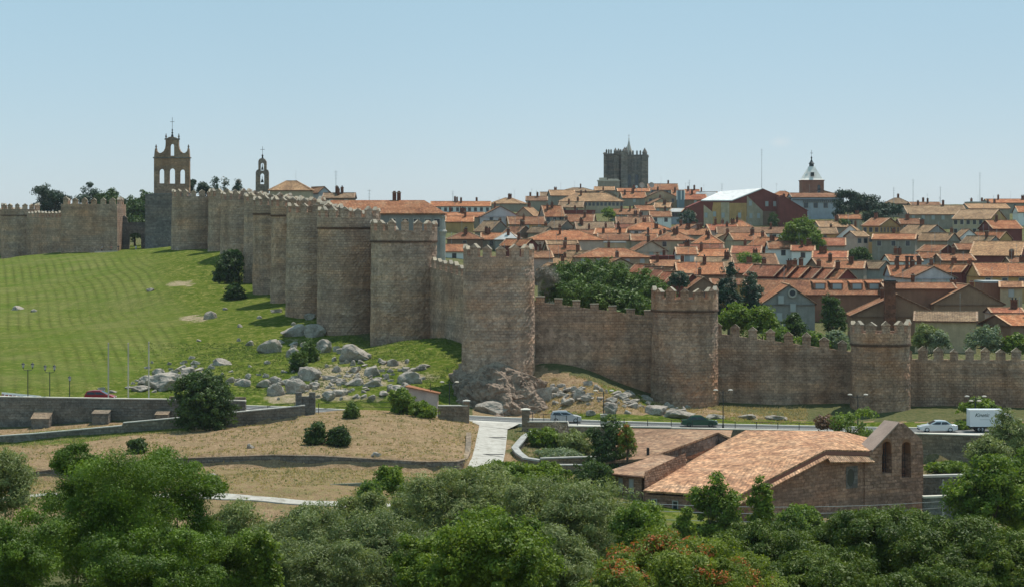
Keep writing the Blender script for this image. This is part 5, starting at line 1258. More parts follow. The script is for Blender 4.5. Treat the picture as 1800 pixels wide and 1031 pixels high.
for px in (1066, 1070, 1074, 1107.5, 1112.5, 1119.5, 1125.5, 1091, 1095):
    mb = MB(); mb.box((WX(px, 1001)-o.x, .3-4, WZ(272 if px > 1100 else 270, 1001)-o.z-.4), (.75, .7, 1.9)); mb.box((WX(px, 1001)-o.x, .3-4, WZ(272 if px > 1100 else 270, 1001)-o.z+1.5), (.75, .7, .5), taper=.7); mb.obj('merlon', M['darkstone'], CA)
mb = MB(); mb.lathe((WX(1105.5, 1010)-o.x, 6, WZ(276, 1010)-o.z), [(1.6, 0), (1.6, 1.8), (1.75, 2.0), (.85, 4.8), (.3, 7.2), (.1, 8.2), (.4, 8.4), (.08, 8.7), (.06, 10.6), (0, 10.7)], 8, smooth=False); mb.box((WX(1105.5, 1010)-o.x, 6, WZ(276, 1010)-o.z+9.9), (.9, .1, .15)); mb.obj('spire', M['palestone'], CA)
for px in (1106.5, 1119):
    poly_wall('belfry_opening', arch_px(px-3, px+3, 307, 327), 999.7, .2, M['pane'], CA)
for px0, px1 in ((1108, 1111), (1113, 1116), (1119, 1122), (1068, 1076)): poly_wall('blind_panel', [(px0, 300), (px1, 300), (px1, 281), (px0, 281)], 999.8 if px0 > 1100 else 1003.8, .15, M['wall_grey'], CA)
# white ruin on the roof in front of the cathedral
RT = thing('roof_terrace', 'pale parapeted roof terrace standing before the left cathedral tower', 'terrace', (WX(1070, 960), 960, gz(WX(1070, 960), 960)-1)); o2 = RT.location
mb = MB(); mb.box((0, 0, 0), (9.5, 5, WZ(319, 960)-o2.z)); mb.obj('wall', M['stone'], RT)
mb = MB(); mb.box((0, 0, WZ(319, 960)-o2.z), (10.2, 5.4, .5)); mb.box((-2.6, 0, WZ(319, 960)-o2.z+.5), (3.2, 4, 1.1)); mb.box((2, 0, WZ(319, 960)-o2.z+.5), (4.6, 4, .6)); mb.obj('parapet', M['palestone'], RT)
for px, col_ in ((1128, 'pink'), (1145, 'pink'), (1118.5, 'white')):
    Yd = 900 if px != 1118.5 else 897; d = thing('satellite_dish', {1128: 'left of the two large round pinkish satellite dishes at the cathedral foot', 1145: 'right of the two large round pinkish satellite dishes at the cathedral foot', 1118.5: 'small white satellite dish in front of the cathedral belfry opening'}[px], 'satellite dish', P(px, 331, Yd), R(15), 'satellite dishes')
    r_ = 1.15 if px != 1118.5 else .55; mb = MB(); mb.lathe((0, 0, 0), [(0, 0), (r_*.5, .08), (r_, .35), (r_*1.02, .35), (r_*.5, -.02), (0, -.06)], 18); dd = mb.obj('dish', M[col_], d); dd.rotation_euler = (R(75), 0, 0); dd.location = (0, 0, r_*1.1)
    mb = MB(); mb.tube((0, .2, -1.5), (0, .2, r_*1.1), .08); mb.obj('mast', M['galv'], d)
# glass stair tower
gt = thing('glass_tower', 'narrow blue-grey glass stair tower right of the sand coloured gable building', 'tower', (WX(1196, 858), 858, gz(WX(1196, 858), 858))); mb = MB(); mb.box((0, 0, 0), (3.0, 3, WZ(335, 858)-gt.location.z)); mb.obj('glass', plain('blue_glass', (.13, .2, .24), .2, 0, .6), gt)
mb = MB()
for x in (-1.5, 0.2, 1.5): mb.box((x, -1.55, 4), (.4, .15, WZ(335, 858)-gt.location.z-4)); 
mb.obj('mullions', M['white'], gt)
# the painted school with the white sheet roof
SC_ = thing('painted_school', 'modern school painted in dark red, ochre and cream panels under a white sheet roof', 'school', (WX(1300, 760), 762, gz(WX(1300, 760), 762)-2)); Ys = 760
base = 402
poly_wall('wall', [(1209, base), (1209, 364), (1234, 353), (1286, 353), (1341, 331.5), (1358, 339), (1370, 344), (1372, base)], Ys, 14, M['maroon'], SC_)
pan = [('ochre', [(1252, base), (1252, 366), (1254, 356), (1267, 356), (1267, base)]), ('cream', [(1237, base), (1237, 360), (1253, 373), (1253, base)]), ('cream', [(1267.3, base), (1267.3, 356), (1282, 356), (1282, base)]),
       ('ochre', [(1282.3, base), (1282.3, 357), (1312.5, 357), (1312.5, base)]), ('cream', [(1313, base), (1313, 344), (1341, 371), (1341, base)]), ('brown', [(1341.3, base), (1341.3, 371), (1369, 372), (1369, base)]), ('maroon', [(1345, 370.8), (1352, 345), (1369.5, 347), (1369.5, 371.5)])]
for i, (m_, p) in enumerate(pan): poly_wall('painted_panel', p, Ys-.12-.01*i, .11, M[m_], SC_)
for px, py in ((1241, 378), (1271, 378), (1319, 357), (1320, 379), (1333.5, 379), (1300, 378), (1348, 358), (1362, 358), (1256, 376)):
    w_ = link(WIN[2], 'window', SC_); w_.location = P(px, py+5, Ys-.2)-SC_.location; w_.scale = (1.0, 1, 1.15)
mb = MB(); o = SC_.location
rp = [P(1232, 352, Ys-.5), P(1286.5, 352, Ys-.5), P(1327, 336, Ys-.5), P(1267, 336, Ys+13)]
rp = [P(1232, 352, Ys-.5), P(1286.5, 352, Ys-.5), P(1341, 330.5, Ys-.5), P(1341, 330.5, Ys+8), P(1266, 336.5, Ys+13)]
q = [p-o for p in rp]; mb.face([q[0], q[1], q[4]]); mb.face([q[1], q[2], q[3], q[4]]); dn = Vector((0, 0, .35))
for i in range(5): a_, b_ = q[i], q[(i+1) % 5]; mb.face([a_-dn, b_-dn, b_, a_])
mb.obj('roof', M['white_roof'], SC_)
MG = thing('red_gable_building', 'plain dark red wall with a slanted top right of the painted school', 'building', (WX(1392, 750), 751, gz(WX(1392, 750), 751)-2))
poly_wall('wall', [(1370, base), (1370, 346), (1376, 345), (1419, 371), (1419, base)], 750, 9, M['maroon'], MG)
mb = MB(); o = MG.location; a_, b_ = P(1375, 344.6, 749.7)-o, P(1421, 371.6, 749.7)-o; ex = Vector((0, 10, 0)); up = Vector((0, 0, .25)); mb.face([a_+up, b_+up, b_+up+ex, a_+up+ex][::1]); mb.face([a_, b_, b_+up, a_+up]); mb.obj('roof', M['maroon'], MG)
# brick tower with a white pyramid cap
BT = thing('brick_church_tower', 'square brick church tower with a bright white pyramid roof, lantern and cross', 'church tower', (WX(1429, 830), 834, gz(WX(1429, 830), 834)-1)); o = BT.location
w_ = (1448-1409.5)/F*830; mb = MB(); hz = WZ(318, 830)-o.z; mb.box((0, 0, 0), (w_, w_, hz)); mb.box((0, 0, hz), (w_+.5, w_+.5, .35)); mb.obj('wall', M['brickw'], BT)
mb = MB(); mb.lathe((0, 0, hz+.35), [(w_*.72, 0), (w_*.62, .5), (w_*.33, 3.6), (w_*.19, 5.2), (0, 5.4)], 4, smooth=False); r_ = mb.obj('roof', M['white_roof'], BT); r_.rotation_euler = (0, 0, R(45))
mb = MB(); mb.lathe((0, 0, hz+5.4), [(.9, 0), (.9, 1.2), (1.2, 1.3), (.6, 1.9), (.15, 3.0), (.35, 3.6), (.06, 4.2), (.06, 6.5), (0, 6.6)], 8); mb.box((0, 0, hz+10.7), (1.1, .1, .15)); mb.obj('lantern', M['metal'], BT)
mb = MB(); mb.box((-.1, -3.2, hz+1.9), (1.2, 1.4, 1.4)); mb.obj('dormer', M['metal'], BT)
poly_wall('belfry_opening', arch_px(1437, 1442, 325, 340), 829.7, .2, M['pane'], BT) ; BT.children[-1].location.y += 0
# grey palace with brackets under the eaves
GP = house('grey plastered palace with brackets under its eaves and three dark windows below the brick tower', 1392, 1484, 346, 341, 0, 'slate', 'orange', 0, Y=800, dep=13, chim=0, cat='palace', name='palace')
o = GP.location
mb = MB()
for px in np.arange(1413, 1484, 3.6): mb.box((WX(px, 799.6)-o.x, -6.6-.2, WZ(356, 800)-o.z), (.28, .5, .7))
mb.box((0, -6.7, WZ(352, 800)-o.z), (19.0, .3, .3)); mb.obj('cornice', M['wall_grey'], GP)
for px, py in ((1417, 361), (1434, 361), (1451.5, 361)):
    w1 = link(WIN[0], 'window', GP); w1.location = (WX(px, 799.8)-o.x, -6.55, WZ(py+5, 799.8)-o.z); w1.scale = (1.6, 1, 1.5)
# long school building inside the wall with an orange hipped roof
LS = thing('long_school_building', 'long grey building with an orange hipped roof rising behind the nearest banded towers', 'building', (WX(680, 430), 437, -13)); o = LS.location
x0, x1 = WX(574, 430)-o.x, WX(778, 430)-o.x; ez = WZ(375, 430)-o.z; rz_ = WZ(352, 437)-o.z
mb = MB(); mb.box(((x0+x1)/2, 0, 0), (x1-x0, 13, ez)); mb.obj('wall', M['grey'], LS)
mb = MB(); a_ = [(x0-.4, -7, ez), (x1+.5, -7, ez), (x1-3.9, 0, rz_), (x0+.2, 0, rz_)]; 
def rf(pts): mb.face(pts, 0, uv=[(p[0], p[1]*1.08) for p in pts])
rf(a_); rf([(x1+.5, 7, ez), (x0-.4, 7, ez), (x0+.2, 0, rz_), (x1-3.9, 0, rz_)]); mb.face([(x1+.5, -7, ez), (x1+.5, 7, ez), (x1-3.9, 0, rz_)]); mb.face([(x0-.4, 7, ez), (x0-.4, -7, ez), (x0+.2, 0, rz_)])
for p, q_ in ((0, 1),): mb.face([(x0-.4, -7, ez-.25), (x1+.5, -7, ez-.25), (x1+.5, -7, ez), (x0-.4, -7, ez)])
mb.face([(x1+.5, -7, ez-.25), (x1+.5, 7, ez-.25), (x1+.5, 7, ez), (x1+.5, -7, ez)]); mb.face([(x0-.4, 7, ez-.25), (x1+.5, 7, ez-.25), (x1+.5, -7, ez-.25), (x0-.4, -7, ez-.25)])
mb.obj('roof', M['t_orange'], LS)
for px in (693, 701): c_ = link(CHM, 'chimney', LS); c_.location = (WX(px, 437)-o.x, 0.5, rz_+.2)
for px in (690, 712, 732, 752, 768):
    w1 = link(WIN[1], 'window', LS); w1.location = (WX(px, 430)-o.x, -6.5, WZ(400, 430)-o.z); w1.scale = (1, 1, 1.2)
mb = MB(); mb.lathe((x1, -6.2, 0), [(.55, 0), (.55, ez-4.5), (.9, ez-3.6), (.6, ez-3.2), (.35, ez-1.0), (.6, ez-.6), (0, ez)], 10); mb.obj('corner_turret', M['palestone'], LS)
# convent-like building behind the small belfry
house('tan pyramid-roofed block behind the town wall, right of the small dark belfry', 474, 545, 333, 318, 0, 'cream', 'tan', 0, Y=600, dep=9, hip=True, chim=0, aerial=True)
house('dark grey side wing falling away right of the tan pyramid roof', 540, 574, 337, 325, 120, 'slate', 'brown', 0, Y=610, dep=8, chim=0, aerial=False)
house('small turreted grey-brown house with chimneys above the wall, left of the long orange roof', 568, 622, 347, 339, 0, 'stone', 'tan', 2, Y=560, dep=7, chim=3, aerial=False)
# masts against the sky
for px, yt, yb, Y, lab in ((590.5, 300, 345, 600, 'thin mast behind the town wall, left of the long orange roof'), (1339, 262, 335, 780, 'tall lattice-thin mast rising above the painted school'),
                           (1605, 315, 362, 790, 'tall thin mast above the brown roofs right of the umbrella pines'), (1722.5, 303, 352, 820, 'tall thin mast on the right skyline above the flat cream block'),
                           (1653, 328, 362, 800, 'short thin mast between the two tall masts on the right skyline'), (796, 335, 358, 850, 'short dark mast on the long white skyline terrace'), (943, 335, 352, 860, 'dark spiked pole left of the stepped roofs on the skyline'),
                           (1269, 322, 348, 870, 'thin mast over the grey slate roof left of the white sheet roof'), (1212, 316, 336, 880, 'thin aerial mast above the small red roof with a tall chimney'), (1571, 329, 352, 800, 'thin crossed aerial over the grey hipped roof right of the pines'), (649, 333, 360, 600, 'faint short mast above the long orange roof')):
    x = WX(px, Y); zb_ = WZ(yb, Y)-3; t = thing('mast', lab, 'mast', (x, Y, zb_)); mb = MB(); mb.tube((0, 0, 0), (0, 0, WZ(yt, Y)-zb_), .1, .05, 6); mb.obj('pole', M['galv'], t)
    mb = MB(); H_ = WZ(yt, Y)-zb_
    for k_ in range(3): mb.tube((-.6+.15*k_, 0, H_-.4-.9*k_), (.6-.15*k_, 0, H_-.4-.9*k_), .04, n=4)
    mb.obj('aerial', M['galv'], t)
# ---------------------------------------------------------------- rocks
import bmesh
def rock_mesh(seed, sub=3, cuts=9, rough=0.16):
    bm = bmesh.new(); bmesh.ops.create_icosphere(bm, subdivisions=sub+1, radius=1.0); r = random.Random(seed)
    pl = []
    for _ in range(cuts):
        n = Vector((r.gauss(0, 1), r.gauss(0, 1), r.gauss(0, .8))).normalized(); pl.append((n, r.uniform(0.45, 0.8)))
    off_ = Vector((seed*3.1, seed*1.7, 0))
    for v in bm.verts:
        p = v.co.copy()
        for n, d in pl:
            k = p.dot(n)
            if k > d: p -= n*(k-d)*0.92
        p *= 1+rough*noise.fractal(p*1.6+off_, 1.0, 2.0, 5)+0.04*noise.noise(p*7+off_)
        if p.z < -0.35: p.z = -0.35+(p.z+0.35)*0.2
        v.co = p
    me = bpy.data.meshes.new('boulder'); bm.to_mesh(me); bm.free(); me.materials.append(M['rock'])
    me.polygons.foreach_set('use_smooth', [False]*len(me.polygons)); return me
ROCKS = [rock_mesh(s, cuts=c) for s, c in ((1, 14), (2, 7), (3, 18), (4, 12), (5, 20), (6, 10))]
rr = random.Random(5)
def ground_y(px, py, y0=215, y1=620):
    """depth at which the sight line through a photo point meets the ground"""
    Ys = np.arange(y0, y1, 0.5); X = (px-CX)/F*Ys; z = gza(X, Ys); line = (HY-py)/F*Ys; k_ = np.where(line <= z)[0]
    return float(Ys[k_[0]]) if len(k_) else 300.0
def boulder(label, px, py, w_, h_, k=None, Y=None, group=None, flat=False, name='boulder'):
    """px,py = middle of its foot in the photo, w_,h_ size in photo pixels"""
    Y = Y or ground_y(px, py); x = WX(px, Y); W_ = w_/F*Y*.92; H = h_/F*Y*.92
    k = rr.randrange(6) if k is None else k
    o = link(ROCKS[k], name); o.location = (x, Y+W_*.3, gz(x, Y+W_*.3)+H*0.12); o.scale = (W_*0.56, W_*.42, H*0.82)
    o.rotation_euler = (rr.uniform(-.1, .1), rr.uniform(-.12, .12), rr.choice((0, 0, 3.14))+rr.uniform(-.35, .35)); tag(o, label, 'boulder', group); return o
def slab_(px, py):
    if px < 300: return 'small grey stone in the grass left of the huge smooth boulder'
    if px < 372: return 'small grey stone in the grass around the dark rocks above the dark shrub'
    if px < 470: return 'small grey stone in the lawn between the dark shrub and the lower boulder group'
    if px < 560: return 'small grey stone between the upper and lower boulder groups' if py < 665 else 'small grey stone in the lower boulder group left part'
    if px < 640: return 'small grey stone in the grass right of the small conifers' if py < 665 else 'small grey stone in the grass right of the lower boulder group'
    return 'small grey stone in the grass below the nearest banded tower'
BL = [("lone grey boulder on the upper lawn below the dark bush", 367, 561, 26, 15), ("pale broken rock at the foot of the third tower left of the corner", 545, 562, 24, 12), ("flat pale rock slab between the foot of two towers", 485, 550, 30, 12),
("big dark angular boulder at the top of the boulder group", 512, 592, 52, 27), ("smooth pale rounded boulder crowning the boulder group", 551, 594, 44, 24), ("split grey boulder at the left of the upper boulder group", 478, 620, 56, 30),
("small grey boulder beside the split one, upper boulder group", 512, 628, 26, 20), ("blocky grey boulder right of the upper small conifer", 568, 620, 32, 27), ("small brown boulder right of the blocky grey one", 591, 618, 18, 18),
("very large sloping grey rock against the foot of the nearest banded tower", 628, 636, 64, 34), ("pale stone lying on the large sloping rock by the tower foot", 646, 633, 22, 15), ("small dark stone alone left of the split boulder", 440, 607, 18, 11),
("low stone peeping between the two small conifers", 553, 634, 22, 12), ("broad pale boulder in the middle of the lower boulder group", 540, 670, 46, 26), ("tan boulder just left of the broad pale boulder", 521, 671, 28, 18),
("large smooth sloping boulder at the front of the lower group", 518, 691, 42, 27), ("dark boulder standing left of the smooth sloping one", 482, 676, 20, 15), ("low pale boulder left of the dark standing one", 466, 681, 32, 16),
("pyramid shaped grey boulder at the front left of the lower group", 486, 696, 34, 24), ("small round boulder in front of the broad pale boulder", 553, 682, 22, 12), ("long flat pale slab lying right of the broad pale boulder", 580, 668, 42, 11),
("rough white-grey rock on the grass below the large sloping rock", 620, 679, 36, 17), ("double humped boulder below the foot of the nearest banded tower", 655, 661, 40, 28), ("dark flat boulder below the double humped one", 658, 680, 42, 16),
("craggy brown rock heap at the edge of the tower shadow", 722, 674, 48, 24), ("wide low stone left of the craggy rock heap", 697, 688, 30, 12), ("dark wedge boulder above the iron fence gatepost", 597, 697, 42, 17),
("pale rounded stone beside the dark wedge boulder", 578, 704, 28, 15), ("small stone right of the gatepost shrub", 676, 697, 24, 8), ("long low grey stone near the left end of the small shed", 655, 704, 18, 8),
("low grey rock left of the lower boulder group", 424, 680, 34, 13), ("small upright stone above the low grey rock", 436, 666, 13, 11), ("huge smooth pale boulder behind the left flagpoles", 288, 686, 78, 30),
("jagged grey rock right above the huge smooth boulder", 278, 662, 26, 16), ("row of dark broken rock above the dark shrub", 330, 658, 40, 20), ("pale flat-topped rock high above the dark shrub", 384, 642, 42, 15),
("dark jagged rock left of the huge smooth boulder", 258, 676, 36, 17), ("thin pale slab in front of the huge smooth boulder", 246, 689, 40, 9), ("small white-topped stone left of the first flagpole", 178, 688, 20, 10), ("small flat stone at the foot of the first flagpole", 199, 691, 16, 6),
("dark pointed stone on the lawn above the boulders", 336, 631, 18, 9), ("thin pale rock low in the lawn at the far left", 28, 545, 26, 8), ("tiny pale stone beside the thin rock at the far left", 58, 549, 12, 5), ("small grey stone in the middle of the lawn right half", 264, 512, 16, 6),
("overhanging pale boulder on the slope under the lone brown wall stretch", 1034, 680, 24, 15), ("small rubble boulder just right of the overhanging pale one", 1051, 684, 16, 10), ("white jagged outcrop above the silver hatchback", 1018, 704, 32, 26),
("tilted brown slab below the white jagged outcrop", 1001, 714, 34, 13), ("squared stone block on the verge left of the road lamp", 1040, 732, 20, 10), ("layered pale rock right behind the road lamp", 1076, 728, 30, 18),
("broad whitish outcrop at the foot of the lone tower, left part", 1155, 730, 58, 26), ("long whitish outcrop stretching below the lone tower", 1200, 736, 66, 18), ("low pale outcrop right of the lone tower foot", 1258, 736, 50, 12),
("thin pale ledge of rock on the verge right of the lone tower", 1318, 738, 44, 10), ("grey ledge further right along the verge under the brown wall", 1368, 740, 44, 8), ("brown broken outcrop at the foot of the great crag, left", 868, 729, 74, 24),
("pointed brown rock leaning against the right side of the crag", 958, 708, 44, 40), ("grey stone on the dry mound, left", 441, 788, 16, 11), ("grey stone on the dry mound above the terrace wall, right", 660, 803, 26, 12), ("pale stone heap beside the footpath on the left", 372, 866, 30, 12)]
for i, (lab, px, py, w_, h_) in enumerate(BL): boulder(lab, px, py, w_, h_, k=[0, 1, 2, 3, 4, 5][i*7 % 6] if 'smooth' not in lab and 'rounded' not in lab else 1)
for px, py in ((350,600),(390,660),(405,655),(530,640),(500,655),(605,670),(640,690),(690,660),(575,645),(470,640),(455,660),(560,700),(630,702),(610,660),(545,700),(700,700),(320,640),(300,650),(270,690),(225,683),(350,665),(420,600),(395,545),(420,575),(455,560),(515,572),(740,690),(600,705),(585,684),(640,645),(515,640)):
    boulder(slab_(px, py), px, py, rr.uniform(7, 15), rr.uniform(4, 8), group='small stones scattered in the grass', name='stone')
for px, py in ((985,695),(992,702),(978,712),(1010,690),(1035,712),(1055,706),(1098,718),(1115,708),(1128,716),(1105,727),(1090,700),(1066,690),(1140,712),(1088,712),(1180,722),(972,690),(984,722)):
    boulder('small pale rubble stone on the dry slope below the brown wall', px, py, rr.uniform(8, 18), rr.uniform(4, 9), group='rubble stones on the dry slope', name='stone')
for _ in range(110):
    px = rr.choice((rr.gauss(560, 70), rr.gauss(640, 45), rr.gauss(330, 45))); py = rr.gauss(672, 18) if px > 450 else rr.gauss(668, 14)
    if not (230 < px < 745 and 628 < py < 706): continue
    boulder(slab_(px, py), px, py, rr.uniform(5, 18), rr.uniform(3, 9), group='small stones scattered in the grass', name='stone')
for _ in range(80):
    u_ = rr.random(); px = 470+u_*290+rr.gauss(0, 12) if rr.random() < .75 else rr.gauss(330, 50); py = (606+u_*66 if rr.random() < .5 else 668+rr.gauss(8, 12)) if px > 450 else rr.gauss(668, 13)
    py += rr.gauss(0, 9)
    if not (232 < px < 765 and 590 < py < 704): continue
    boulder(slab_(px, py).replace('small grey stone', 'grey rock'), px, py, rr.uniform(11, 25), rr.uniform(6, 13), group='small stones scattered in the grass', name='stone')
for _ in range(60):
    u_ = rr.random(); px = 965+u_*250; py = 676+u_*38+rr.uniform(-4, 34*(1-u_*.6))
    boulder('broken brown rock on the dry slope %s' % ('beside the crag' if px < 1020 else 'behind the road lamp' if px < 1100 else 'under the lone tower'), px, min(py, 735), rr.uniform(8, 30), rr.uniform(4, 12), group='rubble stones on the dry slope', name='stone')
# the brown crag that carries the corner tower
c8x, c8y = TW['T8'].location.x, TW['T8'].location.y
na, nh = 280, 120; V = []; 
for j in range(nh+1):
    v = j/nh
    for i in range(na+1):
        a = -math.pi*1.25+i/na*math.pi*1.5      # from the left over the front to the right
        front = max(0, math.sin(-a)); right = max(0, math.cos(a)); left = max(0, -math.cos(a))
        rb = 7.2+6.5*front**1.5+7.5*right**1.5+1.2*left; zt = -19.3+0.8*math.sin(a*3.1)+0.5*front-0.8*right
        r_ = 4.3+(rb-4.3)*v**0.8; z = zt+(-27.0-zt)*v**1.15
        x, y = c8x+math.cos(a)*r_, c8y+math.sin(a)*r_
        q = Vector((x*.20+z*.13+2, y*.20, z*.06+x*0.03)); s_ = noise.ridged_multi_fractal(q, 1.0, 2.1, 6, 1.0, 2.0)-1.1
        q2 = Vector((x*.9, y*.9, z*.35)); cell = noise.cell(q2)*0.5
        d = (s_*1.3+cell*.45+noise.noise(Vector((x*2.2, y*2.2, z*1.4)))*.3+noise.ridged_multi_fractal(Vector((x*.9, y*.9, z*.5)), 1.0, 2.2, 4, 1.0, 2.0)*.22)*min(1, v*4+.15)
        V.append((x+math.cos(a)*d*.9, y+math.sin(a)*d*.9, z+d*.55))
I = np.arange((nh+1)*(na+1)).reshape(nh+1, na+1)
fcs = np.stack([I[:-1, :-1].ravel(), I[1:, :-1].ravel(), I[1:, 1:].ravel(), I[:-1, 1:].ravel()], -1)
o = link(np_mesh('crag', np.array(V), fcs, M['crag']), 'crag'); tag(o, 'great brown granite crag carrying the corner tower', 'rock outcrop')
# ---------------------------------------------------------------- foliage
LM = dict(
 locust=leafmat('bright_feathery_leaves', (0.040, 0.080, 0.010), (0.186, 0.280, 0.028), .3),
 willow=leafmat('grey_green_leaves', (0.100, 0.130, 0.040), (0.311, 0.347, 0.136), .3),
 broad=leafmat('mid_green_leaves', (0.060, 0.111, 0.014), (0.236, 0.311, 0.040), .35),
 sumac=leafmat('green_leaves_with_red_seed_heads', (0.071, 0.115, 0.015), (0.261, 0.311, 0.046), .35, accent=(0.502, 0.150, 0.050)),
 dark=leafmat('dark_bush_leaves', (0.025, 0.055, 0.014), (0.100, 0.155, 0.035), .3),
 hedge=leafmat('deep_green_scale_leaves', (0.040, 0.072, 0.010), (0.165, 0.215, 0.028), .25),
 pine=leafmat('pine_needles', (0.035, 0.075, 0.013), (0.155, 0.221, 0.035), .2),
 umbrella=leafmat('dark_pine_needles', (0.014, 0.034, 0.018), (0.050, 0.085, 0.040), .15),
 fir=leafmat('blue_green_needles', (0.018, 0.046, 0.030), (0.080, 0.125, 0.080), .15, accent=(0.301, 0.241, 0.180)),
 olive=leafmat('silvery_olive_leaves', (0.111, 0.150, 0.090), (0.331, 0.381, 0.251), .3),
 light=leafmat('light_green_leaves', (0.071, 0.130, 0.025), (0.221, 0.291, 0.071), .45),
 bare=leafmat('grey_twigs', (0.161, 0.130, 0.111), (0.280, 0.241, 0.201), .1),
 pinkish=leafmat('pinkish_brown_flowers', (0.161, 0.100, 0.071), (0.301, 0.171, 0.130), .3),
)
def crown(name, blobs, n, leaf, clump, matk, seed, aspect=0.5, accent=0.0, droop=0.0, nclump=None, shell=0.55, outward=0.9):
    rs = np.random.RandomState(seed); B = np.array([b[:6] for b in blobs], float)
    area = (B[:, 3]*B[:, 4]+B[:, 3]*B[:, 5]+B[:, 4]*B[:, 5]); area = area/area.sum()
    nclump = nclump or max(12, int(n/70))
    bi = rs.choice(len(B), nclump, p=area)
    d = rs.normal(size=(nclump, 3)); d /= np.linalg.norm(d, axis=1, keepdims=True)
    d[:, 2] = np.where(d[:, 2] < (-0.35 if name == 'crown' else -.8), -d[:, 2], d[:, 2])
    rad = shell+(1-shell)*rs.rand(nclump)**0.6; rad *= 1+rs.normal(size=nclump)*0.07
    C = B[bi, :3]+d*B[bi, 3:6]*rad[:, None]
    ci = rs.randint(0, nclump, n); cs = clump*(0.6+0.8*rs.rand(nclump))
    off_ = rs.normal(size=(n, 3)); off_ /= np.maximum(np.linalg.norm(off_, axis=1, keepdims=True), 1e-6); off_ *= (rs.rand(n, 1)**0.45)
    pos = C[ci]+off_*cs[ci][:, None]*np.array([1, 1, 0.72]); pos[:, 2] -= droop*np.abs(rs.normal(size=n))*cs[ci]
    nrm = off_*0.9+d[ci]*outward*0.5+rs.normal(size=(n, 3))*0.65; nrm[:, 2] += 0.25; nrm /= np.linalg.norm(nrm, axis=1, keepdims=True)
    t = np.cross(nrm, rs.normal(size=(n, 3))); t /= np.maximum(np.linalg.norm(t, axis=1, keepdims=True), 1e-6); b = np.cross(nrm, t)
    L_ = leaf*(0.6+0.8*rs.rand(n, 1)); Wd = L_*aspect
    V = np.stack([pos-t*L_*.5, pos+b*Wd*.5, pos+t*L_*.5, pos-b*Wd*.5], 1).reshape(-1, 3)
    cc = rs.rand(nclump)
    colr = np.clip(0.62*cc[ci]+0.38*rs.rand(n), 0, 1)
    acc = np.zeros(n)
    if accent:
        top = (rs.rand(nclump) < accent) & (d[:, 2] > 0.15); acc = (top[ci] & (rs.rand(n) < 0.6)).astype(float)
    col_ = np.stack([colr, acc, cc[ci], np.ones(n)], -1).repeat(4, 0)
    F_ = np.arange(n*4).reshape(n, 4)
    return np_mesh(name, V, F_, LM[matk], col_)
def trunk_mesh(h, r, spread, seed, crown_h=0.5, lean=0):
    mb = MB(); q = random.Random(seed); top = Vector((lean, 0, h*0.72)); pts = [Vector((0, 0, -1.0)), Vector((q.uniform(-.1, .1), q.uniform(-.1, .1), h*.3)), top]
    mb.tube(pts[0], pts[1], r*1.25, r*.9, 9); mb.tube(pts[1], pts[2], r*.9, r*.4, 8)
    for i in range(9):
        a = q.uniform(0, 6.28); s = pts[1].lerp(top, q.uniform(0.05, 0.95)); e = s+Vector((math.cos(a)*spread*q.uniform(.45, .85), math.sin(a)*spread*q.uniform(.45, .85), h*q.uniform(.08, .28)))
        m_ = s.lerp(e, .5)+Vector((0, 0, -.04*h*q.random())); mb.tube(s, m_, r*.38, r*.24, 6); mb.tube(m_, e, r*.24, r*.08, 5)
        for _ in range(2):
            e2 = m_+Vector((q.uniform(-1, 1)*spread*.35, q.uniform(-1, 1)*spread*.35, h*q.uniform(.05, .2))); mb.tube(m_, e2, r*.15, r*.05, 4)
    return mb.mesh('trunk', M['wood'])
SPEC = dict(  # leaf material, aspect, cover, clump factor
 locust=('locust', .42, 4.2, .6), willow=('willow', .28, 3.4, .55), broad=('broad', .62, 3.4, .5), sumac=('sumac', .40, 3.8, .6), dark=('dark', .55, 3.2, .35), hedge=('hedge', .35, 4.2, .42),
 pine=('pine', .32, 3.0, .5), umbrella=('umbrella', .35, 4.0, .5), fir=('fir', .35, 4.5, .45), olive=('olive', .4, 2.6, .45), light=('light', .6, 2.2, .45), bare=('bare', .10, 1.2, .5), poplar=('broad', .65, 3.4, .4), cedar=('umbrella', .35, 3.8, .45), cypress=('dark', .4, 3.0, .3), pinkish=('pinkish', .5, 1.8, .35))
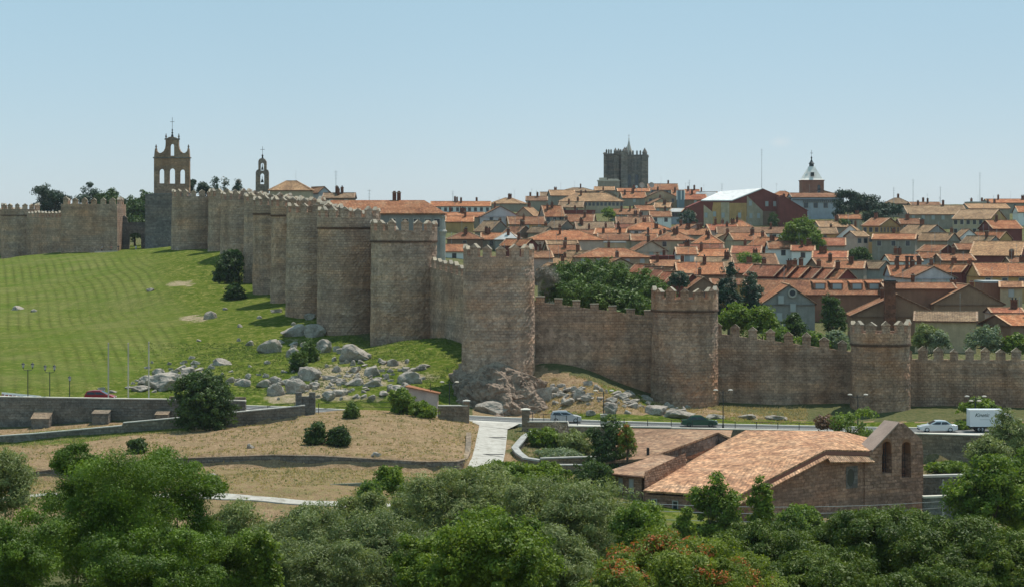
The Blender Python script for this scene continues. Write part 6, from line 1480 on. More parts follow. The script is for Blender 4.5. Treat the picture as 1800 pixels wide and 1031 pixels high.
def tree(label, px, top, bot, w_, Y, kind, seed=None, cat='tree', name=None, group=None, shape=None, leafk=1.0, dens=1.0, n_b=None, ground=None, auto=True):
    """px middle, top row, bot row of the crown, w_ width in photo pixels, Y distance"""
    seed = seed if seed is not None else int(px*3+top); q = random.Random(seed)
    if auto and cat == 'bush' and 236 < Y < 300 and top > 640 and ground is None: Y = ground_y(px, min(bot-2, 1020), 225)+w_/F*Y*.3
    Wm = w_/F*Y; zt, zb_ = WZ(top, Y), WZ(bot, Y); x = WX(px, Y); g = gz(x, Y) if ground is None else ground
    zb_ = max(zb_, g+0.05) if cat != 'tree' else max(zb_, g+0.6)
    if zb_ > zt-0.4: g = zt-1.6; zb_ = g+.1
    H = zt-zb_; R_ = Wm/2*(1.12 if kind in ('dark', 'broad', 'willow', 'hedge', 'light', 'olive', 'pine') else 1); name = name or {'pine': 'pine_tree', 'umbrella': 'umbrella_pine', 'fir': 'fir_tree', 'willow': 'willow_tree', 'olive': 'olive_tree', 'cypress': 'cypress', 'cedar': 'cedar_tree', 'poplar': 'poplar_tree', 'dark': 'bush', 'hedge': 'conifer'}.get(kind, 'tree')
    mk, asp, cov, ck = SPEC[kind]; shape = shape or {'fir': 'cone', 'cypress': 'column', 'poplar': 'spire', 'locust': 'layer', 'cedar': 'layer', 'umbrella': 'umb'}.get(kind, 'round')
    t = thing(name, label, cat, (x, Y, g), 0, group)
    zc = (zt+zb_)/2-g; b0 = zb_-g; bl = []
    if shape == 'round':
        nb = n_b or 9
        bl.append((0, 0, zc-H*.04, R_*.7, R_*.7, H*.42))
        for i in range(nb):
            a = 6.28*i/nb+q.uniform(-.3, .3); k_ = q.uniform(.42, .6); zz = .16+.56*((i*.38+q.random()*.3)%1)
            bl.append((math.cos(a)*R_*k_, math.sin(a)*R_*k_, b0+H*zz, R_*q.uniform(.32, .46), R_*q.uniform(.32, .46), H*q.uniform(.20, .30)))
        bl.append((q.uniform(-.2, .2)*R_, q.uniform(-.2, .2)*R_, b0+H*.76, R_*.42, R_*.42, H*.22))
        if cat == 'bush':
            for i in range(6):
                a = 6.28*i/6+.4; bl.append((math.cos(a)*R_*.42, math.sin(a)*R_*.42, b0+H*.15, R_*.42, R_*.42, H*.17))
    elif shape == 'layer':
        nb = n_b or 16
        for i in range(nb):
            v = (i+.5)/nb; a = q.uniform(0, 6.28); e = math.sin(math.pi*min(1, .25+.75*(1-v)))**.6 if v > .5 else 1
            k_ = q.uniform(.25, .72)*e; bl.append((math.cos(a)*R_*k_, math.sin(a)*R_*k_, b0+H*(v*.92+.04), R_*q.uniform(.25, .42), R_*q.uniform(.25, .42), H*q.uniform(.045, .09)))
        bl.append((0, 0, b0+H*.45, R_*.55, R_*.55, H*.36))
    elif shape == 'cone':
        for i in range(9):
            v = i/8; r_ = R_*(1-v*.93); bl.append((0, 0, b0+H*(.05+.88*v), r_, r_, H*.075+.1))
    elif shape == 'column':
        for i in range(6):
            v = i/5; r_ = R_*(1-abs(v-.35)**2*1.4); bl.append((0, 0, b0+H*(.08+.82*v), max(.2, r_), max(.2, r_), H*.13))
    elif shape == 'spire':
        for i in range(7):
            v = i/6; r_ = R_*(.9-.62*v); bl.append((q.uniform(-.15, .15)*R_, q.uniform(-.15, .15)*R_, b0+H*(.08+.8*v), r_, r_, H*.12))
        for i in range(7):
            a = q.uniform(0, 6.28); v = q.uniform(0.1, .6); bl.append((math.cos(a)*R_*.55, math.sin(a)*R_*.55, b0+H*(v+.15), R_*.25, R_*.25, H*.17))
    elif shape == 'umb':
        for i in range(n_b or 10):
            a = q.uniform(0, 6.28); k_ = q.uniform(.1, .68); bl.append((math.cos(a)*R_*k_, math.sin(a)*R_*k_, b0+H*(.80-.62*q.random()**1.2*(.4+k_)), R_*q.uniform(.28, .42), R_*q.uniform(.28, .42), H*q.uniform(.12, .2)))
    leaf = max(.125, .00125*Y if Y < 300 else .375+.0006*(Y-300))*leafk*(1.35 if asp < .36 else 1.0)
    A = sum(4*3.14*((b[3]*b[4])**.8+(b[3]*b[5])**.8+(b[4]*b[5])**.8)/3 for b in bl)*.6
    n = int(min(110000, max(500, cov*dens*A/(leaf*leaf*asp*.5))*.55))
    clump = ck*min(R_, H/2)*.32+leaf*.8
    me = crown('crown' if cat == 'tree' else 'foliage', bl, n, leaf, clump, mk, seed, asp, accent=.22 if kind == 'sumac' else (.25 if kind == 'fir' else 0), nclump=max(20, int(A/(clump*clump)*.5)))
    link(me, 'crown' if cat == 'tree' else 'foliage', t)
    hh = b0+H*.85; tr_ = max(.06, min(.35, H*.035))
    if cat == 'tree': link(trunk_mesh(hh, tr_, R_*.8, seed), 'trunk', t)
    else: link(trunk_mesh(max(.5, hh*.8), min(.08, tr_), R_*.6, seed), 'stem', t)
    return t
def ctree(src, label, px, top, bot, w_, Y, group=None, rz=1.0):
    """another tree of the same kind, built as a turned and scaled copy"""
    c = copy_tree(src); me = next(k_ for k_ in src.children if k_.name.startswith(('crown', 'foliage'))).data
    co = np.empty(len(me.vertices)*3, np.float32); me.vertices.foreach_get('co', co); co = co.reshape(-1, 3)
    w0 = (np.percentile(co[:, 0], 98)-np.percentile(co[:, 0], 2)); z0 = np.percentile(co[:, 2], 99.5); x = WX(px, Y); g = gz(x, Y)
    zt = WZ(top, Y)
    if zt-g < 1: g = zt-2
    c.location = (x, Y, g); s_ = w_/F*Y/w0; c.scale = (s_, s_, (zt-g)/z0); c.rotation_euler = (0, 0, rz); tag(c, label, None, group); return c
# ---------------------------------------------------------------- trees, nearest first
tree('big feathery bright green tree filling the lower left of the photo', 175, 800, 1080, 330, 96, 'locust', 11, n_b=26, leafk=.95)
tree('feathery tree top rising highest at the left, beside the big one', 128, 784, 900, 110, 99, 'locust', 12, n_b=12)
tree('right hand feathery green crown touching the willows, lower left', 322, 790, 1040, 170, 101, 'locust', 13, n_b=18)
tree('feathery green tree in the bottom left corner below the big crown', 35, 905, 1080, 180, 88, 'locust', 14, n_b=14)
tree('grey-green tree at the left edge behind the feathery trees', 8, 782, 930, 120, 130, 'willow', 15, name='tree')
tree('dark lower crown under the big feathery tree, bottom left', 250, 930, 1110, 330, 90, 'locust', 16, n_b=18)
tree('young poplar with shiny leaves standing between feathery tree and willows', 462, 928, 1060, 80, 104, 'poplar', 17)
W1 = tree('wide grey-green willow in the middle, its top just under the dry mound', 830, 815, 985, 270, 150, 'willow', 21, n_b=13)
tree('rounded grey-green willow right of the middle, above the red flecked tree', 1010, 838, 1020, 260, 142, 'willow', 22, n_b=13)
tree('soft willow at the left of the willow group, below the footpath', 520, 890, 1060, 230, 128, 'willow', 23, n_b=12)
tree('willow bush with pale leaves in front of the wide willow', 690, 905, 1075, 230, 112, 'willow', 24, n_b=13)
tree('thin leaved willow beside the footpath, lowest left of the group', 420, 868, 1000, 110, 135, 'willow', 25, dens=.6)
tree('willow sapling row tip where the footpath ends', 640, 862, 960, 120, 140, 'willow', 26)
tree('small dark green tree above the willows at the end of the terrace wall', 686, 818, 880, 58, 172, 'broad', 27)
tree('pale yellow-green bush left of the small dark tree by the terrace wall', 650, 842, 880, 50, 168, 'light', 28, cat='bush', name='bush')
tree('low green tree edge under the white path, behind the wide willow', 880, 812, 860, 150, 175, 'broad', 29)
tree('low green tree edge below the garden walls, behind the rounded willow', 960, 812, 865, 90, 178, 'broad', 30)
tree('fresh green broadleaf tree at the bottom centre', 860, 890, 1090, 250, 92, 'broad', 31, n_b=14, leafk=1.15)
tree('fresh green broadleaf crown left of bottom centre, partly behind', 760, 935, 1080, 150, 94, 'broad', 32, n_b=9, leafk=1.1)
tree('grey-green willow at the bottom centre right', 975, 925, 1090, 190, 100, 'willow', 33, n_b=10)
tree('green tree with rusty red seed heads at the bottom right of centre', 1180, 935, 1100, 300, 84, 'sumac', 34, n_b=15, leafk=1.1)
tree('lower lobe of red flecked green tree, at the bottom edge beside the big one', 1080, 985, 1100, 170, 80, 'sumac', 35, n_b=9, leafk=1.1)
tree('red flecked green tree at the bottom edge right of the big one', 1300, 970, 1100, 170, 88, 'sumac', 36, n_b=9)
tree('dark green tree between willow and red flecked tree', 1130, 885, 1010, 110, 118, 'broad', 37)
tree('broad deep green conifer mass right of the red flecked tree', 1370, 915, 1090, 240, 118, 'hedge', 41, n_b=14)
tree('deep green conifer in front of the church wall, middle of the row', 1520, 890, 1070, 260, 124, 'hedge', 42, n_b=14)
tree('deep green conifer at the lower right, right part of the row', 1680, 908, 1090, 240, 120, 'hedge', 43, n_b=14)
tree('deep green conifer in the bottom right corner', 1800, 935, 1100, 200, 112, 'hedge', 44, n_b=12)
tree('deep green lower conifer at the bottom edge, right of centre', 1440, 975, 1110, 260, 100, 'hedge', 45, n_b=12)
tree('deep green lower conifer at the bottom edge, far right', 1640, 985, 1110, 260, 98, 'hedge', 46, n_b=12)
tree('tall many-spired poplar in front of the church eaves', 1255, 832, 990, 120, 165, 'poplar', 51, n_b=9)
tree('slim poplar in front of the church rake, right of the tall one', 1336, 836, 950, 58, 168, 'poplar', 52)
tree('small poplar crown at the left foot of the tall poplar', 1205, 890, 990, 60, 160, 'poplar', 53)
tree('pale small poplar crown in front of the church wall', 1408, 885, 950, 90, 150, 'broad', 54)
tree('big glossy green tree at the right edge, lower one', 1735, 790, 960, 150, 150, 'broad', 55, n_b=13, leafk=1.1)
tree('glossy green tree cut by the right edge, beside the lower one', 1810, 775, 980, 130, 155, 'broad', 56, n_b=10)
tree('grey-green tree at the right edge hiding the lorry front', 1780, 722, 850, 100, 205, 'willow', 57, name='tree', n_b=10)
tree('greyish tree between the lorry tree and the glossy tree', 1740, 765, 860, 80, 200, 'willow', 58, name='tree')
tree('feathery dark green tree filling the gap left of the willows, bottom edge', 395, 925, 1090, 180, 105, 'locust', 160, n_b=16)
tree('willow at the bottom edge left of the pale leaved willow bush', 570, 950, 1090, 200, 108, 'willow', 161, n_b=11)
tree('dark understorey tree behind the big feathery tree, upper part', 215, 835, 980, 260, 112, 'locust', 162, n_b=16)
tree('far back willow showing between the footpath and the wide willow', 740, 850, 960, 150, 160, 'willow', 163, n_b=10)
tree('green bushy tree left of the slim poplar in front of the church', 1150, 905, 1030, 130, 125, 'willow', 164, n_b=9)
tree('deep green conifer top just under the church oculus', 1480, 898, 1040, 170, 135, 'hedge', 165, n_b=11)
tree('deep green conifer top under the church bell gable', 1585, 893, 1040, 180, 137, 'hedge', 166, n_b=11)
tree('deep green conifer behind the row, left of the glossy tree', 1650, 905, 1050, 140, 139, 'hedge', 167, n_b=9)
tree('deep green conifer behind the row, under the tall poplar', 1310, 920, 1040, 140, 136, 'hedge', 168, n_b=9)
tree('dark green conifer between red flecked tree and conifer mass', 1270, 935, 1060, 120, 108, 'hedge', 169, n_b=9)
tree('small fresh green crown in front of the church wall, beside the conifer tops', 1395, 893, 960, 60, 140, 'light', 170)
# near the low walls
tree('large dark shrub tree standing in front of the left retaining wall', 360, 648, 754, 112, 263, 'dark', 61, n_b=13, cat='bush', name='dark_shrub', auto=False)
tree('left of two round dark green bushes on the dry mound', 554, 740, 784, 42, 251, 'dark', 62, cat='bush')
tree('right of two round dark green bushes on the dry mound', 595, 748, 788, 44, 250.5, 'dark', 63, cat='bush')
tree('small round dark bush on the dry slope above the feathery trees', 240, 769, 800, 34, 246, 'dark', 64, cat='bush')
tree('small grey-green shrub beside the road right of the gatepost', 619, 708, 738, 26, 269, 'pine', 65, cat='bush', name='bush')
tree('dark leafy bush at the left side of the small shed', 708, 680, 730, 46, 272, 'broad', 66, cat='bush', name='bush')
tree('low green bush in front of the small shed', 744, 705, 736, 50, 271, 'broad', 67, cat='bush', name='bush')
tree('green leafy tree beside the garden walls, in front of the long low building', 1070, 728, 824, 84, 238, 'dark', 68, name='tree', shape='spire')
tree('reddish green sapling right of the garden tree, against the tan roof', 1102, 742, 800, 32, 236, 'sumac', 69)
tree('dark ivy bush below the garden tree beside the annex', 1045, 808, 870, 80, 226, 'dark', 70, cat='bush')
tree('green garden bush behind the whitewashed wall, left', 960, 752, 790, 70, 256, 'broad', 71, cat='bush', name='bush')
tree('grey-green garden bush behind the whitewashed wall, right', 1008, 755, 800, 60, 254, 'willow', 72, cat='bush', name='bush')
tree('bare twiggy brown bush near the roadside wall pillar', 978, 742, 785, 50, 258, 'bare', 73, cat='bush', name='bush')
tree('low bush in the lower garden bed', 985, 788, 812, 90, 245, 'olive', 74, cat='bush', name='bush')
tree('light feathery tree between the church roof and the rightmost tower', 1490, 716, 790, 92, 258, 'light', 75, dens=.8, n_b=12, shape='layer', name='tree')
tree('pinkish flowering bush left of the light feathery tree', 1455, 730, 752, 56, 262, 'pinkish', 76, cat='bush', name='bush', ground=-26)
tree('leafy dark green tree against the wall behind the white lorry', 1722, 698, 752, 74, 283, 'broad', 77, n_b=9)
tree('olive coloured clipped bush between silver car and lorry', 1690, 740, 757, 34, 278, 'light', 78, cat='bush', name='bush')
tree('green ivy bank below the right retaining wall', 1665, 812, 835, 90, 252, 'broad', 79, cat='bush', name='bush')
tree('low green bush strip at the foot of the retaining wall, right', 1740, 808, 835, 80, 250, 'broad', 80, cat='bush', name='bush')
# on the lawn
tree('large dark bush at the foot of the towers, at the top of the lawn', 400, 441, 502, 54, 428, 'dark', 81, cat='bush', n_b=11)
tree('yellow-green top of the large dark lawn bush', 414, 438, 458, 26, 434, 'light', 82, cat='bush', name='bush')
tree('round dark bush casting a shadow below the large bush on the lawn', 413, 498, 531, 38, 404, 'dark', 83, cat='bush')
tree('upper of two small yellow-green conifers among the boulders', 544, 596, 634, 30, 316, 'pine', 84, cat='bush', name='conifer', shape='round')
tree('lower of two small yellow-green conifers among the boulders', 524, 612, 652, 28, 308, 'pine', 85, cat='bush', name='conifer', shape='round')
# inside the wall
pl = [('leftmost pine of the pine wood behind the brown wall', 992, 462, 545, 70, 338), ('second pine from the left in the pine wood', 1030, 458, 550, 74, 350), ('third pine from the left in the pine wood, high rounded top', 1064, 456, 550, 72, 362), ('fourth pine from the left in the pine wood', 1098, 463, 555, 70, 352),
      ('fifth pine of the pine wood, nearer the lone tower', 1130, 474, 560, 66, 344), ('rightmost pine of the pine wood, touching the lone tower', 1160, 488, 560, 56, 338), ('low front pine of the wood behind the flat merlons, left', 1010, 492, 560, 66, 322), ('low front pine of the wood behind the flat merlons, middle', 1058, 500, 565, 66, 320), ('low front pine of the wood behind the flat merlons, right', 1110, 512, 570, 64, 318)]
src = None
for i, (lab, px, tp, bt, w_, Y) in enumerate(pl):
    if i % 3 == 0: src = tree(lab, px, tp, bt, w_, Y, 'pine', 90+i, n_b=9, group='pine wood inside the wall')
    else: ctree(src, lab, px, tp, bt, w_, Y, 'pine wood inside the wall', rz=1.3*i)
tree('bare grey leafless tree between the corner tower and the pine wood', 958, 462, 520, 56, 330, 'bare', 101, n_b=7)
tree('dark blue-green fir with pale tips left, behind the lone tower', 1282, 462, 560, 56, 345, 'fir', 102, shape='spire')
tree('dark blue-green fir with pale tips right, behind the brown wall', 1322, 478, 560, 50, 348, 'fir', 103, shape='spire')
tree('dense green hedge tree right of the lone tower', 1292, 530, 590, 66, 325, 'broad', 104, name='tree', group=None)
tree('dense green hedge tree in front of the grey gable house', 1340, 536, 600, 66, 322, 'broad', 105)
tree('dark small tree in front of the grey gable house, right', 1396, 550, 605, 52, 330, 'dark', 106, name='tree')
tree('tall dark conifer between the gable house and the brick house', 1464, 518, 600, 50, 372, 'cypress', 107, shape='round', name='conifer')
tree('light hedge behind the descending merlons, middle', 1430, 582, 612, 60, 318, 'light', 108, cat='bush', name='hedge')
tree('grey-green bush left of the rightmost tower top', 1468, 578, 615, 52, 320, 'olive', 109, cat='bush', name='bush')
tree('yellow-green hedge just behind the merlons right of the lone tower', 1370, 575, 605, 60, 316, 'light', 110, cat='bush', name='hedge')
tree('grey-green tree right of the rightmost tower top', 1628, 568, 620, 54, 325, 'willow', 111, name='tree')
tree('second grey-green tree right of the rightmost tower, smaller', 1652, 578, 620, 36, 322, 'olive', 112, name='tree')
tree('pale silvery shrub tree in front of the worn tan roof', 1732, 570, 622, 72, 330, 'olive', 113)
tree('green tree at the right edge behind the wall', 1785, 584, 625, 50, 328, 'broad', 114)
# in the town
tree('big round green tree in the middle of the orange roofs', 1408, 382, 440, 72, 560, 'broad', 121, n_b=11)
tree('lower right shoulder of green foliage beside the big round tree', 1434, 405, 442, 36, 552, 'broad', 122, cat='bush', name='bush')
tree('light green courtyard tree above the saw-tooth roofs', 1324, 444, 478, 54, 490, 'light', 123)
tree('tallest umbrella pine right of the grey palace', 1490, 332, 396, 66, 700, 'umbrella', 124, n_b=18)
tree('umbrella pine in the middle of the dark group', 1524, 341, 392, 62, 705, 'umbrella', 125, n_b=14)
tree('umbrella pine at the right of the dark group', 1560, 350, 392, 66, 700, 'umbrella', 126, n_b=14)
tree('low dark pine crown under the tallest umbrella pine', 1540, 366, 396, 70, 690, 'umbrella', 127)
tree('small dark bush under the umbrella pines', 1480, 385, 402, 36, 660, 'dark', 128, cat='bush')
tree('small pointed dark conifer in front of the red school wall', 1360, 374, 398, 20, 742, 'cypress', 129)
tree('spiky agave-like green bush left of the painted school', 1210, 370, 394, 34, 735, 'fir', 130, cat='bush', name='bush', shape='round')
tree('light green bush on the roof terrace left of the cream flats', 1070, 366, 382, 26, 715, 'light', 131, cat='bush', name='bush', ground=WZ(384, 715))
tree('dark tree patch among houses below the balcony block', 1510, 434, 466, 46, 530, 'dark', 132, name='tree')
tree('small blue-green fir left of the lone tower top', 1192, 478, 506, 40, 400, 'fir', 133, shape='round')
# left skyline behind the wall
tree('wide layered cedar on the left skyline behind the wall', 96, 326, 395, 84, 640, 'cedar', 141, n_b=20)
tree('pointed fir on the left skyline behind the square gate tower', 158, 312, 420, 104, 655, 'fir', 142)
tree('rounded dark tree right of the pointed fir', 194, 332, 395, 62, 650, 'dark', 143, name='tree')
tree('dark tree mass between the gate towers', 230, 345, 405, 84, 640, 'dark', 144, name='tree', n_b=11)
tree('dark tree top just left of the brick belfry', 254, 333, 395, 54, 655, 'dark', 145, name='tree')
tree('low dark tree filling the gap behind the gateway', 237, 376, 462, 70, 592, 'dark', 146, name='tree')
tree('dark tree peeping right of the brick belfry', 338, 315, 350, 22, 640, 'umbrella', 147, name='tree')
tree('small umbrella pine right of the belfry above the merlons', 360, 317, 365, 44, 650, 'umbrella', 148)
tree('spiky fir above the merlons, left of three', 378, 308, 385, 34, 640, 'fir', 149)
tree('spiky fir above the merlons, middle of three', 396, 313, 385, 34, 645, 'fir', 150)
tree('spiky fir above the merlons, right of three', 417, 308, 385, 36, 640, 'fir', 151)
# ---------------------------------------------------------------- dry weeds and grass tufts
def tufts(name, label, area, n, hmin, hmax, mat, seed, kindcol=0.5, blades=4, wdt=0.05):
    rs = np.random.RandomState(seed); px = rs.uniform(area[0], area[1], n); Y = rs.uniform(area[2], area[3], n); x = (px-CX)/F*Y; z = gza(x, Y)
    ok = np.ones(n, bool)
    for (a, b, c, d) in area[4]: ok &= ~((px > a) & (px < b) & (Y > c) & (Y < d))
    cl = vnoise(x/1.8, Y/1.8)+.4*vnoise(x/6, Y/6); ok &= cl > -0.25+rs.uniform(-.3, .3, n)
    if area[0] == 230: ok &= rs.rand(n) < (px-230)/170
    x, Y, z = x[ok], Y[ok], z[ok]; m = len(x); k_ = blades
    bx = np.repeat(x, k_)+rs.normal(size=m*k_)*.08; by = np.repeat(Y, k_)+rs.normal(size=m*k_)*.08; bz = np.repeat(z, k_)-.03
    h = rs.uniform(hmin, hmax, m*k_); lx, ly = rs.normal(size=m*k_)*.45*h, rs.normal(size=m*k_)*.45*h
    a = rs.uniform(0, 6.28, m*k_); wx, wy = np.cos(a)*wdt, np.sin(a)*wdt
    V = np.stack([np.stack([bx-wx, by-wy, bz], -1), np.stack([bx+wx, by+wy, bz], -1), np.stack([bx+lx, by+ly, bz+h], -1)], 1).reshape(-1, 3)
    c = np.clip(np.repeat(rs.rand(m), k_)*.5+rs.rand(m*k_)*.5, 0, 1); col_ = np.stack([c, np.zeros_like(c), c, np.ones_like(c)], -1).repeat(3, 0)
    me = np_mesh(name, V, np.arange(m*k_*3).reshape(-1, 3), mat, col_); return tag(link(me, name), kind='stuff', label=label, cat='grass')
M['straw'] = leafmat('straw_blades', (0.34, 0.23, 0.12), (0.68, 0.54, 0.33), .3, .8)
M['blade'] = leafmat('grass_blades', (0.06, 0.10, 0.02), (0.22, 0.26, 0.08), .3, .8)
tufts('dry_grass', 'dry straw coloured weeds on the mound and terrace', (-20, 930, 204, 274, [(840, 900, 215, 274)]), 15000, .06, .26, M['straw'], 1, wdt=.055)
tufts('dry_grass', 'dry grass and weeds on the slope right of the crag', (940, 1420, 284, 297, []), 5000, .08, .35, M['straw'], 2, wdt=.06)
tufts('green_grass', 'green weeds growing in patches on the dry mound', (-20, 960, 203, 268, [(840, 900, 215, 274)]), 3200, .08, .28, M['blade'], 3, wdt=.055)
tufts('green_grass', 'rough grass around the boulders', (230, 830, 292, 345, []), 14000, .05, .22, M['blade'], 4, wdt=.07)
tufts('green_grass', 'garden grass around the church', (900, 1800, 205, 262, [(1060, 1625, 205, 262)]), 6000, .1, .4, M['blade'], 5, wdt=.06)
# ---------------------------------------------------------------- vehicles
def paint(name, c): return plain(name, c, .3, .35, .6)
def wheel(parent, x, y, r=.31, wd=.2):
    mb = MB(); n = 20
    for s0, s1, m_ in (((r*.62), r, 0),):
        pr = [(r*.6, -wd/2), (r*.95, -wd/2), (r, -wd/2+.04), (r, wd/2-.04), (r*.95, wd/2), (r*.6, wd/2)]
    mb.lathe((0, 0, 0), pr, n, 0); w1 = mb.obj('wheel', M['black'], parent); w1.rotation_euler = (R(90), 0, 0); w1.location = (x, y, r)
    mb = MB(); mb.lathe((0, 0, 0), [(0, -wd/2+.02), (r*.2, -wd/2+.01), (r*.62, -wd/2+.04), (r*.62, wd/2-.04), (r*.2, wd/2-.01), (0, wd/2-.02)], n, 0); mb.obj('rim', M['galv'], w1)
def car(label, px, Y, length, col_, facing, kind='saloon', name='parked_car'):
    x = WX(px, Y); t = thing(name, label, 'car', (x, Y, float(np.interp(x, RX, RZ))+.015), 0 if facing > 0 else math.pi); k_ = length/4.4
    m_ = paint('car_paint_'+col_[0], col_[1]); Wd = .86
    # half-width of the body at each station, front at +x
    if kind == 'saloon': low = [(-2.2, .35), (-2.2, .62), (-2.15, .86), (-1.5, .93), (-1.05, .94), (1.0, .93), (1.55, .86), (2.05, .72), (2.2, .55), (2.2, .32), (1.85, .22), (-1.9, .22)]; top = [(-1.6, .90), (-.98, 1.36), (-.35, 1.43), (.25, 1.41), (1.12, .90)]
    else: low = [(-2.0, .35), (-2.05, .7), (-2.0, .98), (1.05, .98), (1.6, .90), (2.02, .74), (2.1, .5), (2.1, .32), (1.8, .22), (-1.8, .22)]; top = [(-2.0, .96), (-1.72, 1.42), (-.9, 1.52), (.1, 1.50), (1.2, .95)]
    mb = MB(); n = len(low)
    secs = [(-Wd, .965), (-Wd*.97, 1.0), (Wd*.97, 1.0), (Wd, .965)]
    S = [[(p[0]*k_*(s[1] if abs(s[0]) > .84 else 1), s[0], .55+(p[1]-.55)*(s[1]-.02 if s[1] < 1 else 1)) for p in low] for s in secs]
    for a_ in range(3):
        for i in range(n):
            j = (i+1) % n; mb.face([S[a_][i], S[a_+1][i], S[a_+1][j], S[a_][j]][::1])
    mb.face(S[0][::-1]); mb.face(S[3])
    # roof and pillars
    ti = .70; T = [(p[0]*k_, .80-(.80-ti)*max(0, (p[1]-.9)/.5), p[1]) for p in top]
    for i in range(len(T)-1):
        a_, b_ = T[i], T[i+1]; mb.face([(a_[0], -a_[1], a_[2]), (b_[0], -b_[1], b_[2]), (b_[0], b_[1], b_[2]), (a_[0], a_[1], a_[2])], 0, smooth=False)
    for s in (-1, 1): f_ = [(p[0], s*p[1], p[2]) for p in T]; mb.face(f_ if s > 0 else f_[::-1])
    body = weld(mb.obj('body', m_, t)); bv = body.modifiers.new('bevel', 'BEVEL'); bv.width = .035; bv.segments = 2; bv.limit_method = 'ANGLE'; bv.angle_limit = R(28)
    # glass
    for s in (-1, 1):
        mb = MB(); in_ = [(T[0][0]+.28*k_, T[0][2]+.06), (T[1][0]+.1, T[1][2]-.09), (T[-2][0]-.02, T[-2][2]-.09), (T[-1][0]-.3*k_, T[-1][2]+.06)]
        mid = (in_[0][0]+in_[3][0])/2
        for q0, q1 in ((0, .47), (.52, 1)):
            def L2(u): return (in_[0][0]+(in_[3][0]-in_[0][0])*u, in_[0][1], in_[1][0]+(in_[2][0]-in_[1][0])*u, in_[1][1])
            a_, b_ = L2(q0), L2(q1); f_ = [(a_[0], s*.815, a_[1]), (b_[0], s*.815, b_[1]), (b_[2], s*.735, b_[3]), (a_[2], s*.735, a_[3])]; mb.face(f_ if s < 0 else f_[::-1])
        mb.obj('side_window', M['pane'], t)
    for (a_, b_, nm) in ((T[0], T[1], 'rear_window'), (T[-1], T[-2], 'windscreen')):
        mb = MB(); A_ = Vector((a_[0], 0, a_[2])); B_ = Vector((b_[0], 0, b_[2])); p0, p1 = A_.lerp(B_, .12), A_.lerp(B_, .9); nn = Vector((-(B_-A_).z, 0, (B_-A_).x)).normalized(); nn = nn if nn.z > 0 else -nn; p0 += nn*.012; p1 += nn*.012
        mb.face([(p0.x, -.70, p0.z), (p0.x, .70, p0.z), (p1.x, .62, p1.z), (p1.x, -.62, p1.z)]); mb.obj(nm, M['pane'], t)
    fx = low[-4 if kind == 'saloon' else -4][0]*k_
    for s in (-1, 1):
        mb = MB(); mb.box((fx-.10, s*.62, .58), (.26, .36, .14)); mb.obj('headlight', M['white'], t)
        mb = MB(); mb.box((low[0][0]*k_+.06, s*.66, .66), (.16, .28, .14)); mb.obj('tail_light', plain('tail_red', (.3, .02, .02), .3), t)
        for wx in (-1.32*k_, 1.35*k_): wheel(t, wx, s*.76)
        mb = MB(); mb.box((.95*k_, s*.94, .92), (.16, .14, .11)); mb.obj('mirror', m_, t)
    mb = MB(); mb.box((fx+.0, 0, .30), (.1, 1.5, .12)); mb.box((low[0][0]*k_, 0, .32), (.08, 1.5, .12)); mb.obj('bumper', M['black'], t)
    return t
yr_ = lambda px, d: float(np.interp(WX(px, 272), RX, RY))+d
car('silver hatchback driving right on the road beside the pillar wall', 994, yr_(994, .2), 4.15, ('silver', (.50, .51, .53)), 1, 'hatch')
car('dark green saloon on the road below the lone tower', 1229, yr_(1229, 0), 4.45, ('green', (.012, .075, .045)), 1, 'saloon')
car('light silver saloon on the road in front of the rightmost wall stretch', 1648, yr_(1648, -.6), 4.7, ('pale', (.62, .65, .68)), -1, 'saloon')
car('red car half hidden behind the left retaining wall by the flagpoles', 176, yr_(176, -.8)+4.5, 4.2, ('red', (.32, .015, .015)), 1, 'hatch')
# white box lorry
Yl = yr_(1733, 0.4); x = WX(1732, Yl); LR = thing('box_lorry', 'white box lorry with dark green script lettering on its side, behind the silver saloon', 'lorry', (x, Yl, -25.08))
bw = (1763-1703)/F*(Yl-1); mb = MB(); mb.box((0, 0, .72), (bw, 2.1, 2.0)); mb.obj('cargo_box', plain('lorry_white', (.72, .73, .75), .4), LR)
mb = MB()
for z_ in (.70, 2.70): mb.box((0, -1.06, z_), (bw+.04, .05, .07)); mb.box((0, 1.06, z_), (bw+.04, .05, .07))
mb.box((.55, -1.062, .78), (.04, .03, 1.9)); mb.obj('trim', M['white'], LR)
mb = MB(); mb.box((.4, 0, .42), (bw+.6, 1.0, .28)); mb.obj('chassis', M['black'], LR)
mb = MB(); pr = [(0, 0), (1.55, 0), (1.6, .7), (1.2, .95), (.85, 1.75), (0, 1.8)]; mb.prism(pr, (bw/2+.15, -.95, .42), (1, 0, 0), (0, 0, 1), (0, 1, 0), 1.9); mb.obj('cab', plain('cab_white', (.72, .73, .75), .4), LR)
mb = MB(); mb.face([(bw/2+.35, -.965, 1.35), (bw/2+1.22, -.965, 1.35), (bw/2+.98, -.965, 1.95), (bw/2+.35, -.965, 1.98)]); mb.obj('side_window', M['pane'], LR)
for wx in (-.75, -.1 if False else -.4, bw/2+.95):
    for s in (-1, 1): wheel(LR, wx-.2, s*.85, .36, .25)
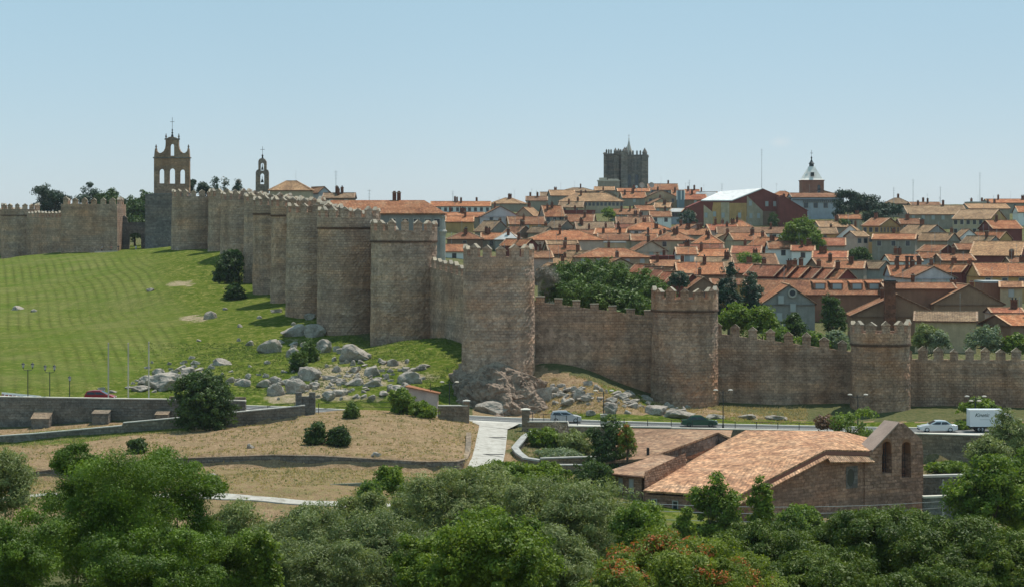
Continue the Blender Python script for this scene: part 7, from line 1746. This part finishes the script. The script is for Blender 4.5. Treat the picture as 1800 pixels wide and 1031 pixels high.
def lettering(txt, parent, loc, size, mat, shear=.35, rot=(90, 0, 0)):
    cu = bpy.data.curves.new('lettering', 'FONT'); cu.body = txt; cu.size = size; cu.shear = shear; cu.extrude = .004; cu.align_x = 'LEFT'; cu.offset = .006
    o = bpy.data.objects.new('tmp', cu); COL.objects.link(o); bpy.context.view_layer.update(); dg = bpy.context.evaluated_depsgraph_get()
    me = bpy.data.meshes.new_from_object(o.evaluated_get(dg)); bpy.data.objects.remove(o); me.materials.clear(); me.materials.append(mat)
    l = link(me, 'lettering', parent); l.location = loc; l.rotation_euler = tuple(R(a) for a in rot); return l
dg_ = plain('dark_green_paint', (.01, .05, .045), .5)
lettering('Kinetic', LR, (-bw/2+.55, -1.062, 1.92), .62, dg_, .4); 
lettering('transportes y mudanzas'[:11], LR, (-bw/2+.6, -1.062, 1.5), .2, plain('grey_lettering', (.35, .42, .45), .5), .1) if False else None
mb = MB(); mb.box((-.25, -1.064, 1.55), (1.3, .01, .05)); mb.obj('underline', plain('grey_line', (.40, .46, .48), .5), LR)
mb = MB()
for i, (a_, b_) in enumerate((((1.0, 1.95), (1.35, 2.15)), ((1.1, 1.75), (1.6, 1.9)), ((1.05, 2.1), (1.15, 1.6)), ((1.4, 1.6), (1.65, 2.05)))): mb.tube((a_[0], -1.06, a_[1]), (b_[0], -1.06, b_[1]), .02, n=5)
mb.obj('emblem', plain('pale_green_line', (.35, .45, .45), .5), LR)
# ---------------------------------------------------------------- lamps and poles
def lantern(parent, x, y, z, s=1.0):
    mb = MB(); mb.lathe((x, y, z), [(.04, 0), (.1, .02), (.17, .34), (.2, .36)], 6, 0, smooth=False); mb.obj('lantern_glass', M['shutter'], parent)
    mb = MB(); mb.lathe((x, y, z+.36), [(.25, 0), (.22, .08), (.08, .2), (.03, .24), (.03, .32), (0, .33)], 8, 0); mb.lathe((x, y, z-.02), [(.05, -.1), (.11, 0), (.11, .03)], 8, 0); mb.obj('lantern_cap', M['metal'], parent)
def old_lamp(label, px, py_top, Y, double=True):
    x = WX(px, Y); g = gz(x, Y+1)+.02 if False else float(np.interp(x, RX, RZ)); zt = WZ(py_top, Y); H = zt-g; t = thing('street_lamp', label, 'street lamp', (x, Y, g), 0, 'old style street lamps')
    mb = MB(); pole = H-.95 if double else H-.7
    mb.lathe((0, 0, 0), [(.18, 0), (.18, .25), (.1, .35), (.09, .9), (.12, .95), (.06, 1.05), (.05, pole), (.08, pole+.05), (0, pole+.1)], 10); mb.obj('pole', M['metal'], t)
    if double:
        mb = MB()
        for s in (-1, 1):
            pts = [Vector((0, 0, pole-.05)), Vector((s*.25, 0, pole-.02)), Vector((s*.5, 0, pole+.05)), Vector((s*.62, 0, pole+.2)), Vector((s*.6, 0, pole+.32))]
            for a_, b_ in zip(pts[:-1], pts[1:]): mb.tube(a_, b_, .03, n=6)
            lantern(t, s*.6, 0, pole+.36)
        mb.obj('arms', M['metal'], t)
    else: lantern(t, 0, 0, pole+.08)
    return t
old_lamp('left of two double-lantern iron street lamps above the left retaining wall', 49, 637, 278.2)
old_lamp('right of two double-lantern iron street lamps above the left retaining wall', 87.5, 641, 278.2)
old_lamp('single-lantern iron lamp post above the left retaining wall', 122.5, 660, 278.2, False)
def road_lamp(label, px, py_top, Y, py_foot=None, sp=13, wh=True, base=False, rz=0.0):
    x = WX(px, Y); g = float(np.interp(x, RX, RZ)); zt = WZ(py_top, Y); H = zt-g; t = thing('road_lamp', label, 'street lamp', (x, Y, g), rz, 'flat-headed road lamps')
    mb = MB(); mb.lathe((0, 0, 0), [(.13, 0), (.13, .7), (.07, .8), (.05, H-.35), (.07, H-.3), (0, H-.25)], 10); mb.obj('pole', M['metal'], t)
    w_ = sp/F*Y
    mb = MB()
    for s in (-1, 1): mb.tube((0, 0, H-.5), (s*w_*.6, 0, H-.55), .03); mb.tube((s*w_*.6, 0, H-.55), (s*w_, 0, H-.25), .03)
    mb.obj('arms', M['metal'], t)
    for s in (-1, 1):
        mb = MB(); mb.lathe((s*w_, 0, H-.25), [(.08, -.05), (.30, 0), (.32, .05), (.2, .14), (0, .18)], 12); mb.obj('lamp_head', M['palestone'], t)
    return t
road_lamp('road lamp with two pale flat heads beside the garden, above the green leafy tree', 1061, 683, 271.5, sp=14)
bs = thing('lamp_plinth', 'pale grey stone plinth under the road lamp by the garden tree', 'plinth', (WX(1061, 271), 270.6, -25.6)); mb = MB(); mb.box((0, 0, 0), (.75, .7, 2.2)); mb.box((0, 0, 2.2), (.9, .85, .12)); mb.obj('block', M['palestone'], bs)
road_lamp('road lamp with two heads right of the lone tower foot', 1271, 682, yr_(1271, -3.9), sp=13)
road_lamp('road lamp whose two heads show against the rightmost tower base', 1508, 690, yr_(1508, 4.2), sp=14)
road_lamp('road lamp behind the white lorry with heads against the wall', 1715, 693, yr_(1715, 4.2), sp=15)
road_lamp('second road lamp behind the white lorry, slightly lower', 1714, 701, yr_(1714, 5.0), sp=7)
road_lamp('road lamp in the shadow below the corner tower left of the crag', 790, 668, 284.5, sp=13)
road_lamp('road lamp hidden by trees right of the white lorry', 1766, 727, yr_(1766, -3.5), sp=4)
for i, (px, py) in enumerate(((190.5, 603), (225.5, 603), (261.5, 601))):
    Y = 278.6; x = WX(px, Y); g = float(np.interp(x, RX, RZ)); H = WZ(py, Y)-g
    t = thing('flagpole', '%s of three bare white flagpoles above the left retaining wall' % ['leftmost', 'middle', 'rightmost'][i], 'flagpole', (x, Y, g), 0, 'bare flagpoles')
    mb = MB(); mb.lathe((0, 0, 0), [(.12, 0), (.12, .15), (.09, .2), (.075, H)], 10); mb.lathe((0, 0, H), [(.09, 0), (.1, .06), (0, .12)], 8); mb.obj('pole', M['palestone'], t)
# pale banner board at the far left behind the retaining wall
bn = thing('barrier_board', 'long low white board with red lettering strip behind the left retaining wall', 'barrier', (WX(35, 279.5), 279.5, -21.7)); o = bn.location
mb = MB(); a_, b_ = P(3, 688.5, 279.5)-o, P(72, 695, 279.5)-o; mb.face([(a_.x, 0, -.3), (b_.x, 0, -.3), (b_.x, 0, b_.z), (a_.x, 0, a_.z)]); mb.face([(b_.x, .08, -.3), (a_.x, .08, -.3), (a_.x, .08, a_.z), (b_.x, .08, b_.z)]); mb.face([(a_.x, 0, a_.z), (b_.x, 0, b_.z), (b_.x, .08, b_.z), (a_.x, .08, a_.z)]); mb.obj('board', M['white'], bn)
mb = MB(); 
for i in range(7): xx = a_.x+.15+i*.5; mb.box((xx, -.02, a_.z-.42-.05*i+.0), (.34, .02, .16))
mb.obj('red_marks', plain('faded_red', (.35, .06, .05), .7), bn)
# ---------------------------------------------------------------- fences
def railing(label, pts, h=1.0, sp=2.2, mat=None, lift=0.0, name='iron_fence', follow=True, bars=False):
    W3 = [(WX(p, Y), Y) for p, Y in pts]; out = []
    for a_, b_ in zip(W3[:-1], W3[1:]):
        n = max(1, int(math.dist(a_, b_)/sp)); out += [(a_[0]+(b_[0]-a_[0])*i/n, a_[1]+(b_[1]-a_[1])*i/n) for i in range(n)]
    out.append(W3[-1]); Z_ = [gz(*p)+lift for p in out]; t = thing(name, label, 'fence', (*out[0], Z_[0])); o = t.location
    mb = MB(); m2 = MB()
    for (p, z) in zip(out, Z_):
        m = MB(); m.tube((p[0]-o.x, p[1]-o.y, z-o.z-.3), (p[0]-o.x, p[1]-o.y, z-o.z+h), .045, n=6); m.obj('fence_post', mat or M['metal'], t)
    for i in range(len(out)-1):
        p, q = out[i], out[i+1]
        for k_ in (.15, .95) if bars else (.45, .95): mb.tube((p[0]-o.x, p[1]-o.y, Z_[i]-o.z+h*k_), (q[0]-o.x, q[1]-o.y, Z_[i+1]-o.z+h*k_), .025, n=5)
        if bars:
            n = int(math.dist(p, q)/.16)
            for j in range(1, n): u = j/n; x_, y_, z_ = p[0]+(q[0]-p[0])*u-o.x, p[1]+(q[1]-p[1])*u-o.y, Z_[i]+(Z_[i+1]-Z_[i])*u-o.z; mb.tube((x_, y_, z_+h*.1), (x_, y_, z_+h), .012, n=4, caps=False)
    mb.obj('rails', mat or M['metal'], t); return t
railing('iron bar fence between the dark shrub and the crenellated gatepost', [(432, 276), (470, 275.5), (518, 273)], 1.5, 2.4, bars=True)
railing('thin iron fence from the gatepost towards the small shed', [(560, 273), (620, 273.5), (700, 274)], 1.3, 3.2)
railing('iron railing on the pavement edge above the tan roofs', [(1015, yr_(1015, -4.4)), (1180, yr_(1180, -4.4)), (1330, yr_(1330, -4.4)), (1480, yr_(1480, -4.4))], 1.0, 2.6, lift=.2)
railing('metal fence on the boundary wall behind the silver hatchback', [(936, 268.7), (996, 268.2)], 1.5, 1.2, lift=.9, bars=True)
# overhead cables and their pole beside the church
pl_ = thing('utility_pole', 'thin grey utility pole right of the church', 'pole', (WX(1658, 205), 205, gz(WX(1658, 205), 205))); zt = WZ(842, 205)-pl_.location.z; mb = MB(); mb.tube((0, 0, -.5), (0, 0, zt), .12, .08); mb.obj('pole', M['galv'], pl_)
pl2 = thing('utility_pole', 'utility pole hidden in the willows left of the church', 'pole', (WX(1085, 190), 190, gz(WX(1085, 190), 190))); zt2 = WZ(878, 190)-pl2.location.z; mb = MB(); mb.tube((0, 0, -.5), (0, 0, zt2), .12, .08); mb.obj('pole', M['galv'], pl2)
for i, dz_ in enumerate((.15, .75, 1.5)):
    a_ = Vector((pl2.location.x, 190, pl2.location.z+zt2-dz_)); b_ = Vector((pl_.location.x, 205, pl_.location.z+zt-1.9-dz_)); c = thing('overhead_cable', '%s of three pale cables crossing in front of the church wall' % ['top', 'middle', 'lowest'][i], 'cable', a_, 0, 'overhead cables')
    mb = MB(); N = 24; pts = [a_.lerp(b_, k_/N)-Vector((0, 0, .5*4*(k_/N)*(1-k_/N)))-a_ for k_ in range(N+1)]
    for p, q in zip(pts[:-1], pts[1:]): mb.tube(p, q, .022, n=5, caps=False)
    mb.obj('wire', M['galv'], c)
# orange climbing frame bottom left
PG = thing('climbing_frame', 'orange-red metal playground climber with rungs at the bottom left corner', 'play equipment', (WX(50, 165), 165, WZ(1050, 165))); og = plain('orange_paint', (.42, .12, .045), .5); o = PG.location
arc = [(WX(20+44*(1-math.cos(a)), 165), WZ(1060-66*math.sin(a), 165)) for a in np.linspace(0.1, 1.5, 9)]
for dy in (0, .9):
    mb = MB()
    for p, q in zip(arc[:-1], arc[1:]): mb.tube((p[0]-o.x, dy, p[1]-o.z), (q[0]-o.x, dy, q[1]-o.z), .09)
    mb.obj('side_rail', og, PG)
for p in arc[1::1]:
    mb = MB(); mb.tube((p[0]-o.x, 0, p[1]-o.z), (p[0]-o.x+.25, .9, p[1]-o.z), .035); mb.tube((p[0]-o.x, .1, p[1]-o.z), (p[0]-o.x+.9, .1, p[1]-o.z-.02), .04); mb.obj('rung', og, PG)
mb = MB(); mb.box((WX(62, 165)-o.x, -.1, WZ(1019, 165)-o.z), (.65, .05, .12)); mb.obj('white_panel', M['white'], PG)
# ---------------------------------------------------------------- people at the gate
def person(label, px, Y, h, shirt, legs, pose='stand', rz=0.0, loc=None):
    x = WX(px, Y); g = gz(x, Y)
    t = thing('person', label, 'person', (x, Y, g), rz); k_ = h/1.75
    skin = plain('skin', (.42, .25, .17), .6)
    if pose == 'stand': J = dict(pel=(0,0,.95), ch=(0,0,1.30), nk=(0,0,1.50), hd=(0,-.01,1.62), tp=(0,0,1.73), ls=(.18,0,1.42), le=(.24,.03,1.14), lh=(.25,-.06,.90), rs=(-.18,0,1.42), re=(-.24,.03,1.14), rh=(-.23,-.10,.92), lk=(.10,-.02,.50), lf=(.11,.03,.08), lt=(.11,-.14,.04), rk=(-.10,.02,.50), rf=(-.12,.08,.08), rt=(-.12,-.08,.04))
    else: J = dict(pel=(0,0,.42), ch=(0,.03,.78), nk=(0,.03,.98), hd=(0,0,1.10), tp=(0,0,1.21), ls=(.18,.03,.90), le=(.24,-.05,.65), lh=(.16,-.30,.52), rs=(-.18,.03,.90), re=(-.24,-.05,.65), rh=(-.14,-.30,.52), lk=(.12,-.42,.46), lf=(.12,-.45,.08), lt=(.12,-.60,.04), rk=(-.12,-.42,.46), rf=(-.13,-.40,.08), rt=(-.13,-.56,.04))
    names_ = list(J); rad = dict(pel=.15, ch=.155, nk=.06, hd=.105, tp=.07, ls=.065, le=.045, lh=.035, rs=.065, re=.045, rh=.035, lk=.065, lf=.045, lt=.035, rk=.065, rf=.045, rt=.035)
    E_l = [('pel','ch'),('ch','nk'),('nk','hd'),('hd','tp'),('ch','ls'),('ls','le'),('le','lh'),('ch','rs'),('rs','re'),('re','rh'),('pel','lk'),('lk','lf'),('lf','lt'),('pel','rk'),('rk','rf'),('rf','rt')]
    def grow(nm, keys, edges, f, mat, root):
        bm = bmesh.new(); sk = bm.verts.layers.skin.verify(); vs = {}
        for n_ in keys: v = bm.verts.new([c*k_ for c in J[n_]]); v[sk].radius = (rad[n_]*k_*f, rad[n_]*k_*f*.85); vs[n_] = v
        for a_, b_ in edges: bm.edges.new((vs[a_], vs[b_]))
        vs[root][sk].use_root = True
        me = bpy.data.meshes.new(nm); bm.to_mesh(me); bm.free(); o_ = link(me, nm, t); o_.modifiers.new('skin', 'SKIN'); s_ = o_.modifiers.new('sub', 'SUBSURF'); s_.levels = s_.render_levels = 1
        o_.data.materials.append(mat)
        dg = bpy.context.evaluated_depsgraph_get(); me2 = bpy.data.meshes.new_from_object(o_.evaluated_get(dg)); o_.modifiers.clear(); o_.data = me2; me2.materials.clear(); me2.materials.append(mat); return o_
    grow('body', names_, E_l, 1.0, skin, 'pel')
    grow('shirt', ['pel','ch','ls','le','rs','re'], [('pel','ch'),('ch','ls'),('ls','le'),('ch','rs'),('rs','re')], 1.2, shirt, 'pel')
    grow('trousers', ['pel','lk','lf','rk','rf'], [('pel','lk'),('lk','lf'),('pel','rk'),('rk','rf')], 1.25, legs, 'pel')
    mb = MB(); c = [v*k_ for v in J['hd']]; mb.lathe((c[0], c[1]+.01, c[2]-.01), [(.115*k_, 0), (.12*k_, .05*k_), (.10*k_, .12*k_), (.05*k_, .155*k_), (0, .16*k_)], 12); mb.obj('hair', M['metal'], t)
    return t
person('person in dark clothes standing at the sunlit corner of the square gate tower', 208, 561, 1.75, plain('dark_shirt', (.03, .035, .05), .9), plain('dark_trousers', (.03, .03, .035), .9))
person('person in a faded red top by the square gate tower', 195.5, 562, 1.65, plain('red_top', (.35, .12, .12), .9), plain('grey_trousers', (.12, .11, .12), .9), rz=.5)
person('person in grey standing further left before the square gate tower', 179, 561, 1.75, plain('grey_shirt', (.25, .27, .30), .9), plain('dark_trousers', (.03, .03, .035), .9), rz=-.4)
person('person in white sitting on the ground in front of the gateway', 239, 568, 1.75, plain('white_shirt', (.7, .7, .68), .9), plain('pale_trousers', (.5, .46, .4), .9), 'sit')
# low stone bench strip beside the gate
low_wall('stone_bench', 'pale low stone kerb bench at the foot of the square gate tower', [(167, 441.5, 561), (207, 440.5, 561)], .8, M['palestone'], None, cat='bench', foot=.3)
# ---------------------------------------------------------------- summer air
hz = bpy.data.materials.new('haze'); hz.use_nodes = True; t_ = hz.node_tree; t_.nodes.remove(t_.nodes['Principled BSDF'])
pv = t_.nodes.new('ShaderNodeVolumePrincipled'); pv.inputs['Color'].default_value = (0.80, 0.90, 1.0, 1); pv.inputs['Density'].default_value = 0.00005; pv.inputs['Anisotropy'].default_value = 0.2
t_.links.new(pv.outputs[0], t_.nodes['Material Output'].inputs['Volume'])
mb = MB(); mb.box((0, 4400, -150), (14500, 9300, 205)); tag(mb.obj('haze', hz), 'thin pale summer haze over the whole place', 'haze', kind='stuff')
SC.cycles.volume_max_steps = 8; SC.cycles.volume_bounces = 0
